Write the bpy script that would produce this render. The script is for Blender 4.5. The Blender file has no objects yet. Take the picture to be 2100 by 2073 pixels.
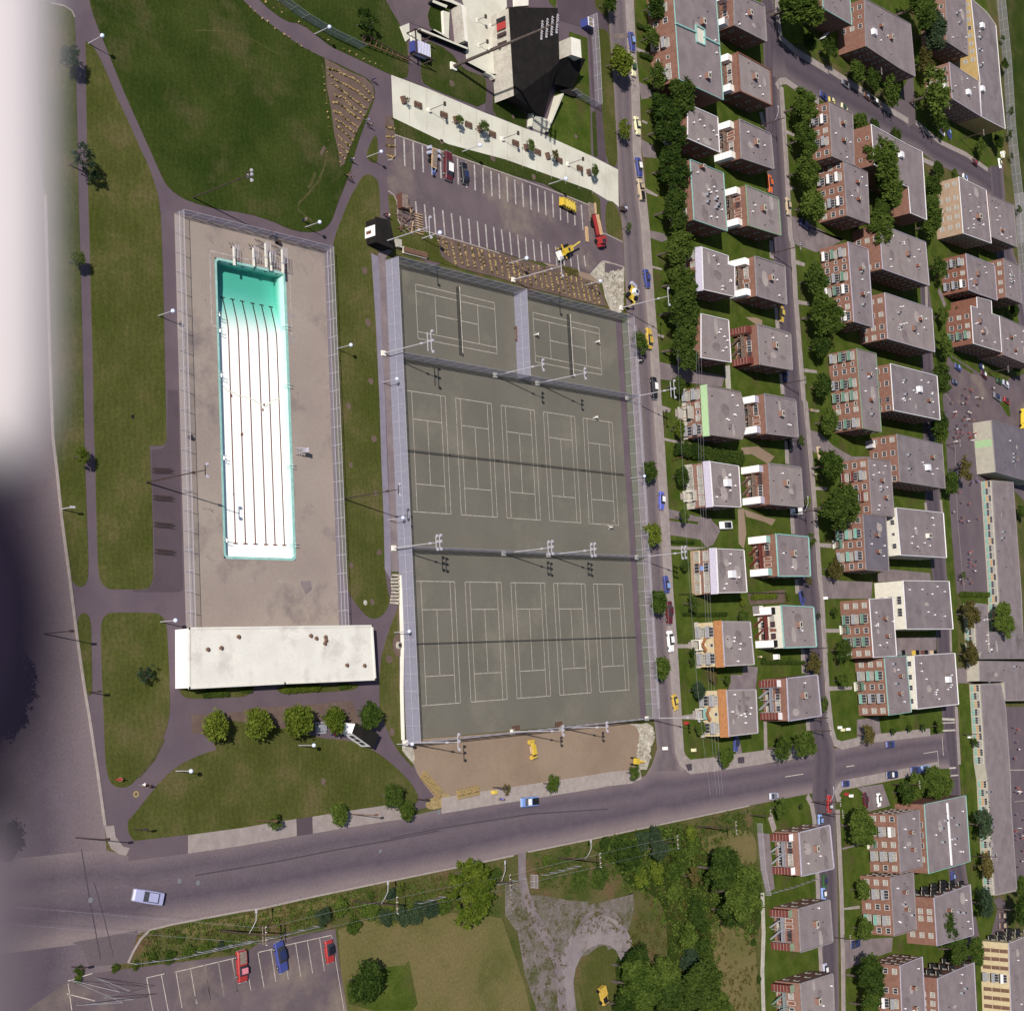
import bpy, math, random, colorsys
import numpy as np
from mathutils import Matrix, Vector
random.seed(7); np.random.seed(7)
R = math.radians
sc = bpy.context.scene
C = sc.collection

# ---------------------------------------------------------------- camera
F_PX, A1, A2, A3, CX, CY, CZ = 2978.1995, -1.42447690, 0.87202784, 1.42279843, -167.295845, -17.505444, 195.320513
W_PX, H_PX = 2100.0, 2073.0
CAM_R = (Matrix.Rotation(A1, 3, 'Z') @ Matrix.Rotation(A2, 3, 'X') @ Matrix.Rotation(A3, 3, 'Z'))
cam_d = bpy.data.cameras.new('survey_camera')
cam = bpy.data.objects.new('survey_camera', cam_d); C.objects.link(cam)
cam.matrix_world = Matrix.Translation((CX, CY, CZ)) @ CAM_R.to_4x4()
cam_d.sensor_fit = 'HORIZONTAL'; cam_d.sensor_width = 55.0; cam_d.lens = 55.0 * F_PX / W_PX
cam_d.clip_start = 0.05; cam_d.clip_end = 6000
cam_d.dof.use_dof = True; cam_d.dof.focus_distance = 320; cam_d.dof.aperture_fstop = 5.0
sc.camera = cam
# ---------------------------------------------------------------- daylight
SUN_EL, SHADOW_AZ = R(39.5), R(-11.5)
w = bpy.data.worlds.new('World'); sc.world = w; w.use_nodes = True
nt = w.node_tree; nt.nodes.clear()
sky = nt.nodes.new('ShaderNodeTexSky'); sky.sky_type = 'NISHITA'; sky.sun_disc = False
sky.sun_elevation = SUN_EL
sun_dir = Vector((-math.cos(SHADOW_AZ) * math.cos(SUN_EL), -math.sin(SHADOW_AZ) * math.cos(SUN_EL), math.sin(SUN_EL)))
sky.sun_rotation = math.atan2(sun_dir.x, sun_dir.y)
bg = nt.nodes.new('ShaderNodeBackground'); bg.inputs[1].default_value = 0.07
wo = nt.nodes.new('ShaderNodeOutputWorld')
nt.links.new(sky.outputs[0], bg.inputs[0]); nt.links.new(bg.outputs[0], wo.inputs[0])
sd = bpy.data.lights.new('sun', 'SUN'); sd.energy = 4.9; sd.angle = R(0.53); sd.color = (1.0, 0.95, 0.88)
sun = bpy.data.objects.new('sun', sd); C.objects.link(sun)
sun.rotation_euler = sun_dir.to_track_quat('Z', 'Y').to_euler(); sun.location = (0, 0, 300)
sc.view_settings.view_transform = 'Standard'; sc.view_settings.look = 'None'
sc.view_settings.gamma = 1.0; sc.view_settings.use_curve_mapping = False
sc.view_settings.exposure = 0.2
sc.cycles.max_bounces = 6; sc.cycles.transparent_max_bounces = 12
sc.cycles.diffuse_bounces = 2

# ---------------------------------------------------------------- survey readings -> ground points
OY = [0, 400, 800, 1200, 1573]
K = 3.814
def rd(s):
    """'03:860,213 1210,213 04:995,440' -> photo pixels"""
    out = []; c = r = 0
    for tok in s.split():
        if ':' in tok:
            a, tok = tok.split(':'); c, r = int(a[0]), int(a[1])
            if not tok: continue
        x, y = tok.split(',')
        out.append((c * 400 + float(x) / K, OY[r] + float(y) / K))
    return out
def gp(p, z=0.0):
    d = CAM_R @ Vector(((p[0] - W_PX / 2) / F_PX, -(p[1] - H_PX / 2) / F_PX, -1.0))
    s = (z - CZ) / d.z
    return Vector((CX + d.x * s, CY + d.y * s, z))
def G(s, z=0.0): return [gp(p, z) for p in rd(s)]
def G1(s, z=0.0): return gp(rd(s)[0], z)
def px(P):
    q = CAM_R.transposed() @ (Vector(P) - Vector((CX, CY, CZ)))
    return (W_PX / 2 - F_PX * q.x / q.z, H_PX / 2 + F_PX * q.y / q.z)
def height_at(base, top):
    """height of a vertical edge whose foot and head are read in the photo"""
    g = gp(base); best = 0; bd = 1e9
    for i in range(5, 400):
        q = px((g.x, g.y, i * .1)); d = (q[0] - top[0]) ** 2 + (q[1] - top[1]) ** 2
        if d < bd: bd = d; best = i * .1
    return best

# ---------------------------------------------------------------- materials
MAT = {}
def mat(name, c1, c2=None, scale=0.3, rough=0.9, grain=0.18, gscale=6.0, metal=0.0, bump=0.0, kind=None, c3=None, s3=0.05):
    m = bpy.data.materials.new(name); m.use_nodes = True; t = m.node_tree; N = t.nodes; L = t.links
    b = N['Principled BSDF']; b.inputs['Roughness'].default_value = rough; b.inputs['Metallic'].default_value = metal
    if 'Specular IOR Level' in b.inputs: b.inputs['Specular IOR Level'].default_value = 0.02 if rough > .65 else .35
    tc = N.new('ShaderNodeTexCoord')
    c2 = c2 or c1
    n1 = N.new('ShaderNodeTexNoise'); n1.inputs['Scale'].default_value = scale; n1.inputs['Detail'].default_value = 5
    L.new(tc.outputs['Object'], n1.inputs['Vector'])
    r1 = N.new('ShaderNodeValToRGB'); r1.color_ramp.elements[0].position = .36; r1.color_ramp.elements[1].position = .64
    r1.color_ramp.elements[0].color = (*c1, 1); r1.color_ramp.elements[1].color = (*c2, 1)
    L.new(n1.outputs[0], r1.inputs[0]); col = r1.outputs[0]
    if c3:
        n3 = N.new('ShaderNodeTexNoise'); n3.inputs['Scale'].default_value = s3; n3.inputs['Detail'].default_value = 8
        n3.inputs['Roughness'].default_value = .65
        L.new(tc.outputs['Object'], n3.inputs['Vector'])
        r3 = N.new('ShaderNodeValToRGB'); r3.color_ramp.elements[0].position = .52; r3.color_ramp.elements[1].position = .68
        L.new(n3.outputs[0], r3.inputs[0])
        mx = N.new('ShaderNodeMix'); mx.data_type = 'RGBA'; L.new(r3.outputs[0], mx.inputs[0]); L.new(col, mx.inputs[6]); mx.inputs[7].default_value = (*c3, 1)
        col = mx.outputs[2]
    if kind:
        wv = N.new('ShaderNodeTexWave'); wv.wave_type = 'BANDS'; wv.bands_direction = kind; wv.inputs['Scale'].default_value = .28
        wv.inputs['Distortion'].default_value = 9.0; wv.inputs['Detail'].default_value = 2; wv.inputs['Detail Scale'].default_value = .6
        L.new(tc.outputs['Object'], wv.inputs['Vector'])
        mm = N.new('ShaderNodeMapRange'); mm.inputs[3].default_value = .95; mm.inputs[4].default_value = 1.05
        L.new(wv.outputs[1], mm.inputs[0])
        mv = N.new('ShaderNodeVectorMath'); mv.operation = 'SCALE'; L.new(col, mv.inputs[0]); L.new(mm.outputs[0], mv.inputs['Scale']); col = mv.outputs[0]
    if grain:
        n2 = N.new('ShaderNodeTexNoise'); n2.inputs['Scale'].default_value = gscale; n2.inputs['Detail'].default_value = 3
        n2.inputs['Roughness'].default_value = .7
        L.new(tc.outputs['Object'], n2.inputs['Vector'])
        mr = N.new('ShaderNodeMapRange'); mr.inputs[1].default_value = .25; mr.inputs[2].default_value = .75
        mr.inputs[3].default_value = 1 - grain; mr.inputs[4].default_value = 1 + grain
        L.new(n2.outputs[0], mr.inputs[0])
        sv = N.new('ShaderNodeVectorMath'); sv.operation = 'SCALE'; L.new(col, sv.inputs[0]); L.new(mr.outputs[0], sv.inputs['Scale']); col = sv.outputs[0]
        if bump:
            bp = N.new('ShaderNodeBump'); bp.inputs['Strength'].default_value = bump; bp.inputs['Distance'].default_value = .1
            L.new(n2.outputs[0], bp.inputs['Height']); L.new(bp.outputs[0], b.inputs['Normal'])
    L.new(col, b.inputs['Base Color'])
    m.diffuse_color = (*c1, 1); MAT[name] = m
    return m
def road_mat(name, dark, light, scale=.5):
    """asphalt whose wheel lanes are darker and gutters dustier, by the UV across the road"""
    m = mat(name, dark, tuple(x * 1.12 for x in dark), scale, .92, .10, 3.5)
    t = m.node_tree; N = t.nodes; L = t.links; b = N['Principled BSDF']
    col = b.inputs['Base Color'].links[0].from_socket
    uv = N.new('ShaderNodeUVMap'); sp = N.new('ShaderNodeSeparateXYZ'); L.new(uv.outputs[0], sp.inputs[0])
    nz = N.new('ShaderNodeTexNoise'); nz.inputs['Scale'].default_value = .09; nz.inputs['Detail'].default_value = 6
    tc = N.new('ShaderNodeTexCoord'); L.new(tc.outputs['Object'], nz.inputs['Vector'])
    ad = N.new('ShaderNodeMath'); ad.operation = 'MULTIPLY_ADD'; ad.inputs[1].default_value = .16
    L.new(nz.outputs[0], ad.inputs[0]); L.new(sp.outputs[0], ad.inputs[2])
    rp = N.new('ShaderNodeValToRGB'); cr = rp.color_ramp
    cr.elements[0].position = 0.0; cr.elements[0].color = (1, 1, 1, 1)
    cr.elements[1].position = 1.0; cr.elements[1].color = (1, 1, 1, 1)
    for p, v in ((.17, .5), (.33, .06), (.48, .3), (.58, .18), (.74, .0), (.9, .55)):
        e = cr.elements.new(p); e.color = (v, v, v, 1)
    L.new(ad.outputs[0], rp.inputs[0])
    mx = N.new('ShaderNodeMix'); mx.data_type = 'RGBA'; L.new(rp.outputs[0], mx.inputs[0]); L.new(col, mx.inputs[6]); mx.inputs[7].default_value = (*light, 1)
    n2 = N.new('ShaderNodeTexNoise'); n2.inputs['Scale'].default_value = 2.5; n2.inputs['Detail'].default_value = 4; L.new(tc.outputs['Object'], n2.inputs['Vector'])
    mr = N.new('ShaderNodeMapRange'); mr.inputs[1].default_value = .3; mr.inputs[2].default_value = .7; mr.inputs[3].default_value = .9; mr.inputs[4].default_value = 1.1
    L.new(n2.outputs[0], mr.inputs[0])
    sv = N.new('ShaderNodeVectorMath'); sv.operation = 'SCALE'; L.new(mx.outputs[2], sv.inputs[0]); L.new(mr.outputs[0], sv.inputs['Scale'])
    L.new(sv.outputs[0], b.inputs['Base Color'])
    return m
def mesh_mat(name, c, alpha):
    """chain link too fine to resolve: part of the light passes"""
    m = bpy.data.materials.new(name); m.use_nodes = True; t = m.node_tree; N = t.nodes; L = t.links
    b = N['Principled BSDF']; b.inputs['Base Color'].default_value = (*c, 1); b.inputs['Roughness'].default_value = .6
    b.inputs['Metallic'].default_value = .0
    tc = N.new('ShaderNodeTexCoord'); n = N.new('ShaderNodeTexNoise'); n.inputs['Scale'].default_value = 1.3; n.inputs['Detail'].default_value = 4
    L.new(tc.outputs['Object'], n.inputs['Vector'])
    mr = N.new('ShaderNodeMapRange'); mr.inputs[3].default_value = alpha * .8; mr.inputs[4].default_value = alpha * 1.2; L.new(n.outputs[0], mr.inputs[0])
    L.new(mr.outputs[0], b.inputs['Alpha']); m.diffuse_color = (*c, 1); MAT[name] = m
    return m
def leaf_mat(name, dark, light):
    m = bpy.data.materials.new(name); m.use_nodes = True; t = m.node_tree; N = t.nodes; L = t.links
    b = N['Principled BSDF']; b.inputs['Roughness'].default_value = .75
    if 'Specular IOR Level' in b.inputs: b.inputs['Specular IOR Level'].default_value = .03
    tc = N.new('ShaderNodeTexCoord'); n = N.new('ShaderNodeTexNoise'); n.inputs['Scale'].default_value = 2.6; n.inputs['Detail'].default_value = 5
    L.new(tc.outputs['Object'], n.inputs['Vector'])
    oi = N.new('ShaderNodeObjectInfo')
    ad = N.new('ShaderNodeMath'); ad.operation = 'MULTIPLY_ADD'; ad.inputs[1].default_value = .25; L.new(oi.outputs['Random'], ad.inputs[0]); L.new(n.outputs[0], ad.inputs[2])
    r = N.new('ShaderNodeValToRGB'); r.color_ramp.elements[0].position = .42; r.color_ramp.elements[1].position = .82
    r.color_ramp.elements[0].color = (*dark, 1); r.color_ramp.elements[1].color = (*light, 1)
    L.new(ad.outputs[0], r.inputs[0]); L.new(r.outputs[0], b.inputs['Base Color'])
    tl = N.new('ShaderNodeBsdfTranslucent'); L.new(r.outputs[0], tl.inputs[0])
    mx = N.new('ShaderNodeMixShader'); mx.inputs[0].default_value = .18
    L.new(b.outputs[0], mx.inputs[1]); L.new(tl.outputs[0], mx.inputs[2]); L.new(mx.outputs[0], N['Material Output'].inputs[0])
    m.diffuse_color = (*light, 1); MAT[name] = m
    return m

mat('lawn_dark', (.025, .040, .0075), (.042, .055, .0125), .10, .95, .32, 2.0, kind='X', c3=(.072, .066, .027), s3=.07)
mat('lawn_olive', (.055, .062, .014), (.080, .082, .025), .10, .95, .3, 2.2, kind='X', c3=(.105, .085, .038), s3=.10)
mat('lawn_fresh', (.040, .064, .009), (.070, .090, .017), .25, .95, .3, 2.2, c3=(.070, .062, .024), s3=.12)
mat('lawn_dry', (.115, .105, .038), (.150, .120, .052), .09, .95, .25, 2.0, c3=(.070, .078, .022), s3=.05)
mat('rough_grass', (.055, .068, .017), (.10, .088, .036), .16, .95, .4, 2.2, c3=(.13, .080, .045), s3=.1)
mat('path', (.108, .080, .096), (.125, .094, .108), .2, .92, .07, 4)
mat('path_new', (.080, .060, .070), (.092, .069, .079), .2, .92, .07, 4)
mat('asphalt_lot', (.105, .080, .090), (.135, .104, .112), .12, .92, .12, 4, c3=(.215, .17, .14), s3=.05)
mat('asphalt_yard', (.110, .086, .098), (.130, .103, .114), .15, .92, .08, 3)
mat('driveway', (.16, .128, .135), (.21, .17, .172), .3, .92, .12, 3)
road_mat('road', (.090, .070, .088), (.205, .160, .162))
road_mat('street_worn', (.115, .092, .102), (.225, .178, .172))
road_mat('side_road', (.072, .057, .070), (.135, .107, .114))
mat('sidewalk', (.255, .212, .202), (.31, .262, .245), .5, .9, .1, 3)
mat('kerb_stone', (.29, .24, .225), (.34, .29, .265), .8, .9, .1, 3)
mat('deck', (.262, .212, .188), (.31, .255, .22), .06, .9, .08, 2.5, c3=(.175, .142, .138), s3=.09)
mat('plaza', (.52, .50, .42), (.60, .58, .49), .15, .88, .06, 3, c3=(.46, .42, .35), s3=.09)
mat('concrete', (.34, .31, .27), (.42, .39, .34), .6, .9, .22, 3)
mat('white_concrete', (.66, .62, .55), (.72, .68, .6), .6, .85, .06, 3)
mat('court', (.128, .118, .098), (.146, .134, .112), .07, .93, .08, 3, c3=(.175, .160, .130), s3=.05)
mat('line_paint', (.52, .47, .41), (.36, .32, .28), 1.2, .8, .15, 5)
mat('park_line', (.46, .42, .40), (.30, .27, .26), 1.4, .85, .2, 5)
mat('dirt', (.225, .162, .118), (.265, .195, .145), .07, .95, .1, 3, c3=(.27, .20, .145), s3=.05)
mat('bed_soil', (.112, .078, .066), (.14, .098, .083), .3, .95, .18, 3)
mat('worn', (.060, .060, .022), (.078, .070, .032), .5, .95, .3, 2)
mat('straw', (.25, .175, .08), (.34, .25, .125), 1.5, .95, .25, 4)
mat('gravel', (.20, .165, .175), (.25, .21, .21), .15, .95, .2, 2.5, c3=(.12, .105, .075), s3=.2)
mat('rubble', (.32, .285, .235), (.46, .42, .35), .6, .95, .35, 2.5, c3=(.25, .2, .15), s3=.5)
mat('pool_white', (.88, .90, .86), (.90, .91, .89), .2, .6, .02, 2)
mat('pool_wall', (.42, .66, .60), (.48, .71, .65), .3, .6, .04, 2)
mat('pool_rim', (.22, .42, .38), (.30, .50, .46), .8, .7, .15, 3)
mat('lane_brown', (.13, .045, .035), (.20, .08, .06), 1.5, .8, .2, 3)
mat('stain_ochre', (.58, .54, .44), (.70, .68, .60), 1.5, .8, .2, 3)
mat('galv', (.33, .31, .36), (.38, .36, .41), 2, .5, .05, 5)
mat('pole_white', (.37, .355, .39), (.41, .39, .43), 2, .5, .05, 5)
mat('pole_dark', (.045, .032, .030), (.07, .05, .045), 2, .8, .1, 5)
mat('globe', (.55, .60, .80), (.58, .62, .82), 2, .25, 0, 5)
mat('black_roof', (.016, .014, .014), (.022, .019, .018), .5, .9, .15, 4)
mat('roof_gravel', (.182, .150, .158), (.22, .182, .187), .25, .95, .14, 2.5, c3=(.165, .135, .138), s3=.16)
mat('roof_gravel_b', (.215, .178, .177), (.25, .208, .203), .25, .95, .14, 2.5, c3=(.195, .158, .152), s3=.2)
mat('roof_gravel_c', (.165, .14, .15), (.205, .175, .18), .2, .95, .16, 2.0, c3=(.12, .098, .10), s3=.13)
mat('roof_slate', (.12, .105, .125), (.145, .128, .148), .2, .95, .1, 2.5)
mat('roof_white', (.62, .59, .54), (.68, .65, .59), .25, .9, .07, 3.0, c3=(.52, .48, .44), s3=.2)
mat('brick_red', (.165, .085, .064), (.205, .108, .082), 1.0, .9, .14, 5)
mat('brick_brown', (.145, .065, .048), (.18, .083, .060), 1.0, .9, .14, 5)
mat('brick_dull', (.19, .108, .085), (.225, .130, .105), 1.0, .9, .14, 5)
mat('brick_tan', (.28, .195, .14), (.33, .235, .17), 1.0, .9, .12, 5)
mat('brick_yellow', (.42, .34, .21), (.48, .39, .25), 1.0, .9, .1, 5)
mat('brick_ochre', (.34, .235, .10), (.39, .275, .12), 1.0, .9, .1, 5)
mat('brick_white', (.52, .49, .42), (.58, .55, .47), 1.0, .9, .06, 5)
mat('school_wall', (.31, .285, .235), (.36, .33, .275), .6, .9, .06, 4)
mat('trim_teal', (.20, .37, .34), (.25, .42, .385), 1, .6, .05, 4)
mat('trim_white', (.62, .60, .62), (.68, .66, .68), 1, .6, .05, 4)
mat('trim_lilac', (.33, .30, .37), (.38, .35, .41), 1, .6, .05, 4)
mat('trim_brown', (.16, .07, .05), (.20, .09, .06), 1, .8, .1, 4)
mat('trim_grey', (.20, .18, .185), (.24, .215, .22), 1, .8, .1, 4)
mat('trim_green', (.16, .22, .15), (.2, .26, .18), 1, .8, .1, 4)
mat('mansard_orange', (.27, .12, .052), (.33, .155, .07), 2, .8, .15, 4)
mat('mansard_green', (.26, .38, .21), (.3, .42, .24), 2, .8, .08, 4)
mat('mansard_lilac', (.36, .33, .41), (.40, .37, .45), 2, .7, .06, 4)
mat('win_frame', (.40, .37, .35), (.47, .44, .41), 1, .7, .05, 4)
mat('patchy', (.17, .14, .135), (.125, .112, .085), .35, .95, .35, 2.0, c3=(.066, .070, .025), s3=.16)
mat('roof_patch', (.155, .127, .13), (.19, .155, .157), .8, .95, .2, 3)
mat('roof_patch_pale', (.30, .255, .245), (.34, .29, .275), .8, .95, .15, 3)
mat('tar', (.058, .047, .058), (.075, .06, .072), 2, .95, .2, 3)
mat('shed_white', (.78, .75, .75), (.82, .79, .79), 1, .7, .05, 4)
mat('shed_red', (.115, .034, .030), (.145, .042, .036), 1, .8, .08, 4)
mat('wood', (.16, .12, .10), (.24, .19, .16), 2, .9, .15, 4)
mat('wood_plank', (.42, .27, .15), (.50, .34, .2), 2, .9, .15, 4)
mat('bench_brown', (.12, .07, .05), (.16, .09, .065), 2, .9, .1, 4)
mat('grey_metal', (.22, .22, .25), (.27, .27, .30), 1.5, .6, .08, 4)
mat('balcony_green', (.085, .165, .13), (.11, .20, .155), 1.5, .6, .08, 4)
mat('glass_dark', (.025, .025, .035), (.04, .04, .05), 1, .15, 0, 4)
mat('blind', (.20, .19, .17), (.32, .30, .27), 1, .6, .1, 4)
mat('teal_panel', (.13, .28, .235), (.16, .33, .28), 1, .6, .05, 4)
mat('orange_panel', (.34, .20, .09), (.40, .25, .12), 1, .6, .05, 4)
mat('lilac_path', (.185, .165, .205), (.215, .19, .235), .5, .9, .08, 3)
mat('scrub_floor', (.018, .032, .006), (.034, .05, .010), .3, .95, .4, 2.0, c3=(.05, .055, .016), s3=.2)
mat('black', (.012, .012, .014), (.02, .02, .022), 1, .7, .1, 4)
mat('tyre', (.015, .015, .016), None, 1, .8, 0, 4)
mat('chrome', (.62, .62, .66), None, 1, .25, 0, 4, metal=.7)
mat('lamp_glass', (.5, .5, .5), None, 1, .2, 0, 4)
mat('bark', (.075, .058, .052), (.11, .088, .078), 3, .9, .2, 5)
mat('bark_pale', (.22, .18, .17), (.28, .23, .215), 3, .9, .2, 5)
mat('skin', (.42, .24, .17), None, 3, .7, 0, 5)
mat('hair', (.03, .02, .015), None, 3, .7, 0, 5)
mat('water_strip', (.02, .03, .05), None, 3, .2, 0, 5)
for n_, c_ in dict(red=(.30, .03, .03), maroon=(.085, .015, .02), blue=(.045, .055, .20), navy=(.02, .028, .085), violet_blue=(.10, .11, .42),
                   light_blue=(.20, .30, .55), sky_blue=(.16, .25, .52), white=(.75, .74, .72), cream=(.62, .58, .36), yellow=(.52, .39, .07), gold=(.48, .32, .06),
                   green=(.03, .08, .03), olive=(.12, .12, .05), grey=(.16, .16, .18), silver=(.38, .38, .48), tan=(.42, .33, .22), orange=(.52, .12, .04),
                   black_paint=(.012, .012, .016), brown=(.10, .045, .035), pink=(.55, .18, .22), lilac=(.34, .34, .52), machine_yellow=(.50, .35, .04),
                   rust=(.14, .06, .04), bus_yellow=(.62, .45, .05)).items():
    mat('paint_' + n_, c_, tuple(v * 1.08 for v in c_), 2, .35, .04, 5)
leaf_mat('leaf_dark', (.020, .040, .008), (.060, .090, .018))
leaf_mat('leaf_mid', (.032, .058, .010), (.090, .125, .024))
leaf_mat('leaf_light', (.050, .078, .009), (.135, .165, .024))
leaf_mat('leaf_olive', (.060, .055, .016), (.13, .105, .035))
leaf_mat('leaf_blue', (.026, .045, .026), (.050, .074, .036))
mesh_mat('chain_link', (.36, .35, .46), .50)
mesh_mat('chain_link_dense', (.33, .32, .42), .62)
mesh_mat('chain_link_thin', (.48, .44, .50), .20)
mesh_mat('net_mesh', (.03, .03, .03), .55)
def water_mat():
    m = bpy.data.materials.new('pool_water'); m.use_nodes = True; t = m.node_tree; N = t.nodes; L = t.links
    for n in list(N):
        if n.type != 'OUTPUT_MATERIAL': N.remove(n)
    tr = N.new('ShaderNodeBsdfTransparent'); gl = N.new('ShaderNodeBsdfGlossy'); gl.inputs['Roughness'].default_value = .12
    mx = N.new('ShaderNodeMixShader'); mx.inputs[0].default_value = .04
    L.new(tr.outputs[0], mx.inputs[1]); L.new(gl.outputs[0], mx.inputs[2]); L.new(mx.outputs[0], N['Material Output'].inputs[0])
    va = N.new('ShaderNodeVolumeAbsorption'); va.inputs[0].default_value = (.20, .74, .66, 1); va.inputs[1].default_value = .60
    L.new(va.outputs[0], N['Material Output'].inputs['Volume']); MAT['pool_water'] = m
water_mat()

# ---------------------------------------------------------------- mesh builder
class MB:
    def __init__(s): s.v = []; s.f = []; s.m = []; s.mats = []; s.uv = None
    def mi(s, m):
        if m not in s.mats: s.mats.append(m)
        return s.mats.index(m)
    def face(s, pts, m):
        i = len(s.v); s.v += [tuple(p) for p in pts]; s.f.append(tuple(range(i, i + len(pts)))); s.m.append(s.mi(m))
    def box(s, c, d, m, rz=0.0, top=None):
        cx, cy, cz = c; dx, dy, dz = d[0] / 2, d[1] / 2, d[2] / 2
        co, si = math.cos(rz), math.sin(rz); i = len(s.v)
        for z in (-dz, dz):
            for x, y in ((-dx, -dy), (dx, -dy), (dx, dy), (-dx, dy)):
                s.v.append((cx + x * co - y * si, cy + x * si + y * co, cz + z))
        k = s.mi(m)
        for f in ((0, 3, 2, 1), (4, 5, 6, 7), (0, 1, 5, 4), (1, 2, 6, 5), (2, 3, 7, 6), (3, 0, 4, 7)):
            s.f.append(tuple(i + a for a in f)); s.m.append(k)
        if top: s.m[-5] = s.mi(top)
    def tube(s, a, b, r0, r1, m, n=8, caps=True):
        a = Vector(a); b = Vector(b); d = (b - a)
        if d.length < 1e-6: return
        d.normalize(); u = d.orthogonal().normalized(); v = d.cross(u); i = len(s.v)
        for p, r in ((a, r0), (b, r1)):
            for k in range(n):
                t = 2 * math.pi * k / n; s.v.append(tuple(p + u * (math.cos(t) * r) + v * (math.sin(t) * r)))
        q = s.mi(m)
        for k in range(n): s.f.append((i + k, i + (k + 1) % n, i + n + (k + 1) % n, i + n + k)); s.m.append(q)
        if caps:
            s.f.append(tuple(i + k for k in reversed(range(n)))); s.m.append(q)
            s.f.append(tuple(i + n + k for k in range(n))); s.m.append(q)
    def ball(s, c, r, m, n=10, k=6, sz=1.0):
        i = len(s.v); q = s.mi(m)
        for a in range(k + 1):
            t = math.pi * a / k
            for b in range(n):
                u = 2 * math.pi * b / n
                s.v.append((c[0] + r * math.sin(t) * math.cos(u), c[1] + r * math.sin(t) * math.sin(u), c[2] + r * sz * math.cos(t)))
        for a in range(k):
            for b in range(n):
                s.f.append((i + a * n + b, i + (a + 1) * n + b, i + (a + 1) * n + (b + 1) % n, i + a * n + (b + 1) % n)); s.m.append(q)
    def prism(s, poly, z0, z1, m, top=None, bottom=False):
        n = len(poly); i = len(s.v)
        ar = sum(poly[k][0] * poly[(k + 1) % n][1] - poly[(k + 1) % n][0] * poly[k][1] for k in range(n))
        if ar < 0: poly = list(reversed(poly))
        for p in poly: s.v.append((p[0], p[1], z0))
        for p in poly: s.v.append((p[0], p[1], z1))
        q = s.mi(m)
        for k in range(n): s.f.append((i + k, i + (k + 1) % n, i + n + (k + 1) % n, i + n + k)); s.m.append(q)
        s.f.append(tuple(i + n + k for k in range(n))); s.m.append(s.mi(top or m))
        if bottom: s.f.append(tuple(i + k for k in reversed(range(n)))); s.m.append(q)
    def bar(s, a, b, wd, hh, m):
        """a box beam between two points"""
        a = Vector(a); b = Vector(b); d = b - a
        if d.length < 1e-6: return
        d.normalize(); side = d.cross(Vector((0, 0, 1)))
        side = side.normalized() if side.length > 1e-4 else Vector((1, 0, 0))
        up = side.cross(d).normalized(); i = len(s.v)
        for p in (a, b):
            for x, y in ((-1, -1), (1, -1), (1, 1), (-1, 1)): s.v.append(tuple(p + side * (x * wd / 2) + up * (y * hh / 2)))
        q = s.mi(m)
        for f in ((3, 2, 1, 0), (4, 5, 6, 7), (0, 1, 5, 4), (1, 2, 6, 5), (2, 3, 7, 6), (3, 0, 4, 7)):
            s.f.append(tuple(i + t for t in f)); s.m.append(q)
    def mesh(s, name):
        me = bpy.data.meshes.new(name); me.from_pydata(s.v, [], s.f)
        for m in s.mats: me.materials.append(MAT[m])
        me.polygons.foreach_set('material_index', s.m)
        me.update(); return me
    def build(s, name, parent=None, loc=None):
        return obj(name, s.mesh(name), parent, loc)
def obj(name, me, parent=None, loc=None, rz=0.0):
    o = bpy.data.objects.new(name, me); C.objects.link(o)
    if parent: o.parent = parent
    if loc is not None: o.location = loc
    if rz: o.rotation_euler[2] = rz
    return o
def tag(o, label, cat, group=None):
    o['label'] = label; o['category'] = cat
    if group: o['group'] = group
    return o
def thing(name, label, cat, loc=(0, 0, 0), rz=0.0, group=None):
    o = bpy.data.objects.new(name, None); C.objects.link(o); o.location = loc; o.rotation_euler = (0, 0, rz)
    o.empty_display_size = .3
    return tag(o, label, cat, group)
KIDS = {}
def clone(root, loc, rz=0.0, label=None, group=None, scale=None, mats=None):
    """copy a thing and its parts; mats = {old material name: new one}"""
    def cp(o, parent):
        c = o.copy(); C.objects.link(c)
        if parent: c.parent = parent
        if mats and c.data:
            for s in c.material_slots:
                pass
            for i, mm in enumerate(o.data.materials):
                nm = mats.get(mm.name)
                if nm: c.material_slots[i].link = 'OBJECT'; c.material_slots[i].material = MAT[nm]
        for ch in o.children: cp(ch, c)
        return c
    r = cp(root, None); r.location = loc; r.rotation_euler = (0, 0, rz)
    if scale: r.scale = scale if hasattr(scale, '__len__') else (scale,) * 3
    if label: r['label'] = label
    if group: r['group'] = group
    return r
def struct(o): o['kind'] = 'structure'; return o
def stuff(o): o['kind'] = 'stuff'; return o
SHEETS = [0]
def sheet(name, pts, z, m, parent=None, thick=0.0):
    SHEETS[0] += 1; z += (SHEETS[0] % 9) * .0005
    b = MB()
    P = [(p[0], p[1]) for p in pts]
    n = len(P); ar = sum(P[k][0] * P[(k + 1) % n][1] - P[(k + 1) % n][0] * P[k][1] for k in range(n))
    if ar < 0: P.reverse()
    if thick: b.prism(P, z - thick, z, m)
    else: b.face([(x, y, z) for x, y in P], m)
    return struct(b.build(name, parent))
def smooth(pts, it=2):
    for _ in range(it):
        out = []; n = len(pts)
        for i in range(n):
            a, b = pts[i], pts[(i + 1) % n]; out += [a * .75 + b * .25, a * .25 + b * .75]
        pts = out
    return pts
def resample(pts, n):
    L = [0.0]
    for a, b in zip(pts, pts[1:]): L.append(L[-1] + (b - a).length)
    out = []
    for i in range(n + 1):
        t = L[-1] * i / n; k = 0
        while k < len(L) - 2 and L[k + 1] < t: k += 1
        u = (t - L[k]) / max(1e-9, L[k + 1] - L[k]); out.append(pts[k].lerp(pts[k + 1], u))
    return out
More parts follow.
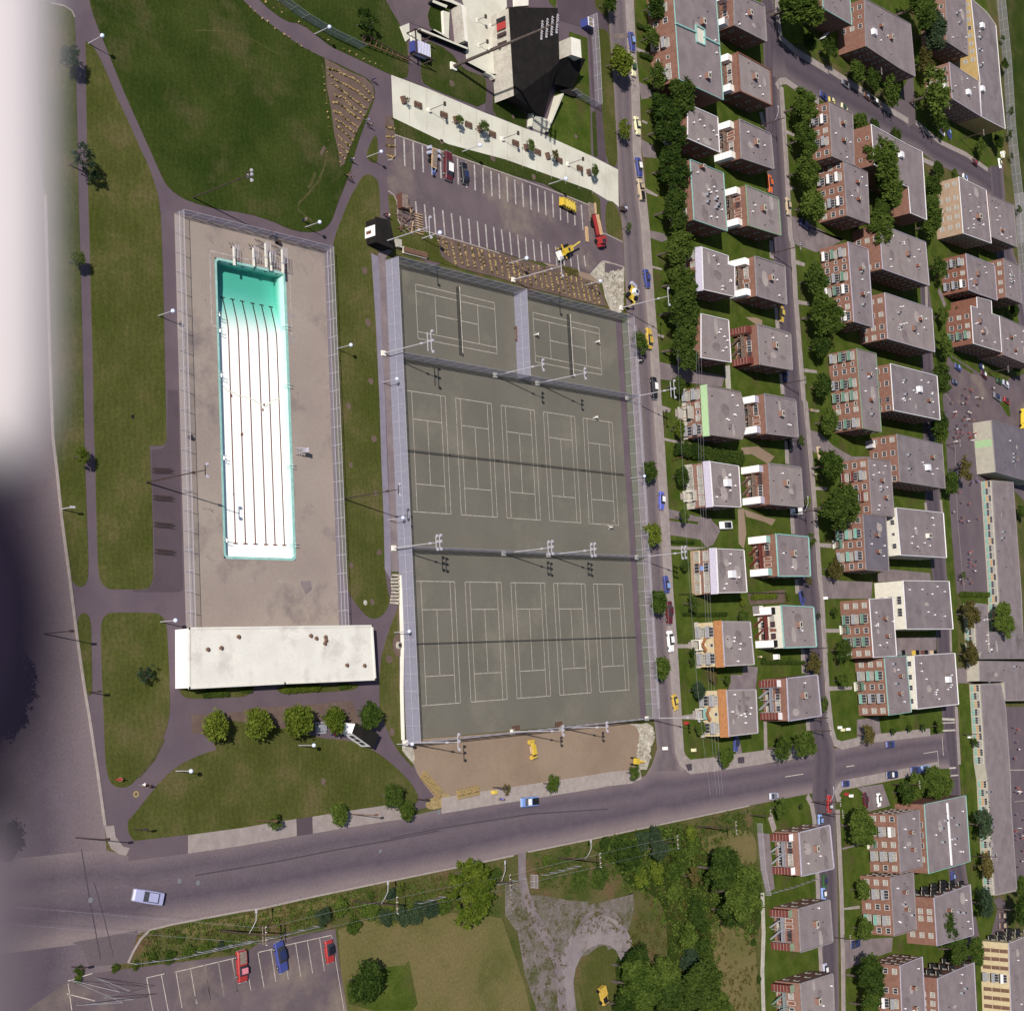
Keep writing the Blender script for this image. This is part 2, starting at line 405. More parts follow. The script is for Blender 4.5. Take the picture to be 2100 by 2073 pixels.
def road(name, left, right, z, m, n=40):
    l = resample(left, n); r = resample(right, n); me = bpy.data.meshes.new(name)
    v = []; f = []; uv = []
    for i in range(n + 1): v += [(l[i].x, l[i].y, z), (r[i].x, r[i].y, z)]
    for i in range(n):
        a = 2 * i; f.append((a, a + 1, a + 3, a + 2)); uv += [(0, i), (1, i), (1, i + 1), (0, i + 1)]
    me.from_pydata(v, [], f); me.materials.append(MAT[m]); ul = me.uv_layers.new(name='UVMap')
    for i, t in enumerate(uv): ul.data[i].uv = t
    me.update()
    if me.polygons[0].normal.z < 0: me.flip_normals()
    return struct(obj(name, me))
def strip(pts, width, side=0):
    """polygon of a band along a polyline, side -1/0/1"""
    A = []; B = []
    for i, p in enumerate(pts):
        a = pts[max(0, i - 1)]; b = pts[min(len(pts) - 1, i + 1)]; d = (b - a); d.z = 0; d.normalize(); nrm = Vector((-d.y, d.x, 0))
        A.append(p + nrm * width * (.5 + .5 * side)); B.append(p - nrm * width * (.5 - .5 * side))
    return A, B
def band(name, pts, width, z, m, side=0, thick=0.0, parent=None):
    A, B = strip(pts, width, side); b = MB()
    for i in range(len(A) - 1):
        q = [A[i], B[i], B[i + 1], A[i + 1]]
        if thick: b.prism([(p.x, p.y) for p in q], z - thick, z, m)
        else:
            n = (q[1] - q[0]).cross(q[2] - q[0]).z
            if n < 0: q.reverse()
            b.face([(p.x, p.y, z) for p in q], m)
    return struct(b.build(name, parent))
# ================================================================ ground, roads, lawns
b = MB(); b.face([(-2500, -2500, 0), (2500, -2500, 0), (2500, 2500, 0), (-2500, 2500, 0)], 'rough_grass'); struct(b.build('ground'))
# residential turf under the houses
sheet('turf', G('30:395,0 420,700 460,1200 31:495,100 560,1100 32:590,0 640,900 670,1700 33:700,400 745,1150 790,1392 1240,1340 1700,1310 1860,1250 1860,700 32:1800,1200 31:1690,1200 30:1560,1000 1500,620 1450,0 1400,-500 395,-500'), .012, 'lawn_fresh')
sheet('turf', G('40:-50,700 0,600 700,1000 1300,1500 1760,1600 1900,2400 42:1330,1000 43:1390,700 1390,1130 1250,1180 430,1270 370,800 42:290,1100 41:150,1000'), .014, 'lawn_fresh')
sheet('turf', G('40:-100,-400 1200,-400 1500,-300 1700,300 1750,1000 1720,1500 1500,1330 1100,980 1000,800 600,600 280,420 0,300 -60,150'), .013, 'lawn_fresh')
sheet('turf', G('44:460,100 700,60 1420,-50 1440,700 1700,1200 1907,1400 2100,2300 500,2300 480,1000'), .013, 'lawn_fresh')
sheet('turf', G('34:1460,265 1720,212 1800,400 44:280,700 320,2200 34:1350,2200 1400,1000 1340,500 1290,330'), .013, 'lawn_fresh')
sheet('sports_field', G('40:1690,-400 1760,900 1850,1700 1907,2300 3200,2300 3200,-900'), .016, 'lawn_dark')

# -- roads
road('boulevard', G('00:60,-900 90,0 01:350,0 390,1300 415,1900 02:440,600 480,1000 540,1450 03:600,400 650,750 700,1050 760,1450 04:760,100 820,450 880,1500 900,2600'),
     G('00:-1300,-900 -1300,0 01:-1200,0 -1200,1300 -1200,1900 02:-1200,600 -1200,1000 -1200,1450 03:-1200,400 -1200,750 -1200,1050 -1200,1450 04:-1200,100 -1200,450 -1200,1500 -1200,2600'), .03, 'road', 60)
road('avenue', G('04:-300,760 820,640 950,700 1030,705 1470,635 1907,580 14:800,510 1120,455 1700,378 24:700,255 1100,210 1600,140 1907,95 34:420,100 520,30 760,30 1240,-22 1700,-100 43:180,1320 430,1275 700,1225 1170,1170 1260,1155 1390,1150'),
     G('04:-300,1500 950,1340 1170,1270 1350,1225 1907,1120 14:500,1105 900,1015 1500,890 24:0,887 500,785 960,690 1080,660 1500,575 34:0,570 500,465 1000,360 1280,300 1460,265 1720,212 1800,200 43:430,1600 470,1590 640,1560 900,1500 1150,1450 1240,1435 1400,1430'), .036, 'road', 70)
road('park_street', G('30:60,-500 175,0 200,400 225,700 250,1200 270,1560 290,1800 31:300,370 310,600 330,1000 370,1400 32:365,0 400,500 440,1000 480,1600 33:460,0 490,400 510,700 530,1000 550,1150 565,1300 510,1430 400,1600'),
     G('30:300,-500 330,0 350,400 385,700 395,1200 425,1500 455,1800 31:460,370 490,800 520,1200 545,1600 32:540,0 570,500 600,1000 630,1500 33:635,0 660,400 685,800 705,1100 715,1300 760,1430 900,1600'), .034, 'street_worn', 50)
road('back_street', G('30:1330,-500 1375,0 1395,420 1400,900 1425,1400 31:1465,360 1505,1000 1550,1500 32:1585,400 1630,1000 1668,1500 33:1712,500 1752,1100 1790,1300 34:1770,230 1800,400 1830,1000 1845,1700 1850,2400'),
     G('30:1450,-500 1475,0 1500,250 1515,700 1540,1000 1590,1850 31:1605,400 1630,800 1690,1600 32:1705,100 1765,700 1805,1300 1824,1540 33:1837,100 1865,600 1890,900 43:390,1150 430,1265 34:1955,330 1975,1000 1985,1800 1985,2400'), .042, 'side_road', 50)
road('curved_street', G('40:-90,-100 0,300 290,480 640,690 900,880 1060,960 1240,1090 1450,1200 1620,1310 1690,1330 1720,1550 1760,2000'),
     G('40:-60,600 60,620 300,780 560,890 900,1080 1080,1170 1200,1270 1400,1370 1560,1470 1650,1540 1760,1600 1800,2000'), .044, 'side_road', 40)
road('rear_lane', G('41:1090,650 1100,850 1105,1300 42:1130,850 1170,1300 1210,1650 43:1215,400 1265,1000 1280,1180 44:1330,0 1300,700 1330,900 1350,1400'),
     G('41:1150,650 1180,850 1195,1300 42:1255,850 1300,1400 1320,1650 43:1335,400 1378,950 1400,1400 44:1400,0 1440,700 1470,900 1520,1400'), .046, 'side_road', 24)
road('lane_by_field', G('40:1640,1300 1700,2100 41:1800,600 1900,1200 1950,1700'), G('40:1740,1300 1770,1700 1850,2100 41:1900,600 2080,1200 2200,1700'), .047, 'side_road', 12)
# curved street branch beside the far block
sheet('side_turning', G('40:880,850 900,800 1010,600 1040,600 1060,960 1000,1000'), .048, 'side_road')
# school lot and yard
sheet('school_yard', G('41:1330,1250 1600,1420 1790,1750 1850,1750 1880,1500 3000,1900 42:3000,2000 1650,600 1640,1590 1380,1590 1330,1000 1290,300 1270,60'), .05, 'asphalt_yard')
sheet('school_yard', G('43:1760,950 3000,950 3000,2500 44:1850,950 1790,0 43:1775,1200'), .05, 'asphalt_yard')
sheet('parking_lot', G('41:1310,1240 1400,1300 1500,1400 1790,1440 1900,1400 2300,1600 2300,2000 1800,1800 1600,1800 1280,1560'), .055, 'asphalt_lot')
sheet('parking_lot', G('44:1350,1300 1500,1180 1710,1010 1760,1050 1780,1300 1640,1320 1520,1330 1530,1500 1400,1500'), .055, 'asphalt_lot')
sheet('lawn', G('41:1310,1250 1390,1300 1510,1380 1500,1400 1340,1300'), .10, 'lawn_fresh', thick=.1)
sheet('lawn', G('41:1600,1380 1780,1440 1770,1460 1640,1410'), .10, 'lawn_fresh', thick=.1)
sheet('lawn', G('41:1700,1610 1790,1640 1800,1740 1770,1720 1730,1650'), .10, 'lawn_fresh', thick=.1)
sheet('lawn', G('43:1395,60 1640,60 1645,150 1430,170'), .10, 'lawn_fresh', thick=.1)
sheet('lawn', G('42:1275,860 1325,900 1350,1300 1385,1900 43:1395,500 1385,640 1330,640 1335,300 42:1350,1850 1305,1300'), .10, 'lawn_fresh', thick=.1)
sheet('lawn', G('43:1395,770 1490,780 1510,1160 1530,1500 44:1560,400 1580,900 1640,1000 1700,1100 1640,1330 1560,1330 1530,1180 1480,900 1440,300 1420,0'), .10, 'lawn_fresh', thick=.1)

# -- pavements (raised slabs)
def walk(pts, width, z=.15, m='sidewalk', side=0, name='sidewalk'):
    return band(name, G(pts), width, z, m, side, .14)
walk('30:335,-300 345,0 365,400 392,700 405,1200 440,1500 472,1800 31:478,370 507,800 540,1200 562,1600 32:565,110 592,500 622,1000 645,1400 33:652,30 682,400 707,800 725,1100 738,1300 762,1372 820,1420 1000,1400 1240,1365 1480,1330 1700,1300', 3.4)
walk('30:1497,-200 1500,100 1530,300 1640,400 1900,560 40:370,540 620,700 800,830 1000,950', 2.2)
walk('40:-30,680 0,640 40,635 120,690 300,800', 2.0)
walk('30:1532,680 1555,1000 1605,1850 31:1622,400 1645,800 1708,1600 32:1722,100 1778,700 1822,1300 1840,1560 33:1850,100 1878,600 1896,870 43:400,1130 430,1230 480,1252 700,1200 1170,1148', 2.3)
walk('40:1060,960 1240,1110 1450,1210 1620,1330', 1.8)
walk('40:1110,1250 1200,1290', 1.8)
walk('34:1735,225 1770,290 1790,400 44:288,820 310,1400 320,1600', 1.8)
walk('44:460,260 440,200 480,140 640,110 900,60 1230,-10', 2.6)
walk('44:447,330 478,1000 490,1500 495,2100', 2.0)
walk('30:1372,880 1395,990', 1.8); walk('31:1450,360 1458,500', 1.8); walk('31:1490,880 1505,1045', 1.8); walk('31:1530,1400 1545,1560', 1.8)
walk('32:1572,400 1580,580', 1.8); walk('32:1612,940 1625,1125', 1.8); walk('32:1650,1480 1660,1590', 1.8); walk('33:1698,470 1708,690', 1.8); walk('33:1738,1060 1745,1150', 1.8)
walk('41:1140,700 1145,880', 1.6); walk('42:1135,880 1140,940', 1.4); walk('42:1255,860 1295,1280', 1.4); walk('43:1330,350 1335,520', 1.2); walk('43:1375,950 1400,1400', 1.8)
walk('42:1600,730 1625,1300 1650,1600', 2.2, .12, 'white_concrete', name='path'); walk('43:1508,790 1525,1150 1550,1350 1575,1800', 2.0, .12, 'white_concrete', name='path')
# avenue pavement on the park side: concrete slabs with one asphalt panel
walk('04:1468,602 1907,540 14:500,518 790,470', 2.9, .15, 'sidewalk', name='pavement')
walk('14:790,470 915,452', 2.9, .15, 'path_new', name='pavement')
walk('14:915,452 1150,412 1560,350 1640,340', 2.9, .15, 'sidewalk', name='pavement')
walk('24:400,300 560,275 700,250 1000,205 1350,150 1600,112 34:180,92 350,75 430,40', 3.0, .15, 'kerb_stone', name='pavement')
walk('04:1000,655 1465,600', 2.9, .14, 'path', name='pavement')
sheet('pavement', G('04:820,460 888,455 900,540 960,620 1010,630 985,690 930,680 870,640 835,560'), .15, 'sidewalk', thick=.14)
# kerbs
def kerb(pts, w=.32): return band('kerb', G(pts), w, .17, 'kerb_stone', 0, .16)
kerb('04:1000,1530 1040,1440 1100,1340 1170,1270 1350,1225 1907,1120 14:500,1105 900,1015 1500,890 24:0,887 500,785 960,690'); kerb('24:1080,660 1500,575 34:0,570 500,465 1000,360 1280,300')
kerb('01:352,0 388,1300 412,1900 02:440,600 480,1000 540,1450 03:600,400 650,750 700,1050 760,1450 820,1880', .4)
kerb('00:400,28 500,50 560,90 582,140', .25)

# -- the park: paths under, lawns on top
sheet('park_path', G('00:345,-300 60,0 01:355,0 390,1300 415,1900 02:440,600 480,1000 540,1450 03:600,400 650,750 700,1050 760,1450 04:820,460 870,640 1030,705 1470,600 1907,505 14:1560,380 24:330,300 480,290 23:200,1400 180,1200 90,1200 60,0 22:60,1700 0,1450 0,500 21:-30,400 0,250 60,400 340,560 20:1560,1600 1600,1800 1810,1900 1780,1300 1700,900 1690,300 1600,100 1600,-400 10:-100,-300'), .06, 'path')
def lawn(pts, m='lawn_olive', sm=1, z=.12, name='lawn'):
    return sheet(name, smooth(G(pts), sm) if sm else G(pts), z, m, thick=.10)
lawn('00:400,28 500,50 570,100 585,200 590,500 600,1000 615,1700 01:625,500 640,1100 655,1900 02:665,700 680,1100 690,1430 675,1510 625,1545 570,1510 545,1450 482,1000 442,600 01:417,1900 392,1300 357,0 00:250,0')
lawn('03:600,290 625,225 655,213 690,235 708,290 712,500 718,800 715,855 683,862 652,740 622,560 598,380')
lawn('00:664,330 668,350 672,700 680,1150 690,1600 01:700,400 708,800 725,1300 733,1900 02:742,500 752,1000 762,1300 770,1440 790,1510 840,1555 900,1558 1130,1558 1170,1535 1193,1480 1195,1400 1190,1000 1180,700 1171,500 1165,440 1165,436 1230,436 1275,432 1300,400 1298,350 1295,200 01:1290,1500 1280,1000 1265,400 1250,100 00:1250,1700 1240,1550 1210,1450 1160,1300 1100,1180 1000,950 900,740 830,570 745,390 690,330')
lawn('03:870,213 1210,213 1265,240 1297,300 1305,400 1325,800 1325,1000 1300,1130 1240,1270 1180,1380 1080,1500 1010,1570 950,1584 880,1565 840,1500 820,1350 815,1200 795,700 784,340 800,260 840,222')
lawn('14:0,-310 350,-385 13:1000,1200 1100,1200 1250,1225 1420,1300 1600,1450 1700,1560 1750,1660 14:1735,270 1700,300 1540,330 1300,355 1040,405 500,487 0,553 04:1460,572 1330,580 1180,607 1100,605 1040,570 1000,510 995,420 03:1030,1810 1150,1660 1260,1520 1400,1400 1600,1310 1720,1280')
lawn('00:686,-300 692,0 735,150 850,430 950,680 1060,930 1160,1150 1240,1330 1290,1440 1370,1520 1480,1580 1700,1640 10:380,1665 600,1730 720,1790 850,1820 960,1815 1030,1780 1075,1710 1110,1600 1170,1450 1220,1320 1260,1150 1330,960 1385,820 1408,740 1395,670 1340,610 1200,545 1100,495 1000,450 950,430 800,350 620,215 500,130 370,0 300,-60 200,-300', 'lawn_dark')
lawn('10:1410,1050 1425,1100 1427,1200 1422,1270 1400,1280 1350,1255 1335,1210 1375,1110')
lawn('10:1300,1390 1345,1362 1400,1385 1435,1430 1445,1600 1445,1907 11:1440,180 1400,200 1375,240 1380,330 1430,380 1430,480 1375,452 1400,800 1420,1200 1437,1600 12:1440,0 1455,600 1472,1000 1480,1400 1500,1550 1525,1640 1500,1710 1460,1765 1400,1792 1340,1770 1270,1690 1200,1590 1160,1480 1140,1350 1125,900 1105,500 1087,0 11:1070,1100 1060,800 1055,600 1065,470 1090,330 1150,170 1220,0 10:1240,1500')
lawn('13:1585,170 1540,280 1490,430 1455,560 1440,700 1440,950 1480,1080 1530,1200 1590,1300 1700,1425 1706,1395 1640,1330 1612,1260 1605,1100 1590,500', 'lawn_olive', 0)
lawn('03:1395,782 1400,820 1430,870 1480,888 1700,882 1907,872 13:410,857 445,830 457,800 460,775 0,790')
lawn('13:635,812 660,840 700,852 1210,825 1265,802 1290,770 1000,780 640,800')
lawn('10:460,-60 520,30 700,170 830,190 960,290 1060,370 1130,400 1300,480 1530,590 1630,622 1665,600 1668,500 1660,400 1640,320 1610,210 1480,0 1420,-200 500,-200', 'lawn_dark')
lawn('20:0,100 130,320 140,500 140,590 115,620 0,590 -10,0', 'lawn_olive', 0, .115)
lawn('20:248,300 240,480 240,610 265,670 480,760 745,862 750,640 730,600 560,540 470,400', 'lawn_dark')
lawn('20:805,640 800,860 830,910 1060,1010 1065,900 900,790 860,640', 'lawn_dark', 0)
lawn('20:1280,760 1240,1000 1235,1070 1380,1140 1570,1220 1565,900 1540,300 1400,250 1380,400', 'lawn_fresh', 0)
lawn('20:1575,880 1605,870 1620,1230 1590,1225', 'lawn_dark', 0)
lawn('20:330,0 290,60 290,180 330,240 460,300 460,0', 'lawn_dark', 0)
lawn('20:1610,240 1640,225 1690,240 1715,300 1720,400 1740,700 1765,1000 1780,1320 1690,1275 1665,1000 1630,500')
lawn('20:1580,-200 1590,0 1640,90 1700,130 1720,0 1720,-200')
lawn('20:1235,-100 1240,20 1290,70 1300,0 1290,-100', 'lawn_fresh', 0)
lawn('10:1560,930 1907,1040 20:450,1060 1000,1230 1570,1490 1640,1560 1640,1680 1600,1610 1400,1550 1200,1440 900,1360 600,1260 300,1150 38,1052 22,930', 'lawn_dark', 0)
lawn('20:1690,1590 1720,1565 1760,1600 1800,1700 1815,1890 1750,1870 1690,1830 1680,1700', 'lawn_olive')
lawn('20:1570,1490 1640,1560 1650,1830 1610,1720 1605,1630', 'lawn_olive', 0)
lawn('11:1508,0 1560,5 1580,100 1590,220 1700,262 21:350,310 400,480 540,575 300,512 100,420 60,385 0,380 11:1530,300', 'lawn_olive', 0)
# south of the avenue
sheet('lawn', G('14:1120,1270 1300,1200 1907,1130 24:400,1130 700,1150 870,1180 930,1350 1050,1700 1120,2000 1150,2600 14:1250,2600 1180,1907 1140,1600'), .05, 'lawn_dry', thick=.03)
sheet('lawn', G('14:1640,1545 1670,1510 1720,1750 1740,1850 1700,1900 1400,1905 1200,1850 1180,1700 1500,1560'), .075, 'lawn_fresh', thick=.05)
sheet('patchy_gravel', G('24:900,920 1000,900 1060,1000 1180,1000 1400,1040 1560,1050 1500,1150 1380,1330 1330,1600 1340,2000 1330,2600 1200,2600 1150,1907 1050,1600 1000,1300 900,1150'), .04, 'patchy', thick=.03)
sheet('patchy_gravel', smooth(G('24:1010,690 1060,668 1052,900 1110,1060 1200,1050 1400,1090 1600,1065 1907,990 34:370,975 385,1090 345,1250 290,1400 24:1400,1500 1375,1700 1400,2000 1420,2600 1390,2600 1375,2000 1340,1700 1300,1450 1200,1300 1100,1150 1040,950'), 1), .055, 'patchy', thick=.03)
band('gravel_loop', resample(G('24:1430,2300 1410,2050 1380,1850 1365,1680 1390,1530 1450,1400 1540,1310 1640,1270 1740,1290 1810,1350 1850,1440'), 40), 5.6, .061, 'gravel')
sheet('grass_island', smooth(G('24:1700,1420 1690,1390 1620,1400 1530,1480 1480,1580 1470,1700 1500,1850 1530,2000 34:260,1900 230,1500 180,1460')), .068, 'lawn_olive', thick=.04)
sheet('parking_lot', G('04:0,1960 120,1960 530,1670 720,1610 1100,1560 1907,1460 14:500,1370 1095,1262 1130,1550 1190,1907 1270,2700 04:0,2700'), .05, 'asphalt_lot', thick=.03)
# gravel ring ruts and dirt patches
for r_, w_, m_ in ((8.6, .45, 'asphalt_lot'), (7.2, .45, 'sidewalk')):
    c_ = G1('24:1640,1440'); arc = [c_ + Vector((math.cos(t) * r_ * 1.15, math.sin(t) * r_, 0)) for t in np.linspace(-.2, 3.3, 26)]
    band('wheel_rut', arc, w_, .063 + r_ * .0006, 'gravel' if m_ == 'sidewalk' else 'driveway')
band('worn_track', G('24:1030,670 1030,850 1060,1000 1120,1150 1200,1300 1300,1500 1330,1700 1370,2000'), 2.4, .062, 'driveway')
for s_ in ('12:1200,128', '12:1394,380', '12:1215,585', '12:1410,810', '12:1436,1272', '12:1218,1372', '12:1383,1655', '11:1370,1455', '11:1200,1650', '11:1350,1000', '11:1320,590', '13:1515,575', '13:1535,1150', '20:480,655', '20:1452,1070', '20:960,915', '20:1120,1385', '20:800,1240', '20:400,1110', '13:997,1535'):
    c_ = G1(s_); rr = random.uniform(.5, .8)
    sheet('bare_patch', [c_ + Vector((math.cos(t) * rr * random.uniform(.8, 1.2), math.sin(t) * rr * random.uniform(.8, 1.2), 0)) for t in np.linspace(0, 6.28, 9)[:-1]], .128, 'bed_soil')
for s_, m_ in (('02:1035,208', 'black'), ('02:0,0', 'black')):
    pass
c_ = G1('12:1328,1662'); sheet('bare_patch', [c_ + Vector((math.cos(t) * .5, math.sin(t) * .5, 0)) for t in np.linspace(0, 6.28, 11)[:-1]], .13, 'concrete')
c_ = G1('02:1035,208'); sheet('drain_cover', [c_ + Vector((math.cos(t) * .35, math.sin(t) * .35, 0)) for t in np.linspace(0, 6.28, 11)[:-1]], .13, 'black')
for s_, r_ in (('04:707,1038', .42), ('04:1402,890', .4), ('04:1547,903', .4), ('14:1447,655', .35), ('24:380,352', .4), ('31:375,1418', .35), ('12:880,1590', .0), ('24:800,840', .0)):
    if r_:
        c_ = G1(s_); sheet('manhole_cover', [c_ + Vector((math.cos(t) * r_, math.sin(t) * r_, 0)) for t in np.linspace(0, 6.28, 15)[:-1]], .053, 'paint_grey')
# apron tints near the pool
sheet('bike_apron', G('02:1180,470 1260,460 1290,435 1305,390 1310,0 1390,0 1430,1560 1400,1580 1035,1578 1030,1563 1140,1560 1190,1520 1210,1420 1190,700'), .068, 'path_new')
sheet('brick_paving', G('03:1493,1012 1907,990 13:420,960 900,930 1230,905 1300,1100 900,1130 500,1160 0,1160 03:1500,1160'), .072, 'bed_soil')
sheet('path_patch', G('02:860,1560 1035,1563 1040,1578 1430,1580 1430,1907 03:1300,300 1260,230 1200,208 850,208'), .066, 'path')
# dirt lots, garden beds
sheet('dirt_lot', G('23:180,1215 250,1200 900,1150 1400,1110 33:60,1085 330,1080 420,1090 440,1120 420,1200 400,1330 430,1390 400,1440 320,1470 0,1515 23:1350,1550 1180,1570 1080,1610 720,1650 600,1690 480,1700 350,1660 270,1560 210,1470 185,1400'), .10, 'dirt', thick=.08)
sheet('spilled_straw', smooth(G('23:260,1700 400,1620 480,1640 490,1690 400,1740 300,1760')), .11, 'straw', thick=.02)
sheet('garden_bed', G('10:1010,455 1050,480 1200,560 1320,610 1385,670 1400,750 1375,805 1330,900 1290,980 1240,1080 1190,1210 1160,1290 1130,1310 1120,1200 1085,1050 1060,850 1030,700'), .14, 'bed_soil', thick=.05)
sheet('garden_bed', G('10:1485,920 1545,910 1560,1060 1565,1200 1550,1245 1500,1255 1490,1100'), .14, 'bed_soil', thick=.05)
sheet('garden_bed', G('21:360,315 500,350 720,410 1000,500 1200,560 1330,560 1480,640 1620,690 1690,870 1600,860 1300,780 1060,720 850,650 600,590 540,570 430,510'), .14, 'bed_soil', thick=.05)
sheet('dirt_lot', G('21:1100,470 1200,480 1400,520 1560,560 1640,640 1640,700 1480,640 1340,560 1240,560'), .09, 'dirt', thick=.04)
sheet('rubble_ground', G('21:1640,530 1660,515 1830,570 1820,900 1790,930 1720,900 1680,800 1660,700 1560,620'), .12, 'rubble', thick=.08)
sheet('rubble_ground', G('33:340,1080 440,1085 480,1075 520,1100 540,1200 520,1250 480,1270 510,1340 480,1440 430,1440 400,1330 430,1180 400,1110'), .12, 'rubble', thick=.08)
sheet('torn_asphalt', G('31:150,530 290,560 290,640 240,620 200,700 150,640'), .135, 'asphalt_lot', thick=.02)
# parking lot
sheet('parking_lot', G('20:36,1058 300,1150 900,1362 1400,1545 1605,1628 1610,1720 1690,1830 1820,1895 31:305,560 130,515 21:1640,530 1560,620 1340,560 1000,490 720,405 500,345 340,300 130,240 60,210 40,60 20:0,1510 -30,1440 0,1260 35,1240 42,1180'), .10, 'asphalt_lot', thick=.03)
kerb('20:36,1058 300,1150 900,1362 1400,1545 1605,1628 1612,1720', .3); kerb('20:1640,1820 1690,1835 1815,1895', .3)
kerb('10:1505,1255 1540,1248 1562,1215 1560,1060', .3); kerb('11:1508,-30 1550,0 1578,60 1585,200 1600,225 1700,255', .3); kerb('21:240,275 500,350 850,455', .25)
kerb('31:118,540 130,520 150,517 300,565', .3)
b = MB()
def ln(a, c, wd, z, m='line_paint'):
    a = Vector(a); c = Vector(c); d = (c - a); d.z = 0; d.normalize(); n = Vector((-d.y, d.x, 0)) * wd / 2
    q = [a + n, a - n, c - n, c + n]
    if (q[1] - q[0]).cross(q[2] - q[0]).z < 0: q.reverse()
    b.face([(p.x, p.y, z) for p in q], m)
for i, (x0, y0, x1, y1) in enumerate([(105, 1085, 113, 1300), (177, 1112, 186, 1327), (249, 1140, 257, 1350), (318, 1170, 327, 1372), (390, 1195, 396, 1398), (458, 1225, 464, 1422), (524, 1240, 531, 1445), (590, 1270, 597, 1470),
        (656, 1290, 663, 1492), (722, 1313, 730, 1515), (786, 1340, 794, 1537), (847, 1362, 855, 1558), (910, 1388, 917, 1580), (971, 1408, 981, 1602), (1031, 1432, 1041, 1622), (1091, 1452, 1101, 1643), (1150, 1475, 1159, 1664),
        (1208, 1497, 1217, 1684), (1267, 1518, 1275, 1704), (1325, 1540, 1331, 1725), (1380, 1560, 1388, 1745), (1437, 1582, 1444, 1764), (1492, 1604, 1506, 1800)]):
    p, q = G('20:%g,%g %g,%g' % (x0, y0, x1, y1)); ln(p, q, .42, .108, 'park_line')
for (x0, y0, x1, y1) in [(124, 28, 135, 120), (196, 52, 212, 248), (266, 75, 284, 275), (338, 98, 354, 300), (408, 120, 426, 318), (476, 145, 496, 345), (545, 166, 563, 366), (612, 188, 628, 385), (679, 207, 695, 402), (743, 230, 757, 418), (806, 250, 824, 436),
        (868, 270, 887, 450), (932, 290, 948, 472), (994, 312, 1010, 500), (1056, 332, 1066, 480), (1115, 350, 1130, 520), (1175, 367, 1186, 515), (1234, 386, 1246, 530), (1292, 405, 1302, 550), (1352, 430, 1362, 575), (1405, 450, 1415, 560), (1462, 470, 1475, 610), (1515, 475, 1525, 560)]:
    p, q = G('21:%g,%g %g,%g' % (x0, y0, x1, y1)); ln(p, q, .42, .108, 'park_line')
struct(b.build('parking_lines'))
b = MB()
for s_ in ('04:530,1670 720,1610', '04:1145,1645 1285,1613', '04:1370,1600 1830,1492', '14:495,1445 610,1420', '14:700,1392 1065,1312', '04:1145,1645 1195,1907', '04:1260,1622 1315,1907', '04:1375,1600 1422,1880', '04:1488,1573 1535,1845', '04:1600,1547 1645,1815', '04:1705,1520 1750,1795', '04:1812,1497 1855,1760', '04:520,1770 740,1825', '04:530,1690 560,1900',
           '14:72,1545 120,1815', '14:182,1520 226,1795', '14:290,1497 330,1765', '14:390,1470 434,1740', '14:490,1450 538,1720', '14:592,1425 630,1675', '14:690,1400 728,1658', '14:785,1380 825,1635', '14:877,1357 918,1610', '14:972,1335 1010,1590', '14:1065,1312 1165,1907', '14:0,1790 15,1850'):
    p, q = G(s_); ln(p, q, .13, .057)
struct(b.build('parking_lines'))
b = MB()
for s_, w_ in (('33:1562,1497 1705,1474', .2), ('43:515,1418 578,1409', .25), ('43:1120,1314 1230,1297', .2), ('43:1230,1297 1238,1430', .3), ('43:1265,1045 1365,1050', .7), ('43:1265,1077 1365,1073', .35), ('43:1260,1137 1370,1132', .5), ('43:1320,1430 1372,1426', .5), ('43:1330,1488 1392,1484', .4), ('43:1265,1180 1275,1330', .35)):
    p, q = G(s_); ln(p, q, w_, .052)
for s_ in ('42:1365,400 1385,1000', '42:1385,1000 1440,1600', '43:1800,1445 1907,1445', '41:1280,1545 1330,1600', '44:1800,20 1907,20', '44:1830,270 1907,260'):
    p, q = G(s_); ln(p, q, .12, .058)
struct(b.build('road_markings'))
# yellow painted ring on the path
b = MB(); c_ = G1('04:1062,210')
for i in range(20):
    a0, a1 = i * math.pi / 10, (i + 1) * math.pi / 10
    b.face([(c_.x + math.cos(a0) * .34, c_.y + math.sin(a0) * .34, .075), (c_.x + math.cos(a0) * .46, c_.y + math.sin(a0) * .46, .075), (c_.x + math.cos(a1) * .46, c_.y + math.sin(a1) * .46, .075), (c_.x + math.cos(a1) * .34, c_.y + math.sin(a1) * .34, .075)], 'paint_yellow')
struct(b.build('painted_ring'))
# garden paths and drives
def drive(pts, m='driveway', z=.055): return sheet('driveway', G(pts), z, m, thick=.03)
drive('30:395,370 560,440 600,520 560,480 400,400', 'sidewalk'); drive('30:410,640 480,670 560,760 440,780'); drive('30:435,1090 530,1140 560,1240 450,1230'); drive('30:445,940 490,960 480,975 440,955', 'sidewalk')
drive('30:470,1470 570,1530 560,1540 480,1510', 'sidewalk'); drive('30:490,1800 620,1830 31:640,350 600,370 495,330')
drive('31:510,550 600,575 600,590 512,570', 'sidewalk'); drive('31:545,1080 620,1100 610,1120 550,1095', 'sidewalk'); drive('31:565,1300 640,1320 1090,1420 1070,1500 570,1440'); drive('31:1090,1340 1130,1330 1140,1520 1100,1510', 'concrete')
drive('31:580,1640 670,1670 660,1700 585,1690', 'sidewalk'); drive('32:600,370 830,420 820,440 600,390', 'sidewalk')
drive('32:640,925 880,990 980,1000 1000,1030 1060,1090 1000,1210 950,1230 900,1170 650,1130 645,1020 885,1050 885,1030 650,1000'); drive('32:655,1220 950,1230 830,1250 655,1245', 'sidewalk')
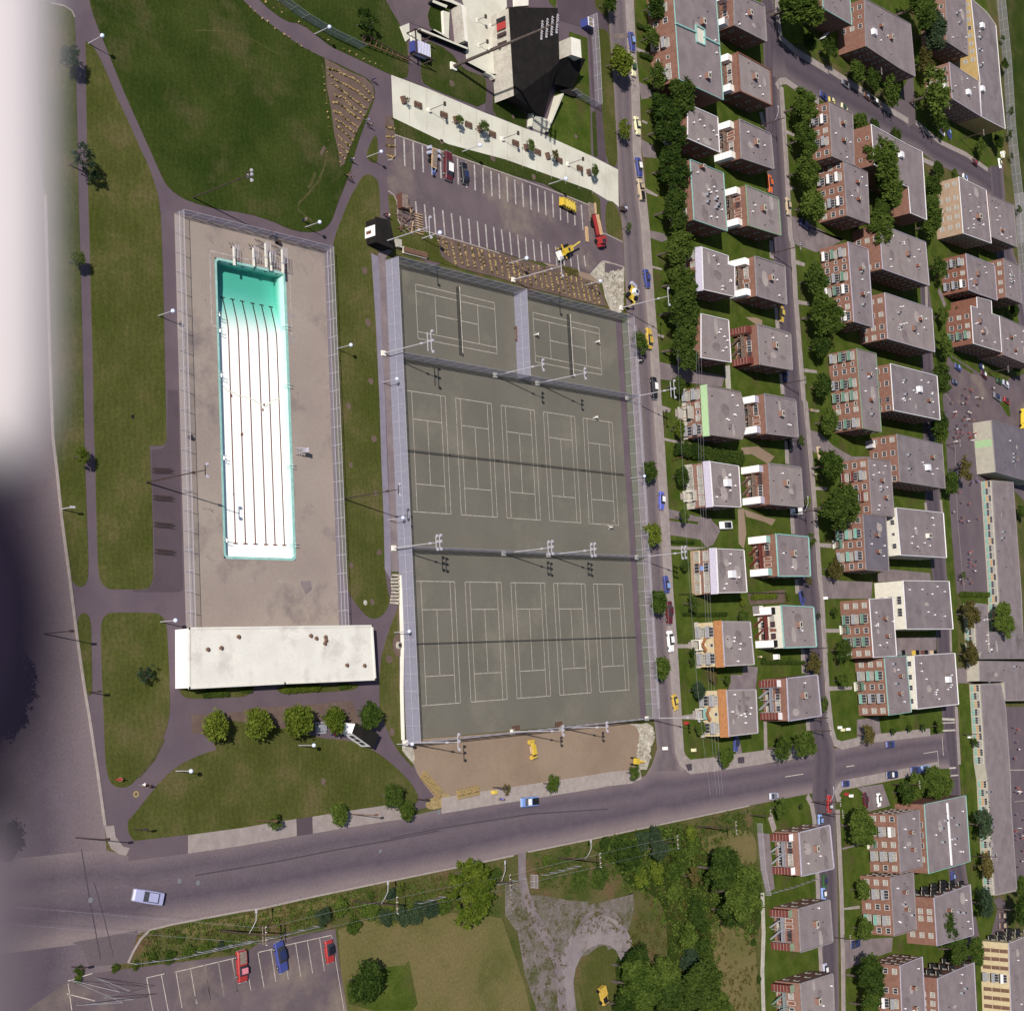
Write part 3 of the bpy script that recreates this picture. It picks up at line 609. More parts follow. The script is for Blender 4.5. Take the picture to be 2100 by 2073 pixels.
drive('32:1195,930 1240,925 1260,1120 1240,1240 1200,1200', 'dirt', .05); drive('32:1220,450 1350,440 1480,520 1430,580 1400,560 1300,500 1210,510', 'dirt'); drive('32:1240,930 1400,990 1490,1010 1460,1060 1400,1030 1260,990', 'dirt'); drive('31:1250,955 1340,960 1385,980 1380,1020 1330,1010', 'dirt')
drive('33:700,460 860,460 860,490 705,492', 'sidewalk'); drive('33:745,1020 870,1000 900,1010 870,1050 750,1045', 'sidewalk'); drive('33:1140,700 1230,700 1235,630 1350,640 1330,830 1120,820'); drive('33:1160,1200 1200,1190 1245,1390 1190,1392'); drive('33:1395,1065 1420,1065 1425,1300 1400,1305', 'sidewalk')
drive('40:80,1690 150,1710 480,1890 41:500,350 400,400 280,450 100,380 95,200', 'driveway'); drive('30:1555,1010 1640,1050 1630,1070 1560,1040', 'sidewalk'); drive('30:1600,1450 1650,1480 1600,1490', 'sidewalk')
drive('31:1640,505 1720,535 1715,560 1650,545', 'sidewalk'); drive('31:1660,820 1750,840 1755,865 1665,855', 'sidewalk'); drive('31:1700,1355 1810,1372 1815,1395 1710,1385', 'sidewalk'); drive('31:1725,1670 1830,1680 1830,1700 1735,1690', 'sidewalk')
drive('42:220,310 300,330 420,440 560,520 700,520 690,540 500,560 330,520 240,470'); drive('42:310,1440 460,1490 720,1500 710,1630 350,1630 330,1560'); drive('42:850,1400 1170,1430 1180,1490 960,1490 750,1500 760,1440')
drive('43:905,410 1215,400 1220,545 910,545'); drive('43:600,1050 770,1030 780,1110 790,1170 600,1190'); drive('43:1380,650 1560,640 1560,765 1390,765')
drive('42:250,755 370,760 360,785 260,780', 'sidewalk'); drive('42:290,1195 400,1200 400,1235 300,1225', 'sidewalk'); drive('43:345,340 460,340 460,370 350,370', 'sidewalk'); drive('43:380,790 560,790 560,815 385,825', 'sidewalk')
drive('44:480,630 650,590 650,600 485,645', 'driveway'); drive('44:490,1100 620,1080 620,1105 495,1115', 'sidewalk'); drive('44:505,1350 880,1330 870,1440 700,1500 510,1580'); drive('44:600,160 800,130 860,300 680,350 650,200'); drive('44:0,0 5,0 5,5 0,5')
drive('34:1345,510 1440,520 1480,950 1420,980 1375,800'); walk('34:1385,980 1395,1300 1385,1600 1400,2100', 1.6, .1, 'concrete', name='path')
walk('34:1445,380 1480,495', 2.2, .1, 'sidewalk', name='path'); walk('41:1240,740 1290,870', 2.5, .06, 'driveway', name='path')
sheet('scrub_ground', smooth(G('34:120,560 500,470 760,470 900,540 960,700 1340,780 1400,1000 1380,1200 1330,1350 1000,1200 980,1350 1050,1700 1100,2400 180,2400 230,1500 300,1440 370,1400 640,1700 640,1100 480,960 350,960 230,760 120,700')), .024, 'scrub_floor')
sheet('hydro_clearing', smooth(G('34:990,1190 1120,1200 1300,1300 1340,1450 1360,1907 1380,2400 1100,2400 1050,1700 980,1350')), .03, 'lawn_dry')
sheet('hydro_clearing', smooth(G('34:900,540 1100,500 1320,470 1350,740 1280,760 1000,690 920,640')), .03, 'lawn_dry')
for s_, w_, m_ in (('10:1035,1200 1000,1330 960,1420 880,1520 810,1590 800,1640 870,1700 920,1740', .45, 'worn'), ('10:940,1350 900,1450 880,1470', .6, 'worn'), ('10:1010,1150 980,1210', .6, 'bed_soil'), ('10:990,500 1020,650 1030,800', .4, 'worn'), ('10:0,240 180,245 420,300 650,430', .2, 'lawn_olive'),
                   ('03:1080,1500 1200,1360 1280,1200', .5, 'worn'), ('13:1300,1750 1400,1740 1440,1745', .5, 'worn')):
    band('worn_grass', G(s_), w_, .1265, m_)
for s_, m_, z_ in (('14:0,850 600,750 1100,650 1500,580 1907,500 1907,492 1500,570 1100,640 600,740 0,840', 'tar', .0395), ('24:0,560 400,480 1100,370 1700,330 1700,322 1100,360 400,470 0,550', 'tar', .0395), ('04:640,640 700,1000 790,1500 782,1500 690,1000 632,640', 'tar', .0395), ('04:740,900 810,1150 890,1480 884,1480 802,1150 732,900', 'tar', .0395), ('04:560,1370 1080,1275 1040,1440 1000,1530 700,1560 640,1400', 'side_road', .0385), ('34:800,30 1500,-40 1500,-34 800,36', 'tar', .0395), ('33:780,1400 830,1392 832,1445 800,1450', 'tar', .155), ('33:1190,1345 1240,1340 1242,1390 1190,1392', 'tar', .155),
                   ('30:110,330 210,330 215,390 120,390', 'tar', .0), ('30:205,270 330,262 335,300 210,310', 'asphalt_lot', .046), ('43:175,1290 440,1275 500,1550 230,1640 175,1500', 'tar', .0), ('20:60,1450 400,1480 800,1560 1300,1700 1300,1740 700,1620 300,1540 60,1500', 'dirt', .0), ('12:820,1500 900,1490 910,1560 860,1600', 'driveway', .134), ('11:720,920 780,940 770,970 720,970', 'sidewalk', .134), ('11:720,1100 785,1100 785,1170 730,1160', 'sidewalk', .134)):
    if z_: sheet('asphalt_patch', G(s_), z_, m_)
sheet('dry_verge', smooth(G('04:1400,1240 1907,1160 14:900,1050 1400,960 1200,1060 500,1200 0,1290 04:1450,1380')), .03, 'lawn_dry')
sheet('garden_bed', G('32:1270,1590 1560,1560 1560,1660 1290,1680'), .05, 'bed_soil')

# ================================================================ the plaza of pale concrete
sheet('plaza', G('10:1533,590 20:300,700 700,870 1060,1010 1210,1060 1570,1222 1780,1330 1785,1620 1740,1580 1700,1570 1570,1490 900,1250 450,1130 22,925'), .13, 'plaza', thick=.1)
b = MB()
for i in range(1, 15):      # joints scored across the slabs
    t = i / 15; a = G1('10:1533,590').lerp(G1('20:1780,1330'), t); c = G1('20:8,915').lerp(G1('20:1780,1600'), t)
    b.face([(a.x - .05, a.y, .139), (a.x + .05, a.y, .139), (c.x + .05, c.y, .139), (c.x - .05, c.y, .139)][::-1], 'concrete')
struct(b.build('slab_joints'))

# ================================================================ tennis courts
YT, YM, YS, YB = G1('21:1060,788').y, 43.8, 6.4, -30.25
XE = 105.8; xt = G1('11:1484,530').x
CR = [Vector((xt, YT + .3, 0)), Vector((G1('21:1805,985').x, YT + .3, 0))] + G('33:475,1045 13:1650,1210')
sheet('tennis_court', CR, .115, 'court', thick=.1)
sheet('court_edging', G('21:1760,975 1805,985 33:475,1040 430,1045'), .13, 'path')
sheet('verge', G('31:275,960 310,940 330,1000 370,1600 32:430,1400 33:520,1000 480,1040 32:320,800 31:300,1300'), .07, 'lawn_fresh', thick=.05)
b = MB(); LW = .11
def seg(x0, y0, x1, y1, m='line_paint'):
    ln((x0, y0, 0), (x1, y1, 0), LW, .127, m)
def court(cx, cy, horiz, left=True):
    S = [(-5.485, -11.885, 5.485, -11.885), (-5.485, 11.885, 5.485, 11.885), (5.485, -11.885, 5.485, 11.885), (-4.115, -11.885, -4.115, 11.885), (4.115, -11.885, 4.115, 11.885),
         (-4.115, -6.4, 4.115, -6.4), (-4.115, 6.4, 4.115, 6.4), (0, -6.4, 0, 6.4)]
    if left: S.append((-5.485, -11.885, -5.485, 11.885))
    for a, c, d, e in S:
        if horiz: seg(cx + c, cy + a, cx + e, cy + d)
        else: seg(cx + a, cy + c, cx + d, cy + e)
for i in range(5):
    court(38.3 + 14.02 * i, -23.55 + 11.885, False, i > 0)
    court(38.2 + 14.0 * i, 13.68 + 11.885, False, i > 0)
court(36.58 + 11.885, 48.36 + 5.485, True); court(73.01 + 11.885, 48.25 + 5.485, True)
struct(b.build('court_lines'))
# retaining strip west of the courts
sheet('gutter_path', G('11:1375,455 1430,485 1440,700 1465,1300 12:1480,0 1500,600 1525,1100 1530,1440 1540,1500 1480,1400 1472,1000 1455,600 1437,0 11:1410,1000'), .13, 'lilac_path', thick=.1)
sheet('soil_strip', G('11:1430,390 1540,440 1480,500 1530,1500 12:1535,0 1590,1420 1535,1420 1510,600 1485,0 11:1465,1300 1440,700'), .125, 'driveway', thick=.08)
# ================================================================ pool
pc = G('11:165,512 690,622 12:772,1318 235,1296')      # inner rim corners NW NE SE SW
PX0 = (pc[0].x + pc[3].x) / 2; PX1 = (pc[1].x + pc[2].x) / 2; PY1 = (pc[0].y + pc[1].y) / 2; PY0 = (pc[2].y + pc[3].y) / 2
DX0, DX1 = G1('01:1358,140').x + .1, (G1('12:1110,900').x + G1('11:1010,1100').x) / 2
DY1 = (G1('01:1358,140').y + G1('11:975,425').y) / 2; DY0 = G1('12:1090,1830').y - 3
def rr(x0, y0, x1, y1, r, n=5):
    o = []
    for cx, cy, a in ((x1 - r, y1 - r, 0), (x0 + r, y1 - r, 90), (x0 + r, y0 + r, 180), (x1 - r, y0 + r, 270)):
        for k in range(n + 1):
            t = R(a + 90 * k / n); o.append(Vector((cx + math.cos(t) * r, cy + math.sin(t) * r, 0)))
    return o
# deck: a frame of four sheets round the basin, so that the hole is real
for q in ([(DX0, DY0), (PX0 - .4, DY0), (PX0 - .4, DY1), (DX0, DY1)], [(PX1 + .4, DY0), (DX1, DY0), (DX1, DY1), (PX1 + .4, DY1)],
          [(PX0 - .4, DY0), (PX1 + .4, DY0), (PX1 + .4, PY0 - .4), (PX0 - .4, PY0 - .4)], [(PX0 - .4, PY1 + .4), (PX1 + .4, PY1 + .4), (PX1 + .4, DY1), (PX0 - .4, DY1)]):
    sheet('pool_deck', [Vector((a, c, 0)) for a, c in q], .13, 'deck', thick=.11)
# the ground sheets must not close the basin: rebuild them with a hole cut by bisecting
def cut_hole(o, x0, y0, x1, y1):
    import bmesh
    bm = bmesh.new(); bm.from_mesh(o.data)
    for co, no in (((x0, 0, 0), (1, 0, 0)), ((x1, 0, 0), (1, 0, 0)), ((0, y0, 0), (0, 1, 0)), ((0, y1, 0), (0, 1, 0))):
        bmesh.ops.bisect_plane(bm, geom=bm.verts[:] + bm.edges[:] + bm.faces[:], plane_co=co, plane_no=no)
    kill = [f for f in bm.faces if x0 < f.calc_center_median().x < x1 and y0 < f.calc_center_median().y < y1]
    bmesh.ops.delete(bm, geom=kill, context='FACES'); bm.to_mesh(o.data); bm.free()
for o in C.objects:
    if o.name in ('ground', 'park_path'): cut_hole(o, PX0 - .3, PY0 - .3, PX1 + .3, PY1 + .3)
pool = thing('swimming_pool', 'long outdoor swimming pool, white shallow end drained, turquoise water in the deep end', 'swimming pool', ((PX0 + PX1) / 2, (PY0 + PY1) / 2, 0))
POX, POY = pool.location.x, pool.location.y
hw, hl = (PX1 - PX0) / 2, (PY1 - PY0) / 2
def zf(y):      # basin floor along its length, y measured from the middle
    yb = G1('11:440,1090').y - POY; yd = yb + 9.5
    if y <= yb: return -1.05 - .10 * (y + hl) / (yb + hl)
    if y <= yd: t = (y - yb) / (yd - yb); return -1.15 - 1.75 * (t * t * (3 - 2 * t))
    return -2.9
ys = list(np.linspace(-hl, hl, 90))
b = MB()
for a, c in zip(ys, ys[1:]):
    b.face([(-hw, a, zf(a)), (hw, a, zf(a)), (hw, c, zf(c)), (-hw, c, zf(c))], 'pool_white')
b.build('floor', pool)
b = MB()
for sx in (-1, 1):
    for a, c in zip(ys, ys[1:]):
        q = [(sx * hw, a, zf(a)), (sx * hw, c, zf(c)), (sx * hw, c, .1), (sx * hw, a, .1)]
        b.face(q if sx < 0 else q[::-1], 'pool_wall')
for sy in (-1, 1):
    y = sy * hl; q = [(-hw, y, zf(y)), (hw, y, zf(y)), (hw, y, .1), (-hw, y, .1)]
    b.face(q if sy > 0 else q[::-1], 'pool_wall')
b.build('basin_wall', pool)
b = MB(); I_ = rr(-hw, -hl, hw, hl, .6); O_ = rr(-hw - .45, -hl - .45, hw + .45, hl + .45, .9)
for k in range(len(I_)):
    k2 = (k + 1) % len(I_); b.face([(*I_[k].xy, .19), (*O_[k].xy, .19), (*O_[k2].xy, .19), (*I_[k2].xy, .19)], 'pool_rim')
    b.face([(*I_[k2].xy, .19), (*I_[k2].xy, .02), (*I_[k].xy, .02), (*I_[k].xy, .19)], 'pool_rim')
b.build('rim', pool)
yw = G1('11:440,1100').y - POY
b = MB()      # water body, closed so that it absorbs by depth
wz = -1.13; n_ = 24; yy = list(np.linspace(yw, hl - .01, n_))
top = [(-hw + .01, yw, wz), (hw - .01, yw, wz), (hw - .01, hl - .01, wz), (-hw + .01, hl - .01, wz)]
b.face(top, 'pool_water')
for a, c in zip(yy, yy[1:]):
    b.face([(-hw + .01, c, min(wz, zf(c) + .01)), (hw - .01, c, min(wz, zf(c) + .01)), (hw - .01, a, min(wz - .001, zf(a) + .01)), (-hw + .01, a, min(wz - .001, zf(a) + .01))], 'pool_water')
for sx in (-1, 1):
    side = [(sx * (hw - .01), a, min(wz - .001, zf(a) + .01)) for a in yy] + [(sx * (hw - .01), hl - .01, wz), (sx * (hw - .01), yw, wz)]
    b.face(side if sx > 0 else side[::-1], 'pool_water')
b.face([(hw - .01, hl - .01, zf(hl) + .01), (-hw + .01, hl - .01, zf(hl) + .01), (-hw + .01, hl - .01, wz), (hw - .01, hl - .01, wz)], 'pool_water')
b.build('water', pool)
# lane lines: bottom read at the shallow end
lx = [G1('12:%g,1195' % x, -1.1).x - POX for x in (315, 393, 471, 553, 624, 697)]
ya = G1('12:471,1205', -1.1).y - POY; yb_ = hl - 5.6
for x in lx:
    b = MB(); q = [t for t in np.linspace(ya, yb_, 60)]
    for a, c in zip(q, q[1:]):
        b.face([(x - .13, a, zf(a) + .02), (x + .13, a, zf(a) + .02), (x + .13, c, zf(c) + .02), (x - .13, c, zf(c) + .02)], 'lane_brown')
    for t in (ya, yb_): b.face([(x - .5, t - .12, zf(t) + .025), (x + .5, t - .12, zf(t) + .025), (x + .5, t + .12, zf(t) + .025), (x - .5, t + .12, zf(t) + .025)], 'lane_brown')
    b.build('lane_line', pool)
b = MB(); st = G('11:215,1490 250,1530 300,1545 340,1570 430,1590 520,1640 560,1650 600,1610 670,1590', -1.1)
for a, c in zip(st, st[1:]):
    d = (c - a); n = Vector((-d.y, d.x, 0)).normalized() * .10
    b.face([(p.x - POX, p.y - POY, -1.075) for p in (a - n, c - n, c + n, a + n)], 'stain_ochre')
for s_ in ('11:540,1640', '11:530,1680', '11:370,1870', '11:285,1570', '12:302,815', '12:362,350'):
    p = G1(s_, -1.1); b.face([(p.x - POX + math.cos(t) * .2, p.y - POY + math.sin(t) * .3, -1.07) for t in np.linspace(0, 5.4, 7)], 'lane_brown')
b.build('floor_stains', pool)['kind'] = 'stuff'
for x in np.linspace(-hw + 1.0, hw - 1.2, 6):      # dark inlets in the end wall
    b = MB(); b.box((x, hl - .05, -.45), (.35, .08, .25), 'black'); b.build('inlet', pool)
# steps rails on both sides
def ladder_mesh():
    b = MB()
    for dy in (-.28, .28):
        b.tube((-.45, dy, 0), (-.45, dy, .85), .035, .035, 'chrome', 6); b.tube((-.45, dy, .85), (.25, dy, .85), .035, .035, 'chrome', 6); b.tube((.25, dy, .85), (.3, dy, -1), .035, .035, 'chrome', 6)
    for z in (-.7, -.35, 0): b.tube((.29, -.28, z), (.29, .28, z), .03, .03, 'chrome', 6)
    return b.mesh('ladder')
lm = ladder_mesh()
for i, (s_, side, w_) in enumerate([('11:170,935', 1, 'left side, level with the deep water'), ('11:180,1060', 1, 'left side, where the water ends'), ('11:185,1410', 1, 'left side, by the stained line'), ('12:205,530', 1, 'left side, halfway down the white floor'), ('12:230,1175', 1, 'left side, at the bottom end'),
                                   ('11:722,1040', -1, 'right side, where the water ends'), ('11:740,1498', -1, 'right side, by the stained line'), ('12:760,600', -1, 'right side, beside the lifeguard chair'), ('12:775,1215', -1, 'right side, at the bottom end')]):
    p = G1(s_); o = obj('pool_ladder', lm, None, (PX0 if side > 0 else PX1, p.y, .13), 0 if side > 0 else math.pi)
    tag(o, 'chrome pool ladder on the ' + w_, 'pool ladder', 'ladders round the pool')
# white lines on the deck around the deep end
b = MB()
dl = G('11:180,1030 128,1025 110,437 735,582 755,1150 720,1148')
for a, c in zip(dl, dl[1:]): ln(a, c, .16, .136, 'park_line')
struct(b.build('deck_line'))
b = MB()
for s_ in ('01:1640,360 1680,395', '02:1600,120 1640,140', '12:60,930 150,950', '12:85,1300 140,1350', '11:800,1690 830,1760', '11:700,490 730,530', '12:110,930 140,970', '12:830,970 850,990', '12:410,1495 460,1500', '12:640,1500 690,1500', '01:1600,820 1615,870'):
    a, c = G(s_); m_ = (a + c) / 2
    for k in range(6): ln(a.lerp(c, k / 6) + Vector((0, .2 * (k % 2), 0)), a.lerp(c, (k + .6) / 6) + Vector((.1, .3 * (k % 2), 0)), .06, .134, 'park_line')
struct(b.build('depth_marks'))
# diving boards stand (five pairs of handrails on low stands)
def board(loc, label, hgt, ln_):
    t = thing('diving_board', label, 'diving board', loc, 0, 'diving boards at the deep end')
    b = MB()
    for dx in (-.35, .35):
        for y in (0, ln_ * .6): b.tube((dx, y, 0), (dx, y, hgt + .9), .04, .04, 'galv', 6)
        b.tube((dx, 0, hgt + .9), (dx, ln_ * .6, hgt + .9), .04, .04, 'galv', 6); b.tube((dx, 0, hgt + .5), (dx, ln_ * .6, hgt + .5), .03, .03, 'galv', 6)
    b.build('handrail', t)
    b = MB(); b.box((0, ln_ * .1, hgt), (.5, ln_, .08), 'white_concrete'); b.build('board', t)
    b = MB()
    for k in range(int(hgt / .3)): b.tube((-.3, ln_ * .62, .3 + k * .3), (.3, ln_ * .62, .3 + k * .3), .03, .03, 'pole_dark', 6)
    for dx in (-.35, .35): b.bar((dx, ln_ * .9, 0), (dx, ln_ * .55, hgt), .07, .07, 'pole_dark')
    b.build('stand', t)
for s_, h_, l_, lb in (('11:280,500', .9, 3.4, 'low'), ('11:430,510', 1.0, 3.4, 'low'), ('11:480,515', 2.6, 4.4, 'tall'), ('11:565,545', 1.0, 3.4, 'low'), ('11:610,560', 2.6, 4.4, 'tall')):
    wh = {'11:280,500': 'standing apart at the left end', '11:430,510': 'second from the left', '11:480,515': 'in the middle', '11:565,545': 'between the two tall ones', '11:610,560': 'at the right end'}[s_]
    board(G1(s_), '%s diving board with metal handrails above the turquoise water, %s' % (lb, wh), h_, l_)
# lifeguard chair
t = thing('lifeguard_chair', 'metal lifeguard chair on tall legs on the right side of the pool deck', 'lifeguard chair', G1('12:800,480', .13))
b = MB()
for x, y in ((-.5, -.6), (.9, -.6), (-.5, .6), (.9, .6)): b.tube((x, y, 0), (x * .5, y * .6, 1.9), .05, .05, 'galv', 6)
for z in (.5, 1.0, 1.5): b.bar((-.45, -.5, z), (-.45, .5, z), .06, .06, 'galv')
b.build('leg_frame', t)
b = MB(); b.box((0, 0, 1.95), (.8, .8, .08), 'galv'); b.build('seat', t)
b = MB(); b.box((.4, 0, 2.3), (.08, .8, .7), 'galv'); b.build('backrest', t)
# small litter bins on the deck
for s_, lb in (('11:640,375', 'dark litter bin against the top fence of the pool deck'), ('02:1475,370', 'dark litter bin inside the left fence of the pool deck')):
    p = G1(s_, .13); b = MB(); b.tube((0, 0, 0), (0, 0, .8), .28, .34, 'black', 10); b.tube((0, 0, .8), (0, 0, .86), .36, .36, 'pole_dark', 10); tag(b.build('litter_bin', None, p), lb, 'litter bin')

# ================================================================ fences
def post_mesh(h, r=.05, m='galv'):
    b = MB(); b.tube((0, 0, 0), (0, 0, h), r, r, m, 6); b.ball((0, 0, h), r * 1.2, m, 6, 3); return b.mesh('post')
def fence(pts, h, label, mesh='chain_link', step=3.2, z=.05, rails=(1.0, .5), group=None, name='chain_link_fence', pm='galv', r=.05, doubled=0):
    P = [Vector((p.x, p.y, z)) for p in pts]; o0 = P[0]
    t = thing(name, label, 'fence', o0, 0, group)
    pmh = post_mesh(h, r, pm); b = MB(); rb = MB()
    for a, c in zip(P, P[1:]):
        n = max(1, round((c - a).length / step))
        for k in range(n + (c == P[-1])): obj('post', pmh, t, a.lerp(c, k / n) - o0)
        A = a - o0; D = c - o0
        b.face([A + Vector((0, 0, .05)), D + Vector((0, 0, .05)), D + Vector((0, 0, h)), A + Vector((0, 0, h))], mesh)
        for q in rails: rb.tube(A + Vector((0, 0, h * q)), D + Vector((0, 0, h * q)), r * .7, r * .7, pm, 5)
    b.build('wire_mesh', t); rb.build('rail', t)
    return t
f1 = G('01:1358,140'); V = Vector
pool_nw, pool_ne = V((DX0, DY1, 0)), V((DX1, DY1, 0))
fence([pool_nw, V((DX0 + .0, DY0 + 2, 0))], 2.6, 'tall chain link fence down the left side of the pool deck', 'chain_link_thin', 3.4, .1, (1, .5), 'fences round the pool', r=.06)
fence([pool_nw, pool_ne], 2.6, 'tall chain link fence across the top end of the pool deck', 'chain_link', 3.4, .1, (1, .5), 'fences round the pool', r=.06)
fence([pool_ne, V((DX1, DY0 + 2, 0))], 2.6, 'tall chain link fence down the right side of the pool deck', 'chain_link_thin', 3.4, .1, (1, .66, .33), 'fences round the pool', r=.06)
cw, cn = G1('13:1650,1210'), G1('11:1484,530')
XW0, XW1 = cn.x, cw.x
def xw(y): return XW0 + (XW1 - XW0) * (YT - y) / (YT - YB)
FE = G1('21:1760,975').x
fence([V((xw(YT), YT, 0)), V((XE, YT, 0))], 3.7, 'tall grey wire fence along the top end of the tennis courts', 'chain_link_dense', 3.2, .1, (1, .5), 'fences of the tennis courts')
fence([V((xw(YT), YT, 0)), V((xw(YB), YB, 0))], 3.7, 'tall grey wire fence down the left side of the tennis courts', 'chain_link', 3.2, .1, (1, .5), 'fences of the tennis courts')
fence([V((xw(YM), YM, 0)), V((XE, YM, 0))], 3.7, 'grey wire fence between the two upper courts and the middle row', 'chain_link_dense', 3.2, .1, (1, .5), 'fences of the tennis courts')
fence([V((xw(YS), YS, 0)), V((XE, YS, 0))], 3.7, 'grey wire fence between the middle and bottom rows of courts', 'chain_link_dense', 3.2, .1, (1, .5), 'fences of the tennis courts')
fence([V((xw(YB), YB, 0)), V((XE, YB, 0))], 3.7, 'grey wire fence between the bottom courts and the dirt lot', 'chain_link_dense', 3.2, .1, (1, .5), 'fences of the tennis courts')
fence([V((G1('21:965,780').x, YT, 0)), V((G1('21:990,1395').x, YM, 0))], 3.7, 'short wire fence dividing the two upper tennis courts', 'chain_link', 3.2, .1, (1, .5), 'fences of the tennis courts')
fence([V((G1('21:1808,985').x, YT, 0)), V((XE, YB, 0))], 3.7, 'tall grey wire fence down the street side of the tennis courts', 'chain_link_thin', 3.2, .1, (1, .5), 'fences of the tennis courts')
fence([V((G1('21:1808,985').x + 4.6, YT - 1, 0)), V((XE + 4.4, YB + 2, 0))], .9, 'low wire fence beside the street pavement along the green verge', 'chain_link_thin', 3.2, .05, (1,), 'fences of the tennis courts', r=.04)
fence(G('10:640,10 740,80 830,145 930,205 1050,275 1170,330 1280,385', 0), 2.4, 'green wire fence in a strip along the lawn by the path to the plaza', 'chain_link', 3.0, .1, (1, .5), r=.05, pm='trim_green')
fence(G('20:1560,130 1580,400 1590,600 1600,830'), 2.2, 'tall wire fence beside the pavement right of the black roofed chalet', 'chain_link_thin', 3.0, .1)
fence(G('20:1600,840 1450,760 1400,720'), 2.2, 'wire fence running from the street to the black roof corner', 'chain_link', 3.0, .1)
fence(G('41:1830,0 1850,400 1890,850 1920,1050') , 3.5, 'tall wire fence along the edge of the green sports field, lower stretch', 'chain_link_thin', 4, .05)
fence(G('40:1690,0 1740,500 1770,1000 1800,1300 1835,1600 1860,1907'), 3.5, 'tall wire fence along the edge of the green sports field, upper stretch', 'chain_link_thin', 4, .05)
fence(G('14:0,1440 240,1385 560,1330 920,1240'), 1.8, 'old wire fence above the car park by the avenue', 'chain_link_thin', 3.5, .05, (1,), r=.045)
fence(G('04:1010,1530 1340,1490 1907,1370'), 1.8, 'old wire fence at the left corner of the car park', 'chain_link_thin', 3.5, .05, (1,), r=.045)
fence(G('14:1720,1060 1907,1010'), 1.8, 'leaning wire fence among the shrubs left of the yellow green tree', 'chain_link_thin', 3.5, .05, (1,), r=.045)
fence(G('24:1180,840 1440,770'), 1.8, 'wire fence between the gate and the shrubs by the avenue', 'chain_link_thin', 3.0, .05, (1,), r=.045)
fence(G('24:800,915 1010,870'), 1.8, 'wire fence left of the dirt track gate', 'chain_link_thin', 3.0, .05, (1,), r=.045)
fence(G('24:1095,840 1095,940'), 2.0, 'open wire gate beside the dirt track', 'chain_link_thin', 1.5, .05, (1, .5), name='wire_gate')
fence(G('41:540,0 545,5'), .9, 'very low rail by the street tree', 'chain_link_thin', 1, .05) if 0 else None
fence(G('34:1340,440 1370,800 1410,1000'), 1.6, 'wire fence behind the duplexes facing the scrub', 'chain_link_thin', 3, .05, (1,), r=.04)
fence(G('34:1430,985 1600,940 1810,865'), 1.2, 'garden fence across the lawn between two lower duplexes', 'chain_link_thin', 3, .05, (1,), r=.04)
fence(G('33:720,70 820,66'), 1.0, 'short dark garden fence beside the house wall', 'chain_link', 2, .05, (1,), pm='pole_dark')
fence(G('33:1270,60 1560,60'), 1.0, 'dark garden fence above the vegetable patch', 'chain_link', 2, .05, (1,), pm='pole_dark')
fence(G('32:665,545 760,520 860,505 940,510'), 1.0, 'rusty low fence across the lawn below the green trimmed house', 'chain_link_thin', 2, .05, (1,), pm='paint_rust')
# low retaining wall beside the courts' left edge
b = MB(); wp = G('12:1590,1450 1600,1560 1605,1800 13:1610,500 1605,800 1615,1210')
for a, c in zip(wp, wp[1:]): b.bar(V((a.x, a.y, .35)), V((c.x, c.y, .35)), .35, .7, 'white_concrete')
tag(b.build('retaining_wall'), 'low pale concrete wall left of the bottom courts fence', 'wall')

# nets: one long net across each of the two big rows, one each on the upper courts
def net(a, c, label, n):
    t = thing('tennis_net', label, 'tennis net', a, 0, 'tennis nets')
    b = MB(); A = V((0, 0, 0)); D = c - a
    b.face([A + V((0, 0, .02)), D + V((0, 0, .02)), D + V((0, 0, 1.05)), A + V((0, 0, 1.05))], 'net_mesh'); b.build('net_mesh', t)
    b = MB(); b.bar(A + V((0, 0, 1.06)), D + V((0, 0, 1.06)), .12, .09, 'net_tape' if 'net_tape' in MAT else 'line_paint'); b.build('net_band', t)
    pm = post_mesh(1.12, .06, 'pole_dark')
    for k in range(n + 1): obj('post', pm, t, D * (k / n))
mat('net_tape', (.12, .11, .10), None, 1, .8, 0, 3)
y1, y2 = 13.68 + 11.885, -23.55 + 11.885
def net2(a, c, label, n, tape):
    global MAT
    keep = MAT['net_tape']; MAT['net_tape'] = MAT[tape]; net(a, c, label, n); MAT['net_tape'] = keep
net(V((xw(y1) + .8, y1, .12)), V((FE - 1.5, y1, .12)), 'long dark net strung across the whole middle row of courts', 5)
net(V((xw(y2) + .8, y2, .12)), V((FE - .8, y2, .12)), 'long dark net strung across the whole bottom row of courts', 5)
x1, x2 = 36.58 + 11.885, 73.01 + 11.885
net2(V((x1, 53.845 + 6.8, .12)), V((x1, 53.845 - 7.2, .12)), 'net with pale tape on the upper left court', 2, 'line_paint')
net2(V((x2, 53.735 + 6.8, .12)), V((x2, 53.735 - 7.2, .12)), 'net with pale tape on the upper right court', 2, 'line_paint')

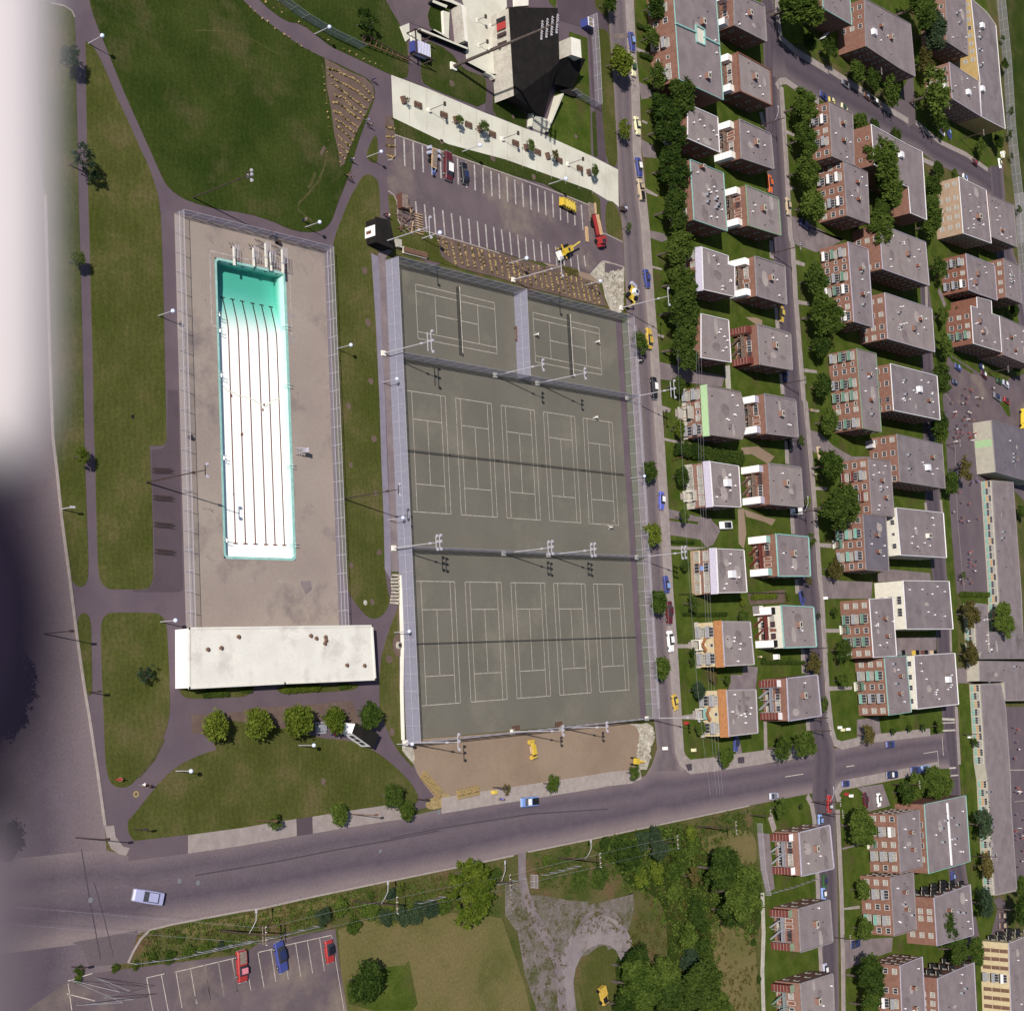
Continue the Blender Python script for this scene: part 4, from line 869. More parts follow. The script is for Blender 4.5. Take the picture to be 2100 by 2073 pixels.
# ================================================================ flood light masts
def mast(base, top, label, color, heads, arm=1.8, group='floodlight masts', boxy=True, r=.13, lamps='globe', foot=True):
    g = gp(base); h = height_at(base, top)
    t = thing('floodlight_mast', label, 'floodlight', (g.x, g.y, .1), 0, group)
    b = MB(); b.tube((0, 0, 0), (0, 0, h), r, r * .55, color, 8)
    if boxy: b.box((0, 0, h * .8), (.35, .35, .5), color)
    b.build('pole', t)
    if foot: b = MB(); b.box((0, 0, .15), (1.0, 1.0, .5), 'white_concrete'); b.build('footing', t)
    b = MB(); rows = max(1, (heads + 2) // 3); hm = MB()
    for k in range(rows): b.bar((-.1, -arm, h - .9 * k), (-.1, arm, h - .9 * k), .12, .12, color)
    b.build('crossarm', t)
    hm.tube((0, 0, 0), (.34, 0, -.16), .16, .34, 'galv', 8); hm.tube((.34, 0, -.16), (.36, 0, -.17), .3, .3, 'lamp_glass', 8)
    me = hm.mesh('lamp_head')
    for k in range(heads):
        row, c_ = divmod(k, 3); nn = min(3, heads - row * 3); y = 0 if nn == 1 else -arm + 2 * arm * c_ / (nn - 1)
        obj('lamp_head', me, t, (.12, y, h - .9 * row), R(-25 if y < 0 else 25))
    return t, h
mast((395.4, 405.9), (512.7, 359.2), 'dark wooden floodlight mast at the corner of the round lawn above the pool', 'pole_dark', 4, .7, foot=False)
mast((298.9, 989.3), (420.8, 963.1), 'dark wooden floodlight mast left of the pool by the bicycle racks', 'pole_dark', 2, .8, foot=False)
mast((702.8, 1022.9), (816.9, 1003.2), 'dark wooden floodlight mast on the lawn strip right of the pool', 'pole_dark', 2, .8, foot=False)
mast((772.3, 501), (879.8, 464.2), 'white floodlight mast beside the small black roofed hut', 'pole_white', 2)
mast((1050.4, 574.4), (1150, 544.2), 'white floodlight mast in the middle of the top court fence', 'pole_white', 2)
mast((1272.1, 632), (1370.4, 608.4), 'white floodlight mast at the top right corner of the courts', 'pole_white', 2)
mast((784.1, 725.1), (884, 698), 'white floodlight mast with a lamp cross, left end of the upper middle fence', 'pole_white', 4)
mast(tuple(rd('21:815,1412')[0]), tuple(rd('21:1190,1330')[0]), 'white floodlight mast over the gap between the two upper courts', 'pole_white', 3, .9)
mast(tuple(rd('21:1145,1475')[0]), tuple(rd('21:1520,1395')[0]), 'white floodlight mast below the upper right court', 'pole_white', 3, .9)
mast((1283.9, 816.9), (1382.2, 799.8), 'white floodlight mast at the street end of the upper middle fence', 'pole_white', 4)
mast((805.1, 1124.3), (900.9, 1109.9), 'white floodlight mast at the left end of the lower middle fence', 'pole_white', 6, 1.1)
mast(tuple(rd('22:880,1277')[0]), tuple(rd('22:1260,1228')[0]), 'white floodlight mast with six lamps in the middle of the lower middle fence', 'pole_white', 6, 1.1)
mast(tuple(rd('22:1230,1290')[0]), tuple(rd('22:1595,1245')[0]), 'white floodlight mast with six lamps, second from the street in the lower middle fence', 'pole_white', 6, 1.1)
mast((1303.6, 1143.5), (1404.5, 1133.5), 'white floodlight mast at the street end of the lower middle fence', 'pole_white', 6, 1.1)
mast((828.8, 1523), (939, 1522.5), 'white floodlight mast at the left corner of the dirt lot', 'pole_white', 3, 1.2)
mast(tuple(rd('23:950,1145')[0]), tuple(rd('23:1345,1125')[0]), 'white floodlight mast in the bottom fence behind the yellow roller', 'pole_white', 3, .7)
mast(tuple(rd('23:1330,1115')[0]), tuple(rd('23:1690,1098')[0]), 'white floodlight mast in the bottom fence right of the yellow roller', 'pole_white', 3, .7)
mast((1324.5, 1473.2), (1432, 1472.7), 'white floodlight mast at the bottom street corner of the courts', 'pole_white', 3, .7)
# the big ballpark mast with a bank of lamps
g = gp((927.2, 137.7)); t = thing('stadium_mast', 'very tall wooden mast with a bank of many lamps leaning over the black roof', 'floodlight', (g.x, g.y, .1))
b = MB(); b.tube((0, 0, 0), (0, 0, 27.5), .36, .22, 'bark', 10); b.build('pole', t)
b = MB(); b.box((0, 0, .2), (1.6, 1.6, .6), 'white_concrete'); b.build('footing', t)
b = MB()
for k in range(4): b.bar((0, -1.7, 28.0 - k * 1.3), (0, 1.7, 28.6 - k * 1.3), .1, .1, 'pole_dark')
for y in (-1.2, 0, 1.2): b.bar((0, y, 23.8), (0, y, 28.6), .12, .12, 'pole_dark')
b.build('lamp_rack', t)
hm = MB(); hm.tube((0, 0, 0), (.3, -.2, -.15), .12, .27, 'galv', 8); hm.tube((.3, -.2, -.15), (.32, -.21, -.16), .24, .24, 'lamp_glass', 8); me = hm.mesh('lamp_head')
for k in range(4):
    for j in range(8): obj('lamp_head', me, t, (-.1, -1.65 + j * .47, 28.0 - k * 1.3 + .08 * j))

# ================================================================ globe lamps of the park
def lampmesh():
    p = MB(); p.tube((0, 0, 0), (0, 0, 3.7), .09, .06, 'pole_white', 8)
    g_ = MB(); g_.ball((0, 0, 3.95), .36, 'globe', 12, 8)
    return p.mesh('lamp_pole'), g_.mesh('lamp_globe')
lp, lg = lampmesh()
for s_, lb, sc_ in (('00:690,342', 'beside the fork of the two long paths', 1), ('10:935,268', 'beside the green fenced strip', 1.05), ('10:1345,1230', 'on the small triangular lawn', 1), ('11:862,252', 'on the lawn just above the pool corner', 1), ('01:1238,944', 'outside the left fence of the pool', 1),
                ('11:1105,1203', 'on the lawn strip right of the pool', 1), ('11:1465,1465', 'by the left fence of the courts, upper', 1), ('12:1510,1015', 'by the left fence of the courts, middle', 1), ('13:1558,370', 'by the left fence of the courts, lower', 1),
                ('02:1255,1812', 'at the corner of the white pavilion', 1), ('03:1375,1452', 'on the wide bottom lawn, left', 1), ('13:810,1252', 'on the wide bottom lawn below the row of trees', 1), ('13:1580,1242', 'at the corner of courts and dirt lot', 1),
                ('20:565,1187', 'on the grass between parking and plaza, left', 1.25), ('20:1240,1443', 'on the grass between parking and plaza, right', 1.25), ('21:250,340', 'above the planted bed beside the parking lot, left', 1.25), ('21:930,535', 'above the planted bed beside the parking lot, middle', 1.25), ('21:1525,705', 'at the right end of the planted bed', 1.1),
                ('32:355,690', 'on the pavement beside the street tree by the courts', 1.0), ('33:465,97', 'on the pavement behind the lower street tree', 1.0)):
    p = G1(s_, .1); t = thing('globe_lamp', 'white globe lamp ' + lb, 'street lamp', p, 0, 'globe lamps of the park'); t.scale = (sc_,) * 3
    obj('pole', lp, t); obj('globe', lg, t)
# plaza lamps with box heads on square bases
def plaza_lamp(s_, top, label):
    p = G1(s_, .12); h = height_at(rd(s_)[0], rd(top)[0]); t = thing('plaza_lamp', label, 'street lamp', p, 0, 'box head lamps of the plaza')
    b = MB(); b.tube((0, 0, 0), (0, 0, h), .07, .05, 'pole_dark', 6); b.build('pole', t)
    b = MB(); b.tube((0, 0, 0), (0, 0, .5), .55, .5, 'white_concrete', 10); b.build('base', t)
    b = MB(); b.box((0, 0, h), (.45, .85, .35), 'pole_dark'); b.build('lamp_box', t)
for i, (a, c, lb) in enumerate((('20:300,865', '20:428,812', 'first from the left in the middle of the pale plaza'), ('20:873,1090', '20:1000,1042', 'in the middle of the pale plaza below the steps'), ('20:1385,1287', '20:1510,1247', 'last before the street on the pale plaza'),
                          ('20:672,165', '20:740,112', 'on the upper terrace, top left'), ('20:775,210', '20:842,160', 'on the upper terrace, second'), ('20:685,360', '20:750,300', 'on the upper terrace, lower left'), ('20:770,390', '20:853,345', 'on the upper terrace under the tall mast'))):
    plaza_lamp(a, c, 'dark box head lamp ' + lb)
# plaza planters and benches
pm_ = MB(); pm_.box((0, 0, .22), (1.25, 1.5, .45), 'bench_brown'); pm_.box((0, 0, .47), (1.05, 1.3, .06), 'bed_soil'); PLm = pm_.mesh('planter')
bm_ = MB()
for k in range(5): bm_.box((0, -.5 + .25 * k, .45), (2.1, .18, .07), 'bench_brown')
bm_.box((-.8, 0, .2), (.12, 1.1, .4), 'pole_dark'); bm_.box((.8, 0, .2), (.12, 1.1, .4), 'pole_dark'); BNm = bm_.mesh('bench')
for i, s_ in enumerate(('20:100,785', '20:510,940', '20:697,1012', '20:1060,1155', '20:1228,1222', '20:1550,1350')):
    o = obj('planter', PLm, None, G1(s_, .12), R(20)); tag(o, 'square brown planter on the pale plaza, %s from the left' % ('first second third fourth fifth sixth'.split()[i]), 'planter', 'planters of the plaza')
for i, s_ in enumerate(('20:210,825', '20:412,903', '20:605,980', '20:792,1053', '20:973,1123', '20:1146,1192', '20:1315,1257', '20:1476,1320')):
    o = obj('bench', BNm, None, G1(s_, .12), R(-2)); tag(o, 'dark slatted backless bench on the pale plaza, %s from the left' % ('first second third fourth fifth sixth seventh eighth'.split()[i]), 'bench', 'benches of the plaza')
for s_, lb in (('23:975,1118', 'brown bench inside the bottom fence of the courts, left'), ('23:1310,1087', 'brown bench inside the bottom fence of the courts, right')):
    tag(obj('bench', BNm, None, G1(s_, .12), R(2)), lb, 'bench')
o = obj('bench', BNm, None, G1('21:985,1090', .12), R(90)); o.scale = (1.6, 1, 1); tag(o, 'long brown bench at the fence between the two upper courts', 'bench')
# bicycle racks
for i, s_ in enumerate(('02:1185,628 1330,632', '02:1190,840 1335,850', '02:1195,1050 1340,1062', '02:1203,1260 1345,1272')):
    a, c = G(s_, .1); t = thing('bicycle_rack', 'dark metal bicycle rack beside the pool fence, %s from the top' % 'first second third fourth'.split()[i], 'bicycle rack', a, math.atan2(c.y - a.y, c.x - a.x), 'bicycle racks beside the pool')
    L_ = (c - a).length; b = MB()
    for y in (-.3, .3): b.bar((0, y, .75), (L_, y, .75), .06, .06, 'pole_dark'); b.bar((0, y, .15), (L_, y, .15), .06, .06, 'pole_dark')
    b.build('frame', t); b = MB()
    for k in range(14): b.bar((L_ * k / 13, -.3, .15), (L_ * k / 13, .3, .75), .04, .04, 'pole_dark')
    b.build('hoops', t)
# round stone basin and bench wall beside the retaining wall, steps
b = MB(); c_ = G1('13:1588,470', .0); b.tube(c_ + V((0, 0, .1)), c_ + V((0, 0, .55)), .75, .65, 'concrete', 12); b.tube(c_ + V((0, 0, .55)), c_ + V((0, 0, .57)), .45, .45, 'pole_dark', 12); tag(b.build('drinking_fountain'), 'round concrete drinking fountain in a bare patch by the courts wall', 'drinking fountain')
sheet('bare_patch', [c_ + V((math.cos(t) * 1.6, math.sin(t) * 2.2, 0)) for t in np.linspace(0, 6.28, 13)[:-1]], .128, 'bed_soil')
t = thing('rock_steps', 'rough pale stone steps at the foot of the lawn strip beside the courts', 'steps', G1('12:1560,1550', 0))
for k in range(9):
    f_ = k / 8; p = G1('12:1562,%g' % (1450 + 215 * f_)) - t.location; b = MB(); b.box((p.x, p.y, .06 + .05 * (8 - k)), (2.3 + .4 * math.sin(k), .42, .2 + .02 * k), 'rubble', random.uniform(-.06, .06)); b.build('step', t)
sheet('rubble_ground', G('23:95,1250 175,1270 190,1340 180,1400 130,1340 90,1290'), .13, 'rubble', thick=.1)
# rubble lumps
def lumps(name, poly, n, r0, r1, m, label, cat=None, flat=.6):
    P = G(poly); x0 = min(p.x for p in P); x1_ = max(p.x for p in P); y0 = min(p.y for p in P); y1_ = max(p.y for p in P)
    def inside(x, y):
        c_ = False
        for i in range(len(P)):
            a, d = P[i], P[i - 1]
            if (a.y > y) != (d.y > y) and x < (d.x - a.x) * (y - a.y) / (d.y - a.y) + a.x: c_ = not c_
        return c_
    b = MB(); k = 0
    while k < n:
        x, y = random.uniform(x0, x1_), random.uniform(y0, y1_)
        if not inside(x, y): continue
        k += 1; r_ = random.uniform(r0, r1); i = len(b.v)
        b.box((x, y, r_ * flat * .6 + .08), (r_ * 2 * random.uniform(.7, 1.2), r_ * 2, r_ * 1.3 * flat), m, random.uniform(0, 3))
        for q in range(i, len(b.v)):
            v = b.v[q]; b.v[q] = (v[0] + random.uniform(-.25, .25) * r_, v[1] + random.uniform(-.25, .25) * r_, v[2] + random.uniform(-.2, .2) * r_)
    o = b.build(name); o['label'] = label; stuff(o); return o
lumps('rubble', '31:200,600 290,590 290,870 240,850 180,760 120,640', 260, .1, .4, 'rubble', 'broken pale stone rubble by the street at the corner of the courts')
lumps('rubble', '33:430,1100 520,1100 540,1200 510,1260 500,1380 450,1420 400,1320', 170, .1, .35, 'rubble', 'broken pale stone rubble at the right end of the dirt lot')
lumps('weeds', '21:1340,560 1460,590 1470,640 1380,620', 90, .1, .3, 'leaf_olive', 'green weeds at the edge of the parking lot', flat=1)
lumps('rubble', '24:900,950 1010,940 1040,1200 1000,1280 900,1160', 60, .04, .12, 'gravel', 'scattered stones on the gravel lot')
# planted rows
def rows(name, lines, m, label, w_=.35, step=.5):
    b = MB()
    for s_ in lines:
        P = G(s_)
        for a, c in zip(P, P[1:]):
            n = max(1, int((c - a).length / step))
            for k in range(n):
                if random.random() < .06: continue
                p = a.lerp(c, (k + random.random() * .6) / n); r_ = w_ * random.uniform(.6, 1.2)
                i = len(b.v); b.ball((p.x + random.uniform(-.12, .12), p.y + random.uniform(-.12, .12), .16 + r_ * .4), r_ * .6, m if random.random() < .8 else 'leaf_olive', 6, 3, .9)
                for q in range(i, len(b.v)): v = b.v[q]; b.v[q] = (v[0] + random.uniform(-.1, .1), v[1] + random.uniform(-.1, .1), v[2] + random.uniform(-.05, .08))
    o = b.build(name); o['label'] = label; stuff(o)
rows('bedding_rows', ['10:1030,535 1090,550 1160,590 1230,620 1300,670 1390,770', '10:1030,580 1100,640 1180,670 1260,720 1360,800', '10:1060,660 1120,690 1200,760 1280,820 1340,860', '10:1070,740 1160,770 1220,840 1320,910',
     '10:1070,810 1100,805 1180,860 1290,950', '10:1070,870 1120,890 1200,960 1270,1000', '10:1095,940 1150,970 1250,1050', '10:1100,990 1160,1040 1230,1110', '10:1100,1060 1150,1110 1210,1150', '10:1110,1130 1190,1200', '10:1120,1200 1170,1250', '10:1125,1270 1150,1300',
     '10:1490,1000 1555,1010', '10:1490,1075 1560,1080', '10:1490,1140 1560,1150', '10:1500,1220 1550,1235', '10:1540,925 1530,935'], 'straw', 'rows of straw coloured bedding plants in the curved garden beds', .34, .27)
L_ = []
tops = [(365, 330, 1), (400, 340, 1), (430, 370, 1), (475, 375, 1), (525, 380, 0), (572, 395, 0), (628, 410, 0), (680, 425, 0), (706, 430, 0), (762, 450, 0), (802, 460, 0), (850, 480, 0), (897, 500, 0), (945, 520, 0), (985, 525, 0), (1025, 540, 0), (1065, 545, 0), (1110, 555, 0), (1155, 565, 0), (1195, 575, 0), (1240, 590, 0), (1285, 600, 0), (1325, 610, 0), (1365, 620, 0), (1405, 635, 0), (1445, 645, 0), (1485, 655, 0), (1525, 670, 0), (1565, 685, 0), (1600, 695, 0)]
for (x, y, f_) in tops:
    yb2 = 520 + (x - 440) * .30 if f_ == 0 else 510 - (440 - x) * 1.1
    L_.append('21:%g,%g %g,%g' % (x, y, x + .19 * (yb2 - y), yb2))
rows('bedding_rows', L_, 'straw', 'many short rows of straw coloured bedding plants below the parking lot', .38, .34)
rows('bedding_tufts', ['10:395,40 450,80 510,135 560,175 615,230 665,250 720,295 765,320 815,355 860,385 910,410 955,445', '10:535,15 600,60 665,95 730,145 790,170 885,225', '10:980,290 1030,315 1080,345 1130,375 1190,400 1245,430 1290,460 1345,480 1390,500 1440,520 1490,540', '10:980,520 990,580 1025,870 1045,990 1030,1070 1045,1170 1020,1210'], 'straw', 'straw coloured tufts along both edges of the path to the plaza', .3, 1.3)
# ================================================================ window, balcony and roof pieces (shared meshes, facing -Y at rz 0, origin at the wall)
def win_mesh(w, h, pane, frame='win_frame', bars=1):
    frame = 'win_frame' if frame == 'trim_white' else frame
    b = MB(); b.box((0, -.04, 0), (w, .08, h), frame); b.box((0, -.09, 0), (w - .22, .03, h - .24), pane)
    for k in range(bars): x = -w / 2 + w * (k + 1) / (bars + 1); b.box((x, -.115, 0), (.08, .03, h - .2), frame)
    b.box((0, -.08, -h / 2 - .03), (w + .1, .14, .06), frame)
    return b.mesh('window')
WM = {}
for nm, a in dict(std=(1.5, 1.35, 'glass_dark'), std_b=(1.5, 1.35, 'blind'), wide=(2.4, 1.45, 'glass_dark', 'trim_white', 2), wide_b=(2.4, 1.45, 'blind', 'trim_white', 2), small=(.9, .9, 'glass_dark', 'trim_white', 0),
                  teal=(1.6, 1.4, 'teal_panel', 'trim_white', 1), brown=(1.5, 1.4, 'glass_dark', 'trim_brown', 1), dark=(1.5, 1.3, 'glass_dark', 'trim_grey', 1), flat=(1.0, 1.2, 'glass_dark', 'win_frame', 0), tall=(1.1, 2.4, 'bench_brown', 'bench_brown', 0), door=(1.0, 2.1, 'trim_brown', 'trim_white', 0)).items():
    WM[nm] = win_mesh(*a)
def balc_mesh(w, d, rail, floor='concrete', dark=False):
    b = MB(); b.box((0, -d / 2, 0), (w, d, .16), floor)
    b.box((0, -d, .52), (w, .06, .85), rail); b.box((-w / 2, -d / 2, .52), (.06, d, .85), rail); b.box((w / 2, -d / 2, .52), (.06, d, .85), rail)
    return b.mesh('balcony')
BM = dict(grey=balc_mesh(2.7, 1.25, 'grey_metal'), green=balc_mesh(2.7, 1.25, 'balcony_green'), teal=balc_mesh(2.7, 1.25, 'teal_panel'), white=balc_mesh(2.7, 1.2, 'trim_white'), maroon=balc_mesh(2.7, 1.2, 'shed_red'), dark=balc_mesh(1.9, 1.3, 'black'), rust=balc_mesh(2.6, 1.2, 'wood'))
def chim_mesh(a=1.1, m='brick_dull', h=1.1):
    b = MB(); b.box((0, 0, h / 2), (a, a * .75, h), m); b.box((0, 0, h), (a * 1.1, a * .85, .12), 'concrete'); b.box((0, 0, h + .07), (a * .6, a * .4, .03), 'black')
    return b.mesh('chimney')
CHM = dict(red=chim_mesh(1.5, 'brick_dull', 1.2), dark=chim_mesh(1.1, 'brick_brown', 1.3), white=chim_mesh(1.8, 'roof_white', 1.2), big=chim_mesh(2.0, 'brick_dull', 1.5))
def vent_mesh():
    b = MB(); b.tube((0, 0, 0), (0, 0, .5), .12, .12, 'trim_white', 8); b.tube((0, 0, .45), (0, 0, .68), .26, .1, 'trim_white', 8); return b.mesh('roof_vent')
VM = vent_mesh()
b = MB(); b.tube((0, 0, 0), (0, 0, .4), .1, .1, 'black', 6); VD = b.mesh('roof_vent')
b = MB(); b.tube((0, 0, 0), (0, 0, 3.2), .035, .025, 'grey_metal', 5)
for z, l in ((3.1, 1.5), (2.8, 1.2), (2.5, .9)): b.bar((0, -l / 2, z), (0, l / 2, z), .04, .04, 'grey_metal')
b.bar((-.4, 0, 2.85), (.5, 0, 2.85), .04, .04, 'grey_metal'); ANT = b.mesh('antenna')
b = MB(); b.box((0, 0, .55), (1.9, 1.7, 1.1), 'shed_white'); b.box((0, 0, 1.12), (2.0, 1.8, .06), 'trim_white'); HATW = b.mesh('roof_hatch')
b = MB(); b.box((0, 0, .55), (1.5, 1.5, 1.1), 'brick_dull', top='roof_slate'); HATR = b.mesh('roof_hatch')
b = MB()
b.box((0, 0, .4), (.9, .7, .8), 'grey_metal'); b.tube((0, 0, .8), (0, 0, 1.1), .25, .25, 'black', 8); COOL = b.mesh('air_unit')
PATCH = []
for m_ in ('roof_patch', 'roof_patch_pale'):
    b = MB(); b.face([(math.cos(t) * random.uniform(.7, 1.1), math.sin(t) * random.uniform(.7, 1.1), .01) for t in np.linspace(0, 5.6, 9)], m_); PATCH.append(b.mesh('roof_patch'))
CAMV = Vector((CX, CY, CZ))
class House:
    def __init__(s, name, label, cat, roof, h, wall='brick_red', top='roof_gravel', trim='trim_grey', group=None, parapet=.24, tw=.17, lip=True, base=0.0):
        s.h = h; s.P = [Vector((p.x, p.y, 0)) for p in G(roof, h)]
        n = len(s.P); ar = sum(s.P[k].x * s.P[(k + 1) % n].y - s.P[(k + 1) % n].x * s.P[k].y for k in range(n))
        if ar < 0: s.P = [s.P[0]] + s.P[:0:-1]
        s.c = sum(s.P, Vector()) / n
        s.t = thing(name, label, cat, (s.c.x, s.c.y, base), 0, group); L = s.L = [p - s.c for p in s.P]
        b = MB(); b.prism([(p.x, p.y) for p in L], 0, h - .02, wall, wall); b.build('wall', s.t)
        inn = [p * (1 - .3 / max(p.length, 1)) for p in L]
        b = MB(); b.face([(p.x, p.y, h + .01) for p in inn], top); b.build('roof', s.t)
        b = MB()
        for k in range(n):
            a, c = L[k], L[(k + 1) % n]; d = (c - a).normalized() * (tw / 2)
            b.bar(Vector((a.x, a.y, h + parapet / 2 - .06)) - d, Vector((c.x, c.y, h + parapet / 2 - .06)) + d, tw, parapet + .0, trim)
        b.build('parapet', s.t); s.n = n; s.wallm = wall
    def edge(s, k): return s.L[k % s.n], s.L[(k + 1) % s.n]
    def left(s):
        """edge facing the camera side (-X)"""
        best = None
        for k in range(s.n):
            a, c = s.edge(k); d = (c - a); nr = Vector((d.y, -d.x, 0)).normalized(); q = -nr.x * (d.length ** .5)
            if best is None or q > best[0]: best = (q, k)
        return best[1]
    def frame(s, k):
        a, c = s.edge(k); d = (c - a).normalized(); nr = Vector((d.y, -d.x, 0)); rz = math.atan2(nr.x, -nr.y)
        return a, c, d, nr, rz
    def visible(s, k):
        a, c, d, nr, rz = s.frame(k); m = s.c + (a + c) / 2 + Vector((0, 0, s.h / 2)); return (CAMV - m).normalized().dot(nr) > .04
    def put(s, me, name, k, f, z, off=0.0):
        a, c, d, nr, rz = s.frame(k); p = a.lerp(c, f) + nr * off
        return obj(name, me, s.t, (p.x, p.y, z), rz)
    def roofput(s, me, name, u, v, rz=0):
        """u across (left to right), v from top to bottom of the photo, by roof corners"""
        k = s.left(); a, c = s.edge(k); far = [p for i, p in enumerate(s.L) if i not in (k, (k + 1) % s.n)]
        q = far[0] if len(far) == 1 else None
        r0, r1 = (s.L[(k + 2) % s.n], s.L[(k - 1) % s.n])
        top_, bot = (a, c) if a.y > c.y else (c, a); tr, br = (r1, r0) if a.y > c.y else (r0, r1)
        p = top_.lerp(bot, v).lerp(tr.lerp(br, v), u)
        return obj(name, me, s.t, (p.x, p.y, s.h + .01), rz)
    def roofstuff(s, chim=((.45, .45, 'red'),), vents=4, darkv=2, ants=0, hat=(), cool=()):
        for u, v, c in chim: s.roofput(CHM[c], 'chimney', u, v, R(90) if c == 'red' else 0)
        for i in range(vents): s.roofput(VM, 'roof_vent', random.uniform(.1, .92), random.uniform(.1, .92))
        for i in range(darkv): s.roofput(VD, 'roof_vent', random.uniform(.1, .92), random.uniform(.1, .92))
        for i in range(3): o = s.roofput(PATCH[i % 2], 'roof_patch', random.uniform(.15, .8), random.uniform(.12, .85)); o.scale = (random.uniform(.6, 2.2), random.uniform(.5, 2.5), 1); o.location.z += .004 * (i + 1)
        for i in range(ants): s.roofput(ANT, 'antenna', random.uniform(.3, .7), (i + .5) / ants, random.uniform(0, 3))
        for u, v, w_ in hat: s.roofput(HATW if w_ else HATR, 'roof_hatch', u, v)
        for u, v in cool: s.roofput(COOL, 'air_unit', u, v)
    def sidewins(s, n=4, floors=(2.0, 4.8), kind=('std',), skip=()):
        kl = s.left()
        for k in range(s.n):
            if k == kl or not s.visible(k): continue
            a, c, d, nr, rz = s.frame(k)
            if abs(nr.y) < .5 or (c - a).length < 5: continue
            nn = max(2, round((c - a).length / 3.6)) if n == 0 else n - 1; kind = ('flat',)
            for z in floors:
                for i in range(nn): s.put(WM[random.choice(kind)], 'window', k, (i + .5) / nn, z)
    def front(s, cols, floors, k=None, bal='grey'):
        """cols: list of (fraction from the top of the photo, kind); floors: heights of the window centres"""
        k = s.left() if k is None else k; a, c, d, nr, rz = s.frame(k); flip = a.y < c.y
        for f, kind in cols:
            ff = 1 - f if flip else f
            for z in floors:
                if kind == 'w': s.put(WM[random.choice(('std', 'std', 'std_b'))], 'window', k, ff, z)
                elif kind in WM: s.put(WM[kind], 'window', k, ff, z)
                elif kind == 'b':
                    s.put(WM[random.choice(('wide', 'wide_b'))], 'window', k, ff, z); s.put(BM[random.choice(bal) if isinstance(bal, tuple) else bal], 'balcony', k, ff, z - .95)
    def mansard(s, m, drop=1.9, out=.55, k=None):
        k = s.left() if k is None else k; a, c, d, nr, rz = s.frame(k); b = MB(); h = s.h
        A, D = a - d * .25, c + d * .25
        b.face([V((*(A + nr * out).xy, h - drop)), V((*(D + nr * out).xy, h - drop)), V((*D.xy, h + .12)), V((*A.xy, h + .12))], m)
        b.face([V((*A.xy, h - drop)), V((*D.xy, h - drop)), V((*(D + nr * out).xy, h - drop)), V((*(A + nr * out).xy, h - drop))], 'trim_brown')
        for p, q in ((A, -1), (D, 1)): b.face([V((*p.xy, h - drop)), V((*(p + nr * out).xy, h - drop)), V((*p.xy, h + .12))][::q], m)
        b.build('mansard_roof', s.t)
    def band(s, f0, f1, z0, z1, m, name='wall_panel', off=.03, k=None, parent=None):
        k = s.left() if k is None else k; a, c, d, nr, rz = s.frame(k); flip = a.y < c.y
        if flip: f0, f1 = 1 - f1, 1 - f0
        p, q = a.lerp(c, f0), a.lerp(c, f1); b = MB(); mid = (p + q) / 2 + nr * off / 2
        b.box((mid.x, mid.y, (z0 + z1) / 2), ((q - p).length, off, z1 - z0), m, math.atan2(d.y, d.x)); return b.build(name, s.t)
    def gallery(s, face='shed_white', roof='trim_lilac', stair='bench_brown', deep=2.0, sw=1.75, ht=None, stairs='wood', wall2=None):
        """two tall storage sheds at the ends of the rear wall with galleries and stairs between"""
        k = s.left(); a, c, d, nr, rz = s.frame(k); Lw = (c - a).length; ht = ht or s.h * .76; ang = math.atan2(d.y, d.x)
        for p in (a + d * (sw / 2 + .35), c - d * (sw / 2 + .35)):
            m_ = p + nr * deep / 2; b = MB(); b.box((m_.x, m_.y, ht / 2), (sw, deep, ht), face, ang, top=roof); sh = b.build('storage_shed', s.t)
            b = MB(); m2 = p + nr * (deep + .02)
            for kk in range(1, 6): b.box((m2.x, m2.y, ht * kk / 6), (sw - .05, .04, .05), 'concrete', ang)
            b.build('siding', sh)
        i0, i1 = a + d * (sw + .5), c - d * (sw + .5); W_ = (i1 - i0).length; mid = (i0 + i1) / 2
        for z in (2.75,):
            m_ = mid + nr * .75; b = MB(); b.box((m_.x, m_.y, z), (W_, 1.5, .14), stairs, ang); g_ = b.build('gallery', s.t)
            b = MB(); r_ = mid + nr * 1.48; b.box((r_.x, r_.y, z + .95), (W_, .06, .08), stair, ang); b.box((r_.x, r_.y, z + .2), (W_, .05, .06), stair, ang)
            for q in range(15): p = i0.lerp(i1, (q + .5) / 15) + nr * 1.48; b.box((p.x, p.y, z + .55), (.05, .05, .8), stair)
            b.build('railing', g_)
        
        for q in (.0, .5, 1.0):
            p = i0.lerp(i1, q) + nr * 1.45; b = MB(); b.box((p.x, p.y, ht / 2), (.14, .14, ht), stair); b.build('post', s.t)
        for f0, f1, z0, z1 in ((.42, .12, .1, 2.75), (.55, .9, 2.75, .1)):
            p, q = i0.lerp(i1, f0) + nr * 2.1, i0.lerp(i1, f1) + nr * 2.1; b = MB()
            A, B = V((p.x, p.y, z0)), V((q.x, q.y, z1))
            for o_ in (-.4, .4): b.bar(A + nr * o_, B + nr * o_, .08, .22, stair)
            for kk in range(9): P_ = A.lerp(B, (kk + .5) / 9); b.box((P_.x, P_.y, P_.z), (.3, .85, .05), stairs, ang)
            b.build('stair', s.t)
        for f in (.14, .38, .62, .86):
            for z in (1.5, 4.3): s.put(WM[random.choice(('std_b', 'std', 'door', 'brown'))], 'window', k, (sw + .5 + W_ * f) / Lw, z)
        s.put(WM['wide'], 'window', k, .28, s.h - 1.2) if 0 else None

